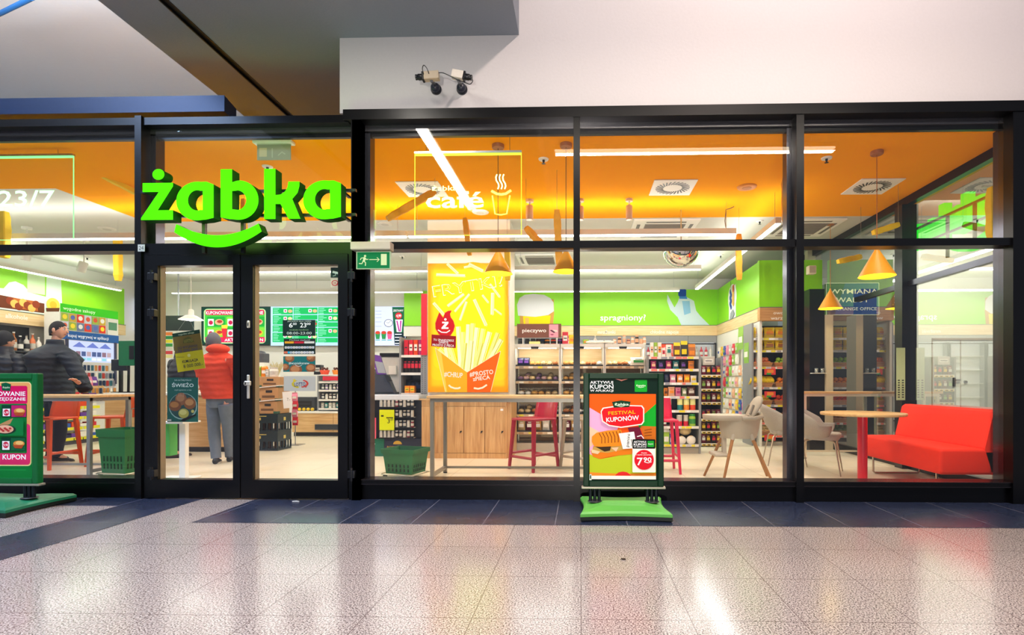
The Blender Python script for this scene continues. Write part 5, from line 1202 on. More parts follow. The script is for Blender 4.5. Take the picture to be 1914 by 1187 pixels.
# ---------------------------------------------------------------- middle gondola (behind the festival poster)
Yg = 3.25; gx0, gx1 = FX(1211, Yg), FX(1308, Yg); gz = lambda v: FZ(1260, v, Yg)
zr = [gz(v) for v in (831, 797, 767, 741, 715.5, 690, 667)]
shelf_unit('gondola_shelf', 'snack shelving with price rails, between the festival poster and the sweets rack', 'shelf', gx0, gx1, Yg, .42, zr, top=gz(664), base=gz(837))
P = lambda u: FX(u, Yg)
def at_row(lst, k, where):
    for it in lst:
        u, kind, c1, c2, wpx, hpx = it[:6]; s = DZ(u, Yg) / FPX
        put(kind, c1, c2, round(wpx * s, 3), round(hpx * s, 3), .06, (P(u), Yg + .05, zr[k] + .001), where, 0, *(it[6:8] if len(it) > 6 else ()))
at_row([(1219, 'box', '#f2ede2', '#f2b890', 6, 27), (1226, 'box', '#9ac43a', '#f2ede2', 6, 27), (1233.5, 'box', '#f2ede2', '#f08a1a', 6.5, 27), (1241, 'box', '#f2ede2', '#d8203a', 6.5, 17), (1243, 'bag', '#d8203a', '#f2ede2', .1, .1),
        (1251, 'bag', '#f2ede2', '#1a7a7a', 11, 22), (1266, 'pouch', '#5a2c18', '#ffd400', 12, 27), (1279.5, 'pouch', '#17161a', '#ffd400', 12, 30), (1294, 'pouch', '#a8642c', '#f08a1a', 13, 24)], 6, 'on the top deck of the snack shelving')
for u, dz in ((1238, 19), (1248, 21), (1258, 19)): put('bag', '#e8481c', '#e88aa8', .09, .20, .07, (P(u), Yg + .25, zr[6] + .001), 'lying high at the back of the top deck')
at_row([(1222, 'bag', '#b0246a', '#f2b890', 11, 15), (1236, 'bag', '#14204a', '#6a3a9a', 11, 14), (1250.5, 'bag', '#b0246a', '#f2b890', 11, 15), (1264, 'bag', '#1a7a7a', '#c9c4ba', 12, 15), (1278, 'bag', '#17161a', '#6a3a9a', 11, 15), (1293, 'bag', '#f08a1a', '#a8642c', 12, 15)], 5, 'on the second shelf down')
at_row([(1222, 'bag', '#7a1430', '#f2b890', 11, 15), (1234, 'bag', '#3a3f48', '#e88aa8', 11, 15), (1247, 'bag', '#14204a', '#3a3f48', 9, 15), (1258.5, 'bag', '#e88aa8', '#f2ede2', 12, 15), (1272, 'bag', '#f08a1a', '#f2ede2', 12, 15), (1285, 'bag', '#f08a1a', '#ffd400', 12, 15), (1297.5, 'bag', '#f2ede2', '#f4c81a', 12, 13)], 4, 'on the third shelf down')
at_row([(1222, 'bag', '#2c8a3a', '#f2ede2', 11, 15), (1234, 'bag', '#f4c81a', '#f2ede2', 11, 15), (1245, 'bag', '#f08a1a', '#5a2c18', 8, 15), (1256, 'bag', '#f2b890', '#f08a1a', 13, 17), (1268.5, 'bag', '#e88aa8', '#b0246a', 11, 16), (1280, 'bag', '#8a9a6a', '#f2ede2', 10, 15), (1293, 'bag', '#5a2c18', '#c9c4ba', 16, 17)], 3, 'on the fourth shelf down')
at_row([(1222, 'tube', '#2c8a3a', '#f2ede2', 10, 22), (1272, 'tube', '#1a7a7a', '#f6f09a', 10.5, 22), (1284, 'tube', '#f08a1a', '#f6f09a', 11, 22), (1296, 'tube', '#e8481c', '#f6f09a', 10.5, 22), (1236, 'tube', '#d8203a', '#f2ede2', 10, 22), (1251, 'tube', '#6a3a9a', '#f2ede2', 10, 22)], 2, 'on the fifth shelf down')
at_row([(1271, 'tube', '#d8203a', '#c9c4ba', 11, 21), (1283, 'tube', '#d8203a', '#c9c4ba', 9, 21), (1295, 'jar', '#9ac43a', '#2c8a3a', 13, 23), (1225, 'jar', '#f08a1a', '#f2ede2', 13, 20), (1240, 'jar', '#7a1430', '#f2ede2', 13, 20)], 1, 'on the shelf second from the floor')
at_row([(1246, 'pouch', '#9ac43a', '#f2ede2', 11, 30), (1256, 'pouch', '#2a56b0', '#f2ede2', 7, 26), (1275, 'bun', '#f2ede2', '#e6c890', 18, 16, 'bagged_bread', 'bread'), (1293, 'bun', '#f2ede2', '#e6c890', 18, 17, 'bagged_bread', 'bread'), (1279, 'bun', '#f2ede2', '#e6c890', .1, .1, 'bagged_bread', 'bread')], 0, 'on the bottom shelf')
put('bun', '#e6c890', '#a8642c', .19, .13, .12, (P(1284), Yg + .14, zr[0] + .135), 'stacked on the bottom shelf', name='bagged_bread', cat='bread')

# ---------------------------------------------------------------- bread shelves
Yb2 = 3.42; bz = lambda v: FZ(1050, v, Yb2); BP = lambda u: FX(u, Yb2)
def bread_unit(u0, u1, label, hd):
    t = thing('bread_display', label, 'bread shelf', ((BP(u0) + BP(u1)) / 2, Yb2, 0), 0); w = (BP(u1) - BP(u0)) / 2
    MB().m(wood('#e9cf9f', '#d9b67c', axis=0)).box(-w + .02, w - .02, .40, .42, .1, bz(645)).build('back_panel', t)
    for s in (-1, 1): MB().m(M_SHELF).box(s * w - .012, s * w + .012, .0, .45, 0, bz(643)).build('side_panel', t)
    MB().m(M_SHELF).box(-w, w, -.02, .45, bz(650), bz(643), .003, 1).build('top_deck', t)
    MB().m(mat('#c4bfb4', .5)).box(-w + .012, w - .012, 0, .42, 0, bz(829)).build('plinth', t)
    MB().m(mat('#fff4e0', em=1.6, noise=0)).box(-w + .05, w - .05, .03, .05, bz(651.5), bz(650.2)).build('glow_strip', t)  # glowing strip added to brighten the bread shelves
    l = area('case_fill', (0, .0, bz(652)), (R(50), 0, 0), 2 * w - .1, .03, 2.2, (1, .93, .8)); l.parent = t  # added fill aimed into the bread shelves
    mb = MB().m(M_BLACK); xx = -w * .1; mb.box(xx - .06, xx + .06, -.03, -.02, bz(652), bz(648)); mb.build('label_holder', t)
    for v in (683, 711, 739, 773, 806):
        z = bz(v); tr = MB().m(M_DARKB).box(-w + .015, w - .015, .02, .39, z - .012, z).box(-w + .015, w - .015, .0, .02, z - .02, z + .01).build('tray', t)
        mb = MB().m(mat('#cbb493', .5)); mb.box(-w + .015, w - .015, -.004, .0, z - .05, z - .012)
        for k in range(4): mb.m(mat(random.choice(('#8f8578', '#efe9dc', '#e6dc3a', '#b08a60')), .5)); x = -w * .8 + k * w * .42; mb.box(x, x + .07, -.006, -.004, z - .045, z - .016)
        mb.build('price_rail', tr)
        if v in (739, 773):
            mb = MB().m(M_STEEL)
            for k in range(16): x = -w * .85 + w * 1.7 * k / 15; mb.tube([(x, .38, z + .02), (x, .38, z + .13)], .003, 4)
            mb.build('wire_rack', tr)
    return t
bread_unit(962, 1046, 'bread shelving column under the brown pieczywo header', 1)
bread_unit(1048, 1129, 'bread shelving column behind the window post', 0)
bread_unit(1131, 1205, 'bread shelving column whose top shows above the festival poster', 0)
t = thing('header_sign', 'brown header sign reading pieczywo on the bread shelving', 'sign', (BP(1007.5), Yb2 + .02, bz(643) + .001)); w = BP(1049) - BP(966); h = bz(605) - bz(631)
zz = bz(631) - bz(643)
MB().m(mat('#7a4a3a', .6)).box(-w / 2, w / 2, 0, .02, zz, zz + h).build('board', t)
a = Art(966, 605, 1049, 631, w, h); X = lambda x: 960 + x / 11.87; Y = lambda y: 600 + y / 11.87
a.text('pieczywo', X(190), X(722), Y(245), Y(165), '#ffffff', .04); a.rect(X(785), Y(75), X(990), Y(360), '#e9a9c0'); a.poly([(X(800), Y(205)), (X(840), Y(195)), (X(930), Y(250)), (X(890), Y(265))], '#5a3a4a'); a.poly([(X(870), Y(190)), (X(960), Y(200)), (X(980), Y(240)), (X(910), Y(240))], '#f4e4e4'); a.poly([(X(800), Y(290)), (X(860), Y(285)), (X(900), Y(300)), (X(850), Y(320))], '#b0507a')
a.build('print', t, (0, -.0005, zz))
for u in (977, 1041): MB().m(M_WHITE).box(BP(u) - t.location.x - .006, BP(u) - t.location.x + .006, .002, .014, 0, zz).build('support', t)
BC = ['#d8a050', '#e6c890', '#a8642c', '#f2ede2', '#5a2c18']
for ui, (u0, u1) in enumerate(((966, 1043), (1052, 1126), (1135, 1204))):
    col_ = ('first', 'second', 'third')[ui]
    wh = ('under the pieczywo header', 'in the column behind the window post', 'in the column beside the snack shelving')[ui]
    for v, rn in ((683, 'top tray'), (711, 'second tray'), (739, 'third tray'), (773, 'fourth tray')):
        z = bz(v)
        n = 7 if v < 739 else 6
        for i in range(n):
            u = u0 + (u1 - u0) * (i + .5) / n; kind = random.choice(('bun', 'bun', 'loaf')); c = BC[(i // 2 + ui + v) % 4]
            if v == 683 and i < 2 and ui == 0: put('bag', '#14204a', '#6a3a9a', .11, .12, .06, (BP(u), Yb2 + .13, z), 'on the %s %s' % (rn, wh)); continue
            if v == 711 and ui == 0: c = ['#8a6a8a', '#c9a0a0', '#e6c890'][i % 3]
            ww = (u1 - u0) / n / FPX * DZ(u, Yb2) * .95
            nm = 'bread_roll' if kind == 'bun' else 'bread_loaf'
            o = inst(nm, gmesh(kind, c, '#e6c890', round(ww * (1 if kind == 'bun' else 1.1), 3), .075, .12), (BP(u), Yb2 + .13 + random.uniform(-.02, .02), z), '%s %s on the %s %s' % (CN.get(c, 'dusky pink'), nm.replace('_', ' '), rn, wh), 'bread', '%s %ss on the %s %s' % (CN.get(c, 'dusky pink'), nm.replace('_', ' '), rn, wh), (0, 0, R(random.uniform(-15, 15))))
            if v in (711, 773) and i % 2: inst(nm, o.data, (BP(u) + .01, Yb2 + .26, z + .05), 'upper ' + o['label'], 'bread', 'upper ' + o['group'])
    # bagged loaves at the bottom
    z = bz(806)
    for i in range(5):
        u = u0 + (u1 - u0) * (i + .5) / 5; c = ['#e6c890', '#7a1430', '#d8a050', '#f2ede2', '#a8642c'][(i + ui) % 5]
        put('bag', c, '#f2ede2', .125, .0 + .17, .1, (BP(u), Yb2 + .1, z), 'on the lowest tray ' + wh, name='bread_bag', cat='bread')
# things standing on the bread shelving
zt_ = bz(643) + .001
put('flat', '#f6f09a', '#e6c890', .17, .04, .08, (BP(999), Yb2 + .05, zt_), 'on top of the bread shelving under the header', name='baguette_box', cat='box')
for u, c in ((970, '#3a3f48'), (983, '#17161a'), (994, '#3a3f48'), (1004, '#5a2c18'), (1012, '#14204a'), (1021, '#f08a1a'), (1033, '#e8481c'), (1046, '#6a3a9a')):
    put('jar', c, '#17161a', .085, .10, .08, (BP(u), Yb2 + .22, zt_), 'in the dark gap under the pieczywo header')
for u, k, c1, c2, w_, h_ in ((1056, 'box', '#d8203a', '#f2ede2', .09, .20), (1060, 'jar', '#e88aa8', '#f2ede2', .06, .10), (1070, 'bag', '#ffd400', '#f08a1a', .13, .15), (1095, 'bag', '#8fc04a', '#f08a1a', .1, .08), (1102, 'fruit', '#f08a1a', '#2c8a3a', .05, .06), (1113, 'bottle', '#c9c4ba', '#f2ede2', .05, .14)):
    put(k, c1, c2, w_, h_, .06, (BP(u), Yb2 + .18, zt_), 'on top of the bread shelving beside the window post')
for i, u in enumerate((1107, 1122, 1137)): put('loaf', '#f2ede2', '#c9c4ba', .20, .06, .12, (BP(u), Yb2 + .08, zt_), 'lying on top of the bread shelving above the poster', name='plastic_tray', cat='tray')
for i, u in enumerate((1150, 1159, 1168, 1176, 1184, 1192, 1200, 1206)): c = ['#f2ede2', '#5a2c18', '#c9c4ba', '#7a1430', '#f2ede2', '#17161a', '#f2b890', '#f2ede2'][i]; put('jar', c, '#f2b890', .055, .085 + .03 * (i % 3), .05, (BP(u), Yb2 + .12, zt_), 'on top of the last bread shelving column')
put('bag', '#f2ede2', '#2c8a3a', .26, .12, .10, (BP(1193), Yb2 - .0, bz(683)), 'with a green patch on the top tray beside the snack shelving')

# ---------------------------------------------------------------- rack of chocolate and the wall of hanging sweets
Yr = 4.15; rz_ = lambda v: FZ(1330, v, Yr); RP = lambda u: FX(u, Yr)
zs = [rz_(v) for v in (829, 806, 783, 752, 727, 701)]
shelf_unit('sweets_rack', 'narrow grey rack of dark chocolate bags behind the high chair tray', 'shelf', RP(1309), RP(1349), Yr, .35, zs, top=rz_(668), tags=False, base=rz_(838), board=mat('#77777a', .5))
for k, z in enumerate(zs):
    rn = ['bottom', 'fifth', 'fourth', 'third', 'second', 'top'][k]
    for i, u in enumerate((1316, 1325, 1335, 1344)):
        c = [('#7a1430', '#f2ede2'), ('#5a2c18', '#f4c81a'), ('#17161a', '#d8203a'), ('#7a1430', '#f4c81a'), ('#5a2c18', '#8fc04a')][(i + k) % 5]
        put('bag', c[0], c[1], .085, .15, .05, (RP(u), Yr + .05, z), 'on the %s shelf of the chocolate rack' % rn)
        inst('price_tag', gmesh('flat', '#ffd400', '#17161a', .06, .002, .03), (RP(u), Yr - .008, z - .025), 'yellow price tag under the %s shelf of the chocolate rack' % rn, 'price tag', 'yellow price tags of the %s chocolate shelf' % rn, (R(90), 0, 0))
put('box', '#c9c4ba', '#f2ede2', .2, .14, .14, (RP(1326), Yr + .12, rz_(668) + .001 if False else zs[5] + .17), 'basket of packets on the chocolate rack', name='wire_basket', cat='basket')
mb = MB().m(mat('#e6e3da', .5)); mb.box(XR - .02, XR + .02, YFB - .0, YFA, 0, ZW0 - .001); struct('wall_sweets', mb)
xw_ = XR - .05
HC_ = ['#f2ede2', '#e88aa8', '#8fc04a', '#f2b890', '#2a56b0', '#d8203a', '#f2ede2', '#f4c81a', '#c9c4ba', '#f2ede2']
mb = MB().m(M_STEEL)
for r_ in range(8):
    z = 1.80 - r_ * .215
    for i in range(11):
        y = YFB + .25 + i * .215; c = HC_[(i * 3 + r_ * 7) % 10]
        if r_ < 2 and i < 4: continue
        o = put('hang', c, HC_[(i + r_ + 4) % 10], .15, .19, .03, (xw_ - .03, y, z - .16), 'hanging in the %s row of the sweets wall' % ('top', 'second', 'third', 'fourth', 'fifth', 'sixth', 'seventh', 'lowest')[r_], rot=(0, 0, R(-90)))
for z, y, w_, h_ in ((1.78, 4.95, .3, .42), (1.52, 4.62, .26, .36)):
    put('hang', '#8fc04a', '#f2ede2', w_, h_, .02, (xw_ - .06, y, z - .1), 'big %s card hanging on the sweets wall' % ('upper' if z > 1.6 else 'lower'), rot=(0, 0, R(-90)), name='display_card', cat='display card')

# ---------------------------------------------------------------- fruit and vegetable shelves
Yf = 4.32; fz = lambda v: FZ(1445, v, Yf); FP = lambda u: FX(u, Yf)
zs = [fz(v) for v in (814, 790, 757, 724, 686, 655, 632)]
t = shelf_unit('fruit_shelf', 'tall fruit and vegetable shelving under the owoce warzywa board', 'shelf', FP(1407), XG - .15, Yf, .5, zs, top=ZW0 - .02, back=mat('#2a2c30', .5), tags=True, base=fz(826))
for z in zs: 
    mb = MB().m(M_STEEL); W = (XG - .15 - FP(1407)) / 2
    for k in range(3): mb.tube([(-W + .02, -.02, z + .02 + k * .025), (W - .02, -.02, z + .02 + k * .025)], .003, 4)
    mb.build('wire_guard', t)
fx0, fx1 = FP(1410), XG - .2
def fr_row(kind, cols, z, n, w, h, d, where, nm=None, cat=None, x0=fx0, x1=fx1, y=Yf + .1, layers=1):
    for L_ in range(layers):
        m = n - L_
        for i in range(m):
            c = cols[i * len(cols) // m] if isinstance(cols[0], tuple) else (cols[i * len(cols) // m], '#2c8a3a')
            put(kind, c[0], c[1], w, h, d, (x0 + (x1 - x0) * (i + .5 + .0 * L_) / m, y + L_ * h * .5 + random.uniform(-.01, .01), z + L_ * h * .75), where, R(random.uniform(-8, 8)), nm, cat)
fr_row('bag', [('#ffd400', '#f08a1a')], zs[6], 5, .19, .185, .1, 'on the top fruit shelf', 'yellow_pack', 'snack bag')
fr_row('bag', [('#ffd400', '#a8642c')], zs[5], 5, .19, .18, .1, 'on the second fruit shelf', 'yellow_pack', 'snack bag')
def crate(u0, u1, z, label):
    x0, x1 = FP(u0), FP(u1) if u1 else XG - .17; t = thing('fruit_crate', label, 'crate', ((x0 + x1) / 2, Yf + .02, z)); w = (x1 - x0) / 2 - .004; m = wood('#e8a050', '#c87830', axis=0)
    MB().m(m).ring([[(-w * .9, .03, .003), (w * .9, .03, .003), (w * .9, .3, .003), (-w * .9, .3, .003)], [(-w, 0, .08), (w, 0, .08), (w, .33, .08), (-w, .33, .08)]], False, False).build('tray', t)
    MB().m(m).box(-w * .9, w * .9, .03, .3, .0, .01).build('bottom', t)
    return (x0, x1)
for (v_k, u0, u1, fruits, lab) in ((4, 1409, 1446, ('#e07a4a', 'apple'), 'wicker coloured crate of red apples on the third fruit shelf'), (4, 1448, None, ('#9ac43a', 'apple'), 'wicker coloured crate of green apples on the third fruit shelf'),
                                   (3, 1450, None, ('#f08a1a', 'orange'), 'crate of oranges beside the bananas'), (2, 1411, 1446, ('#f4c81a', 'lemon'), 'crate of yellow fruit under the bananas'), (2, 1448, None, ('#e8481c', 'tomato'), 'crate of tomatoes under the oranges'),
                                   (1, 1411, 1446, ('#d8203a', 'tomato'), 'crate of tomatoes behind the armchair'), (1, 1448, None, ('#a8642c', 'potato'), 'crate of potatoes behind the armchair'), (0, 1411, 1446, ('#e6c890', 'mushroom'), 'crate of mushrooms on the bottom fruit shelf'), (0, 1448, None, ('#8a9a6a', 'cabbage'), 'crate of cabbages on the bottom fruit shelf')):
    x0, x1 = crate(u0, u1, zs[v_k] + .001, lab); n = 5 if u1 else 7
    for L_ in range(2):
        for i in range(n - L_):
            h_ = .085 if fruits[1] != 'cabbage' else .11
            put('fruit', fruits[0], '#2c8a3a', h_, h_, h_, (x0 + .06 + (x1 - x0 - .12) * (i + .5 * L_) / (n - 1), Yf + .08 + L_ * .04, zs[v_k] + .025 + L_ * .065), 'in the ' + lab.split(' crate ')[-1].split('crate ')[-1].replace('of ', 'crate of ', 1), 0, fruits[1], 'fruit' if fruits[1] in ('apple', 'orange', 'lemon') else 'vegetable')
x0, x1 = crate(1405, 1447, zs[3] + .001, 'crate of bananas on the fourth fruit shelf')
for i in range(5): put('bananas', '#ffd400', '#5a2c18', .1, .14, .1, (x0 + .06 + i * (x1 - x0 - .12) / 4, Yf + .12 + .03 * (i % 2), zs[3] + .03), 'in the crate on the fourth fruit shelf')
for v, nm in ((695, 'under the apples'), (737, 'under the bananas'), (769, 'behind the high chair backrest'), (818, 'at the foot of the fruit shelving')):
    z = fz(v); t = MB().m(mat('#e03a3a', .5, noise=0)).box(-.095, .095, -.004, 0, -.05, .05); t.m(mat('#f08a2a', .5, noise=0)); t.box(-.05, .06, -.006, -.004, -.02, .035); t.m(mat('#3a9a3a', .5, noise=0)); t.box(-.06, .02, -.008, -.006, -.05, -.02)
    tag(t.build('price_card', None, (FP(1438), Yf - .03, z)), 'red and green price card ' + nm, 'price card')

# ---------------------------------------------------------------- glass door fridges under the long green board
Yfr = 7.05
def fridge(x0, x1, label):
    t = thing('drinks_fridge', label, 'fridge', ((x0 + x1) / 2, Yfr, 0), 0, 'glass door fridges along the back'); w = (x1 - x0) / 2
    MB().m(mat('#e8ecee', .5)).box(-w, w, .10, .13, 0, ZW0).build('back_panel', t)
    MB().m(M_GSH).box(-w, w, -.05, .1, 0, .22).box(-w, w, -.05, .1, ZW0 - .16, ZW0 - .001).box(-w, -w + .02, -.04, .1, .22, ZW0 - .16).box(w - .02, w, -.04, .1, .22, ZW0 - .16).build('body', t)
    MB().m(mat('#f4fbff', em=1.6, noise=0)).box(-w + .04, w - .04, .0, .03, ZW0 - .185, ZW0 - .162).build('glow_strip', t)
    for i in range(5): MB().m(M_WHITEMET).box(-w + .02, w - .02, -.02, .1, .45 + i * .3, .462 + i * .3).build('shelf', t)
    d = MB().m(M_BLACK).box(-w + .004, w - .004, -.08, -.055, ZW0 - .2, ZW0 - .17).box(-w + .004, -w + .03, -.08, -.055, .23, ZW0 - .2).box(w - .03, w - .004, -.08, -.055, .23, ZW0 - .2).box(-w + .004, w - .004, -.08, -.055, .23, .26).build('door', t)
    MB().m(GLD).add([(-w + .03, -.065, .26), (w - .03, -.065, .26), (w - .03, -.065, ZW0 - .2), (-w + .03, -.065, ZW0 - .2)], [(0, 1, 2, 3)]).build('pane', d)
    MB().m(M_STEEL).tube([(w - .05, -.1, .9), (w - .05, -.1, 1.4)], .01, 6).build('handle', d)
    return t
fx = [-1.4, -.6, .2, 1.0, 1.75, 2.38, 3.0]
FL = ['glass door fridge first from the light box pillar', 'glass door fridge behind the pieczywo shelving', 'glass door fridge behind the festival poster', 'glass door fridge under the word mrozonki', 'glass door fridge behind the snack shelving', 'glass door fridge in the corner by the sweets wall']
for i in range(6):
    fridge(fx[i] + .002, fx[i + 1] - .002, FL[i])
    for s_ in range(5):
        for k in range(5):
            c = random.choice(('#2a56b0', '#d8203a', '#f2ede2', '#8fc04a', '#f08a1a', '#c9c4ba', '#17161a'))
            if i >= 3: put('bottle', c, '#f2ede2', .07, .22, .07, (fx[i] + .1 + (fx[i + 1] - fx[i] - .2) * k / 4, Yfr + .04, .463 + s_ * .3), 'in the ' + FL[i])

# ================================================================== MENU SCREENS
Ym = 7.1
def screen(u0, u1, v0, v1, label, fn, skew=0):
    w = FX(u1, Ym) - FX(u0, Ym); z1, z0 = FZ((u0 + u1) / 2, v0, Ym), FZ((u0 + u1) / 2, v1, Ym); t = thing('menu_screen', label, 'screen', ((FX(u0, Ym) + FX(u1, Ym)) / 2, Ym, z0), 0, 'menu screens over the kitchen counter')
    MB().m(M_BLACK).box(-w / 2, w / 2, 0, .05, 0, z1 - z0, .006, 1).build('housing', t)
    a = Art(u0 + 1, v0 + 1, u1 - 1, v1 - 1, w - .025, z1 - z0 - .025, em=.95); fn(a); a.build('lit_picture', t, (0, -.0008, .012)); return t
def s1_(a):
    a.rect(377, 574, 505, 644, '#06382a'); a.rr(381, 577, 497, 642, 7, '#b8e8a0'); a.rr(383, 579, 495, 640, 6, '#3ac23a'); a.rr(384, 579, 494, 589, 3, '#d01848'); a.text('KUPONOWANIE', 385, 436, 587.5, 581.5, '#ffffff', .04); a.text('TO OSZCZĘDZANIE', 440, 492, 587.5, 581.5, '#ffffff', .04)
    a.rect(384, 630, 495, 640, '#e02058'); a.text('AKTYWUJ KUPON', 420, 492, 638, 632.5, '#ffffff', .05)
    for i in range(3):
        for j in range(2):
            x, y = 387 + i * 37, 592 + j * 20; a.rr(x, y, x + 34, y + 18, 2, '#18a038' if (i + j) % 2 == 0 else '#7ad03a'); a.rr(x + 2, y + 4, x + 13, y + 17, 1, '#f6f2ea'); a.circ(x + 7.5, y + 11, 4, '#c01848'); a.circ(x + 23, y + 10, 8, '#e8b080' if j == 0 else '#f0b030', 5.5); a.circ(x + 24, y + 9, 5, '#b03a2a', 3)
    a.poly([(415, 612), (426, 610), (424, 634), (418, 634)], '#e02838'); a.poly([(415, 608), (427, 607), (426, 614), (416, 614)], '#ffe23a')
def menu(a, u0, u1):
    a.rect(u0, 573, u1, 646, '#b8dcff'); W = u1 - u0; c0 = [u0 + 4, u0 + 4 + W * .30, u0 + 6 + W * .64]; c1 = [c0[1] - 2, c0[2] - 2, u1 - 5]
    for j in range(3):
        y = 575; 
        while y < 640:
            h = random.choice((10, 14, 19)); h = min(h, 642 - y); a.rect(c0[j], y, c1[j], y + h - 1.5, '#0fb45a')
            for k in range(int(h / 3.2)): a.rect(c0[j] + 1.5, y + 2 + k * 3, c0[j] + 8 + random.random() * 8, y + 3 + k * 3, '#9af0d0')
            if h > 10: a.rr(c1[j] - 17, y + 3, c1[j] - 11, y + 9, 1, '#ffffff'); a.circ(c1[j] - 14, y + 6, 1.8, '#b03a6a'); a.circ(c1[j] - 5, y + 6.5, 4, random.choice(('#e8b080', '#c8402a', '#f0d0a0')), 3)
            y += h
screen(376, 505, 573, 646, 'menu screen with coupon offers above the man in the orange jacket', s1_)
screen(506, 638, 573, 646, 'green price list menu screen behind the door poster column', lambda a: menu(a, 506, 638))
def s3_(a):
    a.rect(640, 573, 758, 646, '#cdd4ff'); x = lambda p: 670 + p / 4.945; y = lambda p: 460 + p / 4.945
    a.poly([(x(312), 574), (757, 574), (757, 645), (x(335), 645)], '#0a5a3c'); a.rect(x(335), y(800), 757, 645, '#06222a'); a.text('ZESTAWY', x(322), x(415), y(606), y(588), '#ffffff', .02)
    a.circ(x(372), y(645), 6.2, '#d0182a'); a.text('4,99', x(350), x(395), y(658), y(632), '#ffffff', .05); a.poly([(x(340), y(680)), (x(410), y(680)), (x(400), y(795)), (x(355), y(795))], '#f4f0f4'); a.poly([(x(350), y(690)), (x(362), y(690)), (x(385), y(790)), (x(372), y(790))], '#b01890'); a.poly([(x(385), y(690)), (x(400), y(690)), (x(392), y(790)), (x(384), y(790))], '#b01890')
    for k in range(4): a.rect(x(338), y(812 + k * 28), x(400), y(820 + k * 28), '#e8f0ff')
    a.circ(x(280), y(712), 8.3, '#1a2a30', 7.2); a.circ(x(280), y(712), 7.2, '#eef2ff', 6.2); a.stroke([(x(280), y(712)), (x(302), y(690))], .8, '#1a2a30'); a.stroke([(x(280), y(712)), (x(258), y(705))], .8, '#1a2a30')
    for k, c in ((180, '#2a8a4a'), (236, '#2a8a4a'), (290, '#e05a8a')): a.poly([(x(k - 24), y(805)), (x(k + 24), y(805)), (x(k + 16), y(860)), (x(k - 16), y(860))], c); a.circ(x(k), y(800), 4.6, '#c8402a', 3); a.rect(x(k - 20), y(866), x(k + 20), y(872), '#1aa0a0')
    for v in (600, 650, 705, 780): a.circ(x(120), y(v), 4, '#c83a4a' if v == 705 else '#2ab0b0', 3)
    for v in (600, 630, 660, 700, 740): a.rect(x(160), y(v), x(215), y(v + 4), '#9aa8d8')
    for k in range(5): a.rect(645, 580 + k * 12, 662, 583 + k * 12, '#6ac0d8')
screen(639, 759, 573, 646, 'pale menu screen with cups and a clock beside the green board', s3_)
# pale screen on the side by the door post
t = thing('wall_screen', 'pale blue lit screen on the white wall beside the alcohol corner', 'screen', PT(262, 619, 7.1)); k = DZ(262, 7.1) / FPX
MB().m(mat('#28285a', .4)).box(-14 * k, 22 * k, .0, .05, 0, 61 * k).build('housing', t); MB().m(mat('#cfd8ff', em=.9, noise=0)).box(-13 * k, 21 * k, -.003, 0, k, 60 * k).build('lit_picture', t)
# ================================================================== POSTERS AND STICKERS ON AND BEHIND THE DOOR GLASS
def sheet(name, label, u0, v0, u1, v1, Y, fn, cat='poster', tilt=0.0, em=0.0, back='#e8e4da', rough=.5):
    k = DZ((u0 + u1) / 2, Y) / FPX; w, h = (u1 - u0) * k, (v1 - v0) * k
    t = thing(name, label, cat, PT((u0 + u1) / 2, v1, Y)); t.rotation_euler = (0, tilt, 0)
    MB().m(mat(back, .6)).box(-w / 2, w / 2, .0004, .003, 0, h).build('sheet', t)
    a = Art(u0, v0, u1, v1, w, h, em=em, rough=rough, step=.0003); fn(a); a.build('print', t); return t
def p_hours(a):
    a.rect(528, 598, 590, 628, '#07251d'); a.text('JESTEŚMY DLA CIEBIE', 537, 582, 601.6, 599.6, '#c8d8c8', 0); a.text('6', 540, 547, 612, 603.5, '#ffffff', .03); a.text('00', 547.5, 554.5, 607.5, 603.3, '#ffffff', .03); a.text('23', 561, 573, 612, 603.5, '#ffffff', .03); a.text('00', 573.5, 581, 607.5, 603.3, '#ffffff', .03)
    a.text('niedziela handlowa', 541, 577, 617.6, 615.4, '#9ac48a', 0); a.text('08:00-23:00', 536, 583, 625, 620.4, '#d8e4da', -.005)
sheet('opening_hours_poster', 'dark green poster with 6 00 23 00 and 08:00-23:00 on the door glass', 528, 598, 590, 628, .0, p_hours)
def p_pay(a):
    a.rect(530, 633, 590, 662, '#06201a'); a.text('Możesz zapłacić', 541, 580, 636.5, 634.5, '#c8d4cc', 0); a.rect(532, 638, 549, 642, '#e8a21a'); a.rect(550, 638, 568, 642, '#c01830'); a.rect(569, 638, 588, 642, '#d8d4cc')
    for r_ in (647.5, 657):
        for k in range(11): a.rr(532 + k * 5.2, r_ - 0, 536.4 + k * 5.2, r_ + 4, .6, ['#e4e0d8', '#d8dce4', '#c8d0dc'][k % 3]); a.rect(533 + k * 5.2, r_ + 1.5, 535.4 + k * 5.2, r_ + 2.5, random.choice(('#2a3a6a', '#8a2a3a', '#3a3a3a')))
    a.rect(532, 657, 539, 661, '#c86a50'); a.rect(539, 657, 543, 661, '#2a9ac0')
sheet('payment_poster', 'dark poster with rows of small payment card tiles on the door glass', 530, 633, 590, 662, .0, p_pay)
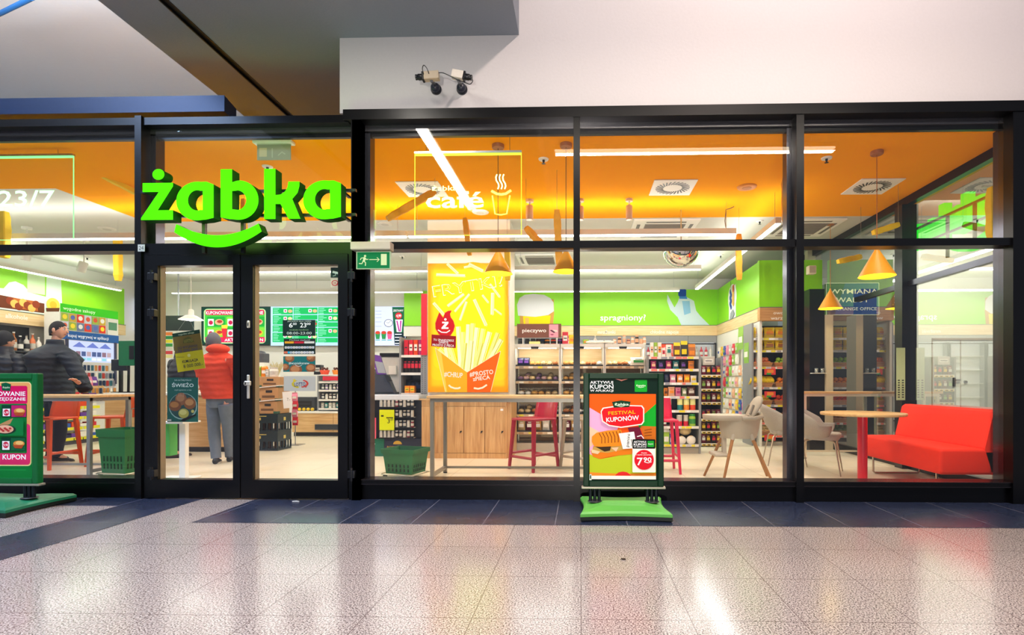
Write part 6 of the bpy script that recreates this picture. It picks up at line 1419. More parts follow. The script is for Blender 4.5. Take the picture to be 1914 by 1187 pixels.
def p_don(a):
    a.rect(529, 666, 590, 695, '#0d6a6a')
    for (x, y, r_) in ((541, 670, 9), (582, 669, 9), (533, 686, 8), (553, 691, 12), (582, 688, 10)):
        n = 20; pts = [(min(max(x + r_ * math.cos(2 * PI * k / n), 529), 590), min(max(y + r_ * .8 * math.sin(2 * PI * k / n), 666), 695)) for k in range(n)]
        a.poly(pts, '#8a5230'); pts = [(min(max(x - 1 + r_ * .7 * math.cos(2 * PI * k / n), 529), 590), min(max(y - 1 + r_ * .5 * math.sin(2 * PI * k / n), 666), 695)) for k in range(n)]; a.poly(pts, '#b87a4c')
    for k in range(8): a.rect(577 + (k * 37 % 11), 667 + (k * 13 % 8), 578 + (k * 37 % 11), 668 + (k * 13 % 8), '#4a2412')
    a.text('#wypiekanew', 540, 579, 681, 676.5, '#d8e8e0', .01); a.stroke([(553, 683), (559, 685), (565, 683)], .7, '#d8e8e0')
sheet('bakery_poster', 'teal poster with brown donuts on the door glass', 529, 666, 590, 695, .0, p_don)
def p_lot(a):
    a.rect(530, 703, 590, 731, '#b9b6ae'); c = (562, 717)
    a.poly(arc(559, 718, 14, 7.5, 95, 250, 14) + arc(560, 717, 11, 5.5, 250, 95, 14), '#c8b22a'); a.poly(arc(563, 717, 14, 7.5, -70, 85, 14) + arc(562, 717, 11, 5.5, 85, -70, 14), '#c84030')
    a.poly([(550 + 4 * (1 if k % 2 else .42) * math.cos(R(36 * k - 90 + 36)), 711 + 4 * (1 if k % 2 else .42) * math.sin(R(36 * k - 90 + 36))) for k in range(10)], '#d8b81a')
    a.text('LOTTO', 550, 571, 722, 715, '#14306a', .04, R(4)); a.poly([(572 + 2.4 * (1 if k % 2 else .42) * math.cos(R(36 * k - 54)), 723 + 2.4 * (1 if k % 2 else .42) * math.sin(R(36 * k - 54))) for k in range(10)], '#b83a2a')
sheet('lottery_sign', 'grey LOTTO sign with a star at the foot of the door poster column', 530, 703, 590, 731, .0, p_lot, 'sign', back='#b9b6ae')
def p_cam(a): a.rect(618, 500, 636, 519, '#0a2c22'); a.poly([(622, 506), (634, 509), (633, 513), (621, 510)], '#c9d0cc'); a.stroke([(627, 511), (627, 515), (622, 516)], 1, '#c9d0cc')
sheet('camera_sticker', 'dark green camera warning sticker in the corner of the door glass', 618, 500, 636, 519, .0, p_cam, 'sticker')
def p_18(a):
    a.rect(618, 521, 636, 537, '#cdbcae'); a.poly(arc(626, 529, 6.5, 5.5, 0, 350, 24) , '#c22a38'); a.circ(626, 529, 4.9, '#cdbcae', 4); a.text('18', 623, 628, 531, 527, '#c22a38', .02); a.stroke([(628, 534), (635, 523)], 1.3, '#c22a38'); a.text('%', 630, 635.5, 534, 529, '#c22a38', .02)
sheet('age_sticker', 'pale sticker with a red circle under the camera sticker', 618, 521, 636, 537, .0, p_18, 'sticker')
def p_kum(a):
    a.rect(326, 619, 379, 692, '#cfc40a'); a.rect(326, 619, 379, 626, '#0a3a24'); a.rect(326, 626, 379, 657, '#7a6424'); a.text('wygodne zakupy', 337, 368, 624.2, 621, '#cfe0c8', .01)
    a.poly([(344, 640), (346, 632), (356, 629), (362, 633), (366, 641)], '#5a5a1c'); a.text('LOTTO', 347, 363, 639, 634, '#a0963a', .03)
    a.text('DO WYGRANIA', 333, 371, 650, 645.5, '#2a2f5a', .01); a.text('170 000 000.-', 329, 375, 656.5, 651.5, '#39406a', .0)
    a.circ(352, 664, 3, '#e4e08a'); a.text('KUMULACJA', 338, 368, 676.5, 671.5, '#1c2030', .04); a.text('8 000 000.-', 339, 376, 686, 680, '#1c2a3a', .0); a.stroke([(328, 664), (343, 666)], .5, '#2a2a20')
t = sheet('jackpot_poster', 'tilted yellow and brown poster reading KUMULACJA 8 000 000 hung on a thread', 326, 619, 379, 692, .32, p_kum, tilt=R(-8.5), back='#e2d98a')
k = DZ(352, .32) / FPX; t.location.x += .03; MB().m(M_STEEL).tube([(-20 * k, .001, 72 * k), (8 * k, .001, 100 * k), (17 * k, .001, 72.5 * k)], .0012, 4).tube([(8 * k, .001, 100 * k), (30 * k, .001, 230 * k)], .001, 4).build('thread', t)
def p_sw(a):
    a.rect(312, 700, 371, 783, '#1c5a50'); X = lambda x: 260 + x / 4.395; Y = lambda y: 680 + y / 4.395
    a.text('NA KAŻDEJ PÓŁCE', X(290), X(430), Y(115), Y(104), '#c8d8d0', 0); a.text('ŚWIEŻO', X(268), X(450), Y(165), Y(138), '#d8e4de', .05); a.text('czyli pysznie u nas', X(290), X(432), Y(195), Y(184), '#b8ccc4', 0)
    a.circ(X(362), Y(325), 27, '#8fb0a8', 25); a.circ(X(360), Y(322), 25.5, '#2a4a48', 23.5)
    for (x, y, rx, ry, c, c2) in ((345, 265, 11, 12, '#8a5a3c', '#a8754e'), (295, 320, 12, 10, '#7a4a2c', '#a8703c'), (420, 300, 11.5, 11, '#8a5630', '#bb8450'), (368, 382, 10, 9, '#a8a04a', '#c8c070')): a.circ(X(x), Y(y), rx, c, ry); a.circ(X(x) - 1, Y(y) - 2, rx * .7, c2, ry * .55)
    for k_ in range(4): a.stroke([(X(330 + k_ * 12), Y(215)), (X(325 + k_ * 15), Y(245))], 1, '#b88a70')
    a.poly([(X(345), Y(440)), (X(355), Y(430)), (X(475), Y(385)), (X(470), Y(400)), (X(370), Y(448))], '#1a1a1c'); a.circ(X(445), Y(365), 3, '#b8b060'); a.rect(X(230), Y(425), X(270), Y(446), '#3a5a54'); a.rect(X(233), Y(432), X(266), Y(443), '#c8ccc4')
t = sheet('bread_poster', 'dark teal poster reading SWIEZO with a plate of bread, standing on the white display stand', 312, 700, 371, 783, .80, p_sw)
t.location.z = CAM_H - (787 - PY0) * DZ(344, .95) / FPX + .001
# white metal pendant lamps over the counter
def white_lamp(u, v, Y, wpx, label):
    k = DZ(u, Y) / FPX; r = wpx / 2 * k; t = thing('metal_pendant', label, 'pendant lamp', PT(u, v, Y), 0, 'white metal pendant lamps'); m = mat('#f2efe6', .35)
    MB().m(m).lathe([(r, 0), (r * .96, .012), (r * .45, .065), (r * .25, .075), (r * .22, .15), (r * .1, .165)], 0, 0, 0, 28).build('lamp_shade', t); MB().m(M_LAMP).ball((0, 0, .015), .035).build('bulb', t)
    MB().m(m).tube([(0, 0, .16), (0, 0, HC - t.location.z)], .004, 5).build('cord', t)
    l = bpy.data.lights.new('lamp_light', 'POINT'); l.energy = 10; l.color = (1, .95, .85); l.shadow_soft_size = .04; lo = bpy.data.objects.new('lamp_light', l); COL.objects.link(lo); lo.parent = t; lo.location = (0, 0, -.04)
white_lamp(357, 598, 3.2, 40, 'white metal pendant lamp over the counter, above the tilted yellow poster')

# ================================================================== COUNTERS
def counter(name, label, x0, x1, y0, y1, H, front, top):
    t = thing(name, label, 'counter', ((x0 + x1) / 2, (y0 + y1) / 2, 0)); w, d = (x1 - x0) / 2, (y1 - y0) / 2
    MB().m(front).box(-w, w, -d, d, .08, H - .04).build('body', t); MB().m(M_BLACK).box(-w + .02, w - .02, -d + .03, d - .02, 0, .0795).build('plinth', t)
    MB().m(top).box(-w - .015, w + .015, -d - .02, d + .01, H - .0395, H, .004, 1).build('worktop', t)
    for i in range(1, max(2, int(w * 2 / .9))): x = -w + 2 * w * i / max(2, int(w * 2 / .9)); MB().m(mat('#8a6a48', .6)).box(x - .003, x + .003, -d - .002, -d, .09, H - .05).build('panel_joint', t)
    return t
Yk = 3.25
counter('service_counter', 'long oak service counter behind the man in the orange jacket', FX(196, Yk), FX(437, Yk), Yk, Yk + .65, .92, M_OAKH, M_WHITE)
XC = -8.85
t = thing('checkout_shelf', 'low sweets shelving with yellow price rails under the checkout, behind the tall table', 'shelf', (XC, 3.6, 0)); m = M_SHELF
MB().m(m).box(-.45, -.4, -1.1, 1.15, .1, .98).build('back_panel', t); MB().m(mat('#4a4650', .5)).box(-.42, -.02, -1.1, 1.15, 0, .1).build('plinth', t); MB().m(M_OAKH).box(-.48, .03, -1.12, 1.17, .98, 1.02).build('worktop', t)
for z in (.12, .30, .48, .66, .82):
    s = MB().m(m).box(-.42, .0, -1.1, 1.15, z - .015, z).build('shelf', t); mb = MB().m(mat('#e8e022', .5, noise=.05)); y = -1.08
    while y < 1.0: mb.box(.0, .006, y, y + .15, z - .05, z); y += .17
    mb.build('price_rail', s)
for zi, z in enumerate((.12, .30, .48, .66, .82)):
    for i in range(13):
        c = ['#f2ede2', '#2a56b0', '#6a3a9a', '#d8203a', '#e8481c', '#f2ede2', '#14204a'][(i * 3 + zi * 2) % 7]
        put('flat', c, ['#d8203a', '#f4c81a', '#2a56b0'][(i + zi) % 3], .13, .05 + .02 * ((i + zi) % 3), .15, (XC - .09, 2.62 + i * .165, z + .001), 'on the checkout sweets shelving, row %s from the floor' % ('one', 'two', 'three', 'four', 'five')[zi], name='chocolate_pack', cat='chocolate')
for i in range(9):
    c = ['#6a3a9a', '#e88aa8', '#6a3a9a', '#e07a4a', '#e88aa8', '#6a3a9a'][i % 6]; put('hang', c, '#f2ede2', .12, .17, .03, (XC - .1, 3.9 + i * .1, 1.022), 'standing on the checkout worktop', rot=(R(-12), 0, R(70)), name='sweet_sachet', cat='packet')
# screen and green panel on the counter
Yq = 3.4; kq = DZ(225, Yq) / FPX
t = thing('till_monitor', 'black till monitor seen from behind on the service counter', 'monitor', (FX(224, Yq), Yq, .921))
zz = FZ(224, 693, Yq) - .921; M = Matrix.Rotation(R(-14), 4, 'X')
MB().m(mat('#0c1426', .3)).box(-15 * kq, 15 * kq, -.02, .02, zz, zz + .18, .008, 2).build('screen', t); MB().m(M_BLACK).box(-.02, .02, .0, .04, .01, zz + .05).box(-.1, .1, -.06, .1, 0, .012).build('stand', t)
t = thing('pay_terminal', 'green square panel on a black pole at the service counter', 'terminal', (FX(248, Yq - .0), Yq - .08, .921))
z0, z1 = FZ(248, 684, Yq) - .921, FZ(248, 638, Yq) - .921
MB().m(mat('#0c6a44', .35)).box(-.135, .135, -.03, .0, z0, z1, .006, 2).build('panel', t); MB().m(M_BLACK).box(.04, .115, -.036, -.03, z0 + .1, z1 - .08).build('card_reader', t); MB().m(M_BLACK).tube([(0, .0, .01), (0, .01, z0 + .1)], .018, 10).box(-.1, .1, -.08, .08, 0, .015).build('stand', t)
for u, c, nm in ((262, '#8a8a90', 'small scanner box beside the green panel'),): 
    t = thing('scanner', nm, 'scanner', (FX(u, Yq), Yq + .05, .921)); MB().m(mat(c, .4)).box(-.06, .06, -.05, .05, 0, .09, .01, 2).build('body', t); MB().m(M_BLACK).box(-.03, .03, -.052, -.05, .03, .07).build('window', t)
# glass heated case with food on the counter between the poster and the orange jacket
t = thing('heated_display', 'small glass food case on the service counter beside the orange jacket', 'display case', (FX(372, 3.5), 3.5, .921))
MB().m(M_WHITEMET).box(-.25, .25, -.15, .2, 0, .03).box(-.25, .25, -.15, .2, .3, .33).build('frame', t); MB().m(GLD).add([(-.25, -.15, .03), (.25, -.15, .03), (.25, -.15, .3), (-.25, -.15, .3)], [(0, 1, 2, 3)]).build('pane', t)
for i in range(4): put('bun', '#a8642c', '#d8a050', .08, .05, .07, (FX(372, 3.5) - .15 + .1 * i, 3.52, .952), 'inside the small glass food case', name='pastry', cat='pastry')
# dark board and coloured leaflets behind the tilted poster
t = thing('dark_screen', 'dark blank screen hanging behind the thread of the tilted poster', 'screen', PT(332, 618, 5.5)); k = DZ(332, 5.5) / FPX
MB().m(mat('#141c30', .3)).box(-28 * k, 28 * k, 0, .05, 0, 28 * k).build('screen', t); MB().m(M_STEEL).tube([(0, .02, 28 * k), (0, .02, HC - t.location.z)], .015, 8).build('bracket', t)
def leaf_(a):
    a.rect(300, 620, 323, 700, '#e8ecf0')
    for i, c in enumerate(('#f08a3a', '#2a8a4a', '#e8e23a', '#3a9a4a', '#d8d8c8', '#d84a4a', '#f0e8a0')): a.rect(300, 621 + i * 7, 323, 627 + i * 7, c)
sheet('price_board', 'coloured price list board beside the dark blank screen', 290, 620, 323, 720, 5.4, leaf_, 'board')
MB().m(M_WHITE).box(-.02, .02, .004, .04, -FZ(306, 720, 5.4), .2).build('pole', [o for o in bpy.data.objects if o.name.startswith('price_board')][0])
# back counter with open chiller
Yo = 5.72; X0, X1 = FX(546, Yo), FX(700, Yo); ko = DZ(600, Yo) / FPX
counter('back_counter', 'pale oak base of the open chiller under the green menu screen', X0, X1, Yo, Yo + .7, .50, M_OAKH, M_WHITE)
t = thing('floor_grille', 'dark ventilation grille in the oak chiller base', 'grille', (FX(615, Yo), Yo - .002, .13)); MB().m(mat('#4a5058', .5)).box(-.28, .35, -.02, 0, 0, .11).build('plate', t)
mb = MB().m(M_BLACK)
for i in range(3): mb.box(-.27, .34, -.024, -.02, .02 + i * .03, .032 + i * .03)
mb.build('slats', t)
xc0 = FX(592, Yo)
t = shelf_unit('open_chiller', 'open chiller with small shelves of cups beside the LOTTO sign', 'chiller', xc0, X1 - .05, Yo + .05, .5, [.56, .74, .93, 1.1], top=1.22, back=mat('#c9ccd0', .4), base=0, tags=False, sides=True, zb=.505)
t.location.z = 0
for zi, z in enumerate((.56, .74, .93)):
    for i in range(14):
        c = [['#c9c4ba', '#1a7a7a', '#f2ede2'], ['#17161a', '#f2ede2', '#5a2c18'], ['#14204a', '#6a3a9a', '#c9c4ba']][zi][i % 3]
        put('jar' if zi else 'box', c, '#f2ede2', .055, .11, .05, (xc0 + .07 + i * .078, Yo + .12, z + .001), 'on the %s shelf of the open chiller' % ('lowest', 'middle', 'upper')[zi], name='small_cup' if zi else 'small_box', cat='cup' if zi else 'box')
put('flat', '#d8203a', '#f2ede2', .95, .085, .03, ((xc0 + X1) / 2, Yo + .03, 1.12), 'strip with pale letters along the top of the open chiller', name='header_strip', cat='sign')
t = thing('header_shelf', 'white top shelf of the open chiller under the orange baskets', 'shelf', ((xc0 + X1) / 2, Yo + .1, 1.222)); MB().m(M_WHITE).box(-.55, .55, -.06, .3, 0, .02).build('board', t)
for u, c in ((607, '#e8481c'), (630, '#f08a1a')):
    x = FX(u, Yo + .15); t = thing('sweets_bowl', ('red-orange' if u == 607 else 'orange') + ' paper bowl heaped with dark topped sweets above the chiller', 'bowl', (x, Yo + .15, 1.243), 0, None)
    MB().m(mat(c, .5)).lathe([(.07, 0), (.1, .09), (.095, .09)], 0, 0, 0, 18).build('bowl', t); mb = MB().m(mat('#5a2c18', .6))
    for k_ in range(9): mb.ball((.05 * math.cos(k_ * .7), .05 * math.sin(k_ * .7), .105 + .02 * (k_ % 2)), .022, 8, 5)
    mb.build('sweets', t)
put('box', '#f08a1a', '#e8481c', .42, .09, .12, (FX(619, Yo) , Yo + .0 + .06, 1.243 - .0), 'tray standing in front of the paper bowls', name='orange_tray', cat='tray') if False else None
put('box', '#17161a', '#c9c4ba', .14, .2, .14, (FX(596, Yo + .3), Yo + .3, 1.243), 'coffee grinder beside the paper bowls', name='coffee_machine', cat='coffee machine')
# left half of back counter: dark boxes with yellow items
put('box', '#3a3f48', '#17161a', .46, .28, .2, (FX(570, Yo + .2), Yo + .25, .502), 'glass fronted case on the oak back counter', name='pastry_case', cat='display case')
for i in range(5): put('fruit', '#f4c81a', '#2c8a3a', .075, .07, .07, (FX(553 + i * 8, Yo + .1), Yo + .08, .502), 'in the row on the oak back counter', name='yellow_pastry', cat='pastry')
# tall hanging red and white packets on a stand beside crates
for i, (u, v) in enumerate(((551, 742), (552, 757), (551, 772), (552, 787))): put('hang', '#d8203a' if i % 2 else '#e88aa8', '#f2ede2', .09, .15, .03, (FX(u, 4.2), 4.2, FZ(u, v + 8, 4.2)), 'on the strip hanging behind the crates')
t = MB().m(M_STEEL).tube([(FX(551.5, 4.22), 4.23, 0), (FX(551.5, 4.22), 4.23, 1.05)], .008, 6).box(FX(551.5, 4.22) - .12, FX(551.5, 4.22) + .12, 4.12, 4.34, 0, .01); tag(t.build('packet_stand'), 'thin steel stand of packets behind the crates', 'stand')

# ================================================================== CRATES AND CARTONS BEHIND THE DOOR
Yx = 3.42; kx = DZ(500, Yx) / FPX; xr2 = FX(519, Yx); xl2 = xr2 - .60
def crate_box(z, h, label):
    t = thing('beer_crate', label, 'crate', ((xl2 + xr2) / 2, Yx + .2, z), 0, 'dark green beer crates'); w, d = .30, .20; m = mat('#16262a', .45, noise=.05)
    mb = MB().m(m); mb.box(-w, w, -d, -d + .015, h * .5, h); mb.box(-w, w, d - .015, d, h * .5, h); mb.box(-w, -w + .015, -d + .015, d - .015, h * .5, h); mb.box(w - .015, w, -d + .015, d - .015, h * .5, h); mb.box(-w, w, -d, d, 0, .03)
    for i in range(8): x = -w + .0075 + (2 * w - .015) * i / 7; mb.box(x - .012, x + .012, -d, -d + .015, .03, h * .5); mb.box(x - .012, x + .012, d - .015, d, .03, h * .5)
    for i in range(6): y = -d + .0075 + (2 * d - .015) * i / 5; mb.box(-w, -w + .015, y - .012, y + .012, .03, h * .5); mb.box(w - .015, w, y - .012, y + .012, .03, h * .5)
    mb.build('tub', t)
    mb = MB().m(mat('#d8c060', .5)); mb.box(-.1, .12, -d - .002, -d, h * .86, h * .9); mb.box(-.03, .03, -d - .002, -d, h * .66, h * .8); mb.box(w, w + .002, -.03, .03, h * .62, h * .8); mb.build('label', t)
    for i in range(5):
        for j in (0, 1): put_b = MB().m(mat('#5a3a1a', .2)); put_b.lathe([(.03, .031), (.03, .16), (.012, .22), (.012, .26)], -w + .08 + i * .11, -.09 + j * .18, 0, 10); put_b.build('bottle_row', t)
crate_box(0, .29, 'lower dark green beer crate behind the open door pane'); crate_box(.291, .29, 'upper dark green beer crate under the cardboard cartons')
zc_ = .582
M_CARD = mat('#b98a58', .7, noise=.08, scale=12)
for i, (h, lb) in enumerate(((.20, 'brown cardboard carton resting on the beer crates'), (.22, 'brown cardboard carton with a hand hole in the middle of the stack'), (.17, 'brown cardboard carton wrapped in film at the top of the stack'))):
    t = thing('cardboard_carton', lb, 'box', ((xl2 + xr2) / 2 + .01 * i, Yx + .2, zc_), R(2 * i), 'cardboard cartons on the beer crates')
    MB().m(M_CARD).box(-.28, .28, -.18, .18, 0, h - .002, .004, 1).build('body', t); MB().m(mat('#2a2018', .6)).box(.08, .18, -.183, -.18, h * .62, h * .8, .004, 1).build('hand_hole', t); MB().m(mat('#6a4a2a', .6)).box(.02, .22, -.182, -.18, h * .25, h * .42).build('print', t)
    MB().m(mat('#2f5a44', .6)).box(-.05, .0, -.183, -.18, h * .02, h * .2).box(.22, .281, -.183, -.1, h * .02, h * .2).build('corner', t)
    zc_ += h
    if i > 0: t2 = MB().m(mat('#e0dcd6', .25, noise=.2)); t2.tube([(-.29, -.19, .02), (-.1, -.2, -.01), (.1, -.2, .01), (.29, -.19, .03), (.3, .0, .03), (.29, .19, .02), (-.29, .19, .02)], .014, 6, True, .6); t2.build('plastic_film', t)
TOPY = Yx + .12
for u, k, c1, c2, w_, h_ in ((485, 'carton', '#9ac43a', '#f4c81a', .07, .17), (495, 'carton', '#f08a1a', '#f2ede2', .07, .17), (512, 'jar', '#f2ede2', '#c9c4ba', .13, .15), (501, 'box', '#c9c4ba', '#f2ede2', .06, .12)): put(k, c1, c2, w_, h_, .07, (FX(u, TOPY), TOPY, zc_ + .001), 'on top of the cardboard stack')
t = thing('juice_dispenser', 'grey lidded dispenser behind the cartons on the stack', 'dispenser', (FX(487, 4.6), 4.6, 0)); zz = FZ(487, 678, 4.6); MB().m(mat('#4a4a50', .4)).box(-.11, .11, -.1, .1, zz, zz + .17, .015, 2).build('tank', t); MB().m(mat('#3a3a40', .4)).lathe([(.09, zz + .17), (.07, zz + .2), (.02, zz + .215)], 0, 0, 0, 16).build('lid', t); MB().m(M_WHITE).box(-.14, .14, -.12, .12, 0, zz - .001).build('pedestal', t)
t = thing('dried_bouquet', 'pale dried bouquet behind the cardboard stack', 'plant', (FX(520, 4.7), 4.7, 0)); zz = FZ(520, 700, 4.7); mb = MB().m(mat('#cbbd8a', .7))
for k_ in range(22): a_ = random.uniform(0, 6.28); r_ = random.uniform(.02, .14); mb.tube([(0, 0, zz - .02), (r_ * .5 * math.cos(a_), r_ * .5 * math.sin(a_), zz + .1), (r_ * math.cos(a_), r_ * math.sin(a_), zz + .18 + random.uniform(0, .06))], .006, 4)
mb.build('stems', t); MB().m(M_WHITE).box(-.1, .1, -.1, .1, 0, zz - .02).build('pedestal', t)
def p7(a): a.rect(530, 732, 547, 763, '#ecebe6'); a.text('7.-', 538, 544, 749, 744, '#3a3a3a', .0)
sheet('price_sheet', 'white price sheet with 7.- hanging on the carton stack', 530, 732, 547, 763, Yx - .02, p7, 'price sheet', tilt=R(-5), back='#ecebe6')

# ================================================================== DRINKS RACK, TILL KIOSK AND BOXES BY THE PILLAR
Yd = 3.32; DP = lambda u: FX(u, Yd); dz = lambda v: FZ(770, v, Yd)
t = shelf_unit('drinks_rack', 'perforated grey rack of red drink packs beside the light box pillar', 'shelf', DP(748), DP(799), Yd, .5, [dz(735), dz(697), dz(664)], top=dz(630), tags=False, base=0, back=mat('#6a6a6e', .5))
MB().m(M_GSH).box((DP(799) - DP(748)) / 2 - .1, (DP(799) - DP(748)) / 2 + .016, -.02, .0, 0, dz(664)).build('perforated_post', t)
mb = MB().m(M_BLACK); xx = (DP(799) - DP(748)) / 2
for k_ in range(26):
    for o_ in (.03, .075): mb.box(xx - o_ - .003, xx - o_ + .003, -.023, -.02, .9 + k_ * .032, .915 + k_ * .032)
mb.build('perforation', t)
for i, (c1, c2) in enumerate((('#d8203a', '#d8203a'), ('#d8203a', '#f2ede2'), ('#e8481c', '#f2ede2'), ('#b0246a', '#f2ede2'), ('#d8203a', '#f2ede2'))): put('box', c1, c2, .065, .24, .1, (DP(757 + i * 9), Yd + .1, dz(664) + .001), 'on top of the perforated rack', name='crisp_carton', cat='box')
for i in range(5): put('bag', '#17161a', '#d8203a', .08, .22, .08, (DP(755 + i * 7), Yd + .1, dz(697) + .001), 'on the upper shelf of the perforated rack')
for i in range(4): put('bag', '#17161a', '#14204a', .12, .2, .12, (DP(756 + i * 8), Yd + .25, dz(735) + .001), 'at the back of the lower shelf of the perforated rack')
for i in range(2): put('box', '#f08a1a', '#f4c81a', .075, .115, .08, (DP(760 + i * 9.5), Yd + .06, dz(735) + .001), 'in front on the lower shelf of the perforated rack', name='orange_box', cat='box')
t = MB().m(mat('#e0103a', .5)).box(-.045, .045, -.01, .01, 0, FZ(794, 550, Yd) - FZ(794, 664, Yd)); tag(t.build('vertical_banner', None, (DP(794), Yd + .02, dz(664) + .002 + .245)), 'tall crimson vertical banner at the edge of the light box pillar', 'banner'); 
bpy.data.objects['vertical_banner'].location.z = dz(664) + .001
bpy.data.objects['vertical_banner'].location.y = Yd - .03
# low display table with blister goods
Yt = 2.85; TP = lambda u: FX(u, Yt); tz = lambda v: FZ(740, v, Yt)
t = thing('display_cabinet', 'white topped cabinet hung with small dark packets behind the low green basket', 'display', (TP(737), Yt, 0)); w = (TP(788) - TP(686)) / 2
MB().m(mat('#0d6a52', .5)).box(-w, -w + .25, .0, .4, 0, tz(820)).build('teal_carton', t); MB().m(mat('#16203c', .5)).box(-w + .255, w, 0, .4, 0, tz(820)).build('navy_carton', t)
MB().m(mat('#1c2030', .5)).box(-w, w, .06, .4, tz(820) + .001, tz(748)).build('body', t); MB().m(mat('#dfe3ea', .2)).box(-w, w - .03, -.03, .40, tz(748) + .001, tz(738), .01, 2).build('worktop', t)
aa = Art(688, 820, 788, 855, 2 * w, tz(820)); aa.text('OKO', 689, 703, 833, 828, '#dfeee8', .04, mirror=True); aa.rect(688, 842, 703, 848, '#08352c'); aa.text('ROYAL TRUST', 725, 764, 838, 834.5, '#c89a3a', .03); aa.poly(arc(744, 831, 8, 7, 180, 360, 14), '#d8a840')
aa.build('print', t, (0, -.001, 0))
x0_ = -w
for r_, v in enumerate((760, 779, 798, 817)):
    mb = MB().m(M_WHITE); mb.box(TP(709) - t.location.x, TP(775) - t.location.x, -.04, .06, tz(v) - .012, tz(v) - .004)
    mb.m(M_BLACK); mb.box(TP(709) - t.location.x, TP(775) - t.location.x, -.043, -.04, tz(v) - .02, tz(v) - .002); mb.build('hook_bar', t)
    for i in range(9):
        u = 713 + i * 7.3; c = ['#c9c4ba', '#17161a', '#3a3f48', '#c9c4ba', '#7a1430', '#17161a'][(i + r_) % 6] if i > 2 else '#c9c4ba'
        put('jar', c, '#c9c4ba', .045, .10, .045, (TP(u), Yt - .01, tz(v) - .003), 'in the %s row of the small goods display' % ('top', 'second', 'third', 'bottom')[r_], name='small_bottle', cat='bottle')
def py_(a): a.rect(709, 766, 737, 804, '#dfe81a'); a.rect(712, 776, 717, 779, '#3a3a1a'); a.rect(722, 780, 735, 782, '#3a3a1a'); a.text('3', 724, 729, 791, 783, '#2a2a1a', .01); a.text('49', 729.5, 735, 787, 782.5, '#2a2a1a', .0)
sheet('price_card', 'big yellow price card with 3 49 on the small goods display', 709, 766, 737, 804, Yt - .05, py_, 'price card', back='#dfe81a')
def pr_(a): a.poly([(688, 781), (703, 781), (701, 810), (699, 820), (688, 820)], '#e2566a'); a.text('5,50', 688.5, 700, 806, 800, '#b01838', .0)
sheet('price_card', 'pink price card at the edge of the small goods display by the door post', 688, 781, 703, 820, Yt - .05, pr_, 'price card', back='#e2566a')
put('bag', '#f08a1a', '#f4c81a', .12, .1, .05, (TP(694), Yt - .02, tz(763)), 'hanging at the edge of the small goods display by the door post')
put('bag', '#2a56b0', '#f2ede2', .12, .13, .05, (TP(694), Yt - .02, tz(782)), 'hanging at the edge of the small goods display by the door post')
# self service till
Yz = 3.38; t = thing('till_kiosk', 'purple and grey self service till with a slanted screen', 'self service till', (FX(716, Yz), Yz, 0)); q = lambda u, v: ((u - 716) * DZ(716, Yz) / FPX, FZ(716, v, Yz))
def slab(pts, y0, y1, m, nm):
    P_ = [q(*p) for p in pts]; n = len(P_); MB().m(m).add([(x, y0, z) for x, z in P_] + [(x, y1, z) for x, z in P_], [tuple(range(n)), tuple(range(n, 2 * n))[::-1]] + [(i, i + n, (i + 1) % n + n, (i + 1) % n) for i in range(n)]).build(nm, t)
slab([(695, 662), (712, 665), (723, 700), (707, 700)], -.05, .0, mat('#6a3a9a', .4), 'header'); slab([(703, 675), (718, 678), (724, 698), (709, 697)], -.056, -.051, mat('#9aa0a8', .2), 'screen')
slab([(705, 700), (724, 700), (738, 733), (713, 733), (698, 733), (698, 690)], -.04, .1, mat('#3a3f4c', .4), 'body')
MB().m(mat('#4a4f58', .5)).box(-.2, .2, -.02, .3, 0, q(0, 733)[1]).build('pedestal', t); slab([(722, 700), (730, 702), (736, 712), (728, 714)], -.09, -.05, mat('#22252c', .4), 'card_reader')
t = thing('service_hatch', 'white machine with a black top rail behind the self service till', 'machine', (FX(735, 3.9), 3.9, 0)); MB().m(mat('#cfd0ce', .5)).box(-.2, .22, 0, .3, 0, FZ(735, 667, 3.9)).build('body', t); MB().m(M_BLACK).box(-.22, .24, -.02, .3, FZ(735, 667, 3.9) + .001, FZ(735, 660, 3.9)).build('top_rail', t); MB().m(M_WHITE).box(-.06, .06, -.05, -.001, FZ(735, 700, 3.9), FZ(735, 684, 3.9)).build('dispenser', t)

# ================================================================== ALCOHOL WALL AND KIOSK CABINET
t = thing('liquor_shelf', 'dark wall shelving with rows of bottles under the word alkohole', 'shelf', (XWL, 3.6, 0))
MB().m(M_DARKB).box(-.13, -.10, -2.4, 1.08, 0, ZW0 - .03).build('back_panel', t)
for z in (.2, .55, .9, 1.27, 1.64): MB().m(mat('#3a3c42', .4)).box(-.099, .18, -2.4, 1.08, z - .02, z).build('shelf', t)
for zi, z in enumerate((1.27, 1.64)):
    for i in range(22):
        c = ['#17161a', '#f2ede2', '#5a2c18', '#c9c4ba', '#1a7a7a', '#a8642c', '#e07a4a', '#f2ede2'][(i * 3 + zi * 2) % 8]
        put('bottle', c, ['#f2ede2', '#17161a', '#c9c4ba'][i % 3], .085, .27 + .03 * (i % 3), .08, (XWL + .09, 2.4 + i * .108, z + .001), 'on the %s shelf of the alcohol wall' % ('upper' if zi else 'lower'))
put('box', '#1a7a7a', '#2c8a3a', .14, .30, .12, (XWL + .35, 4.6, 1.3), 'standing forward beside the man in the beanie', name='gift_box', cat='box') if False else None
t = thing('tobacco_cabinet', 'kiosk cabinet with green header, scratch cards and a blue lit strip in the corner', 'cabinet', (-9.62, 5.35, 0), R(90)); w = .62
MB().m(mat('#e4e2dc', .5)).box(-w, w, .0, .3, 0, 2.39).build('body', t)
aa = Art(0, 0, 1.24, 1.5, 1.24, 1.5, em=.25)
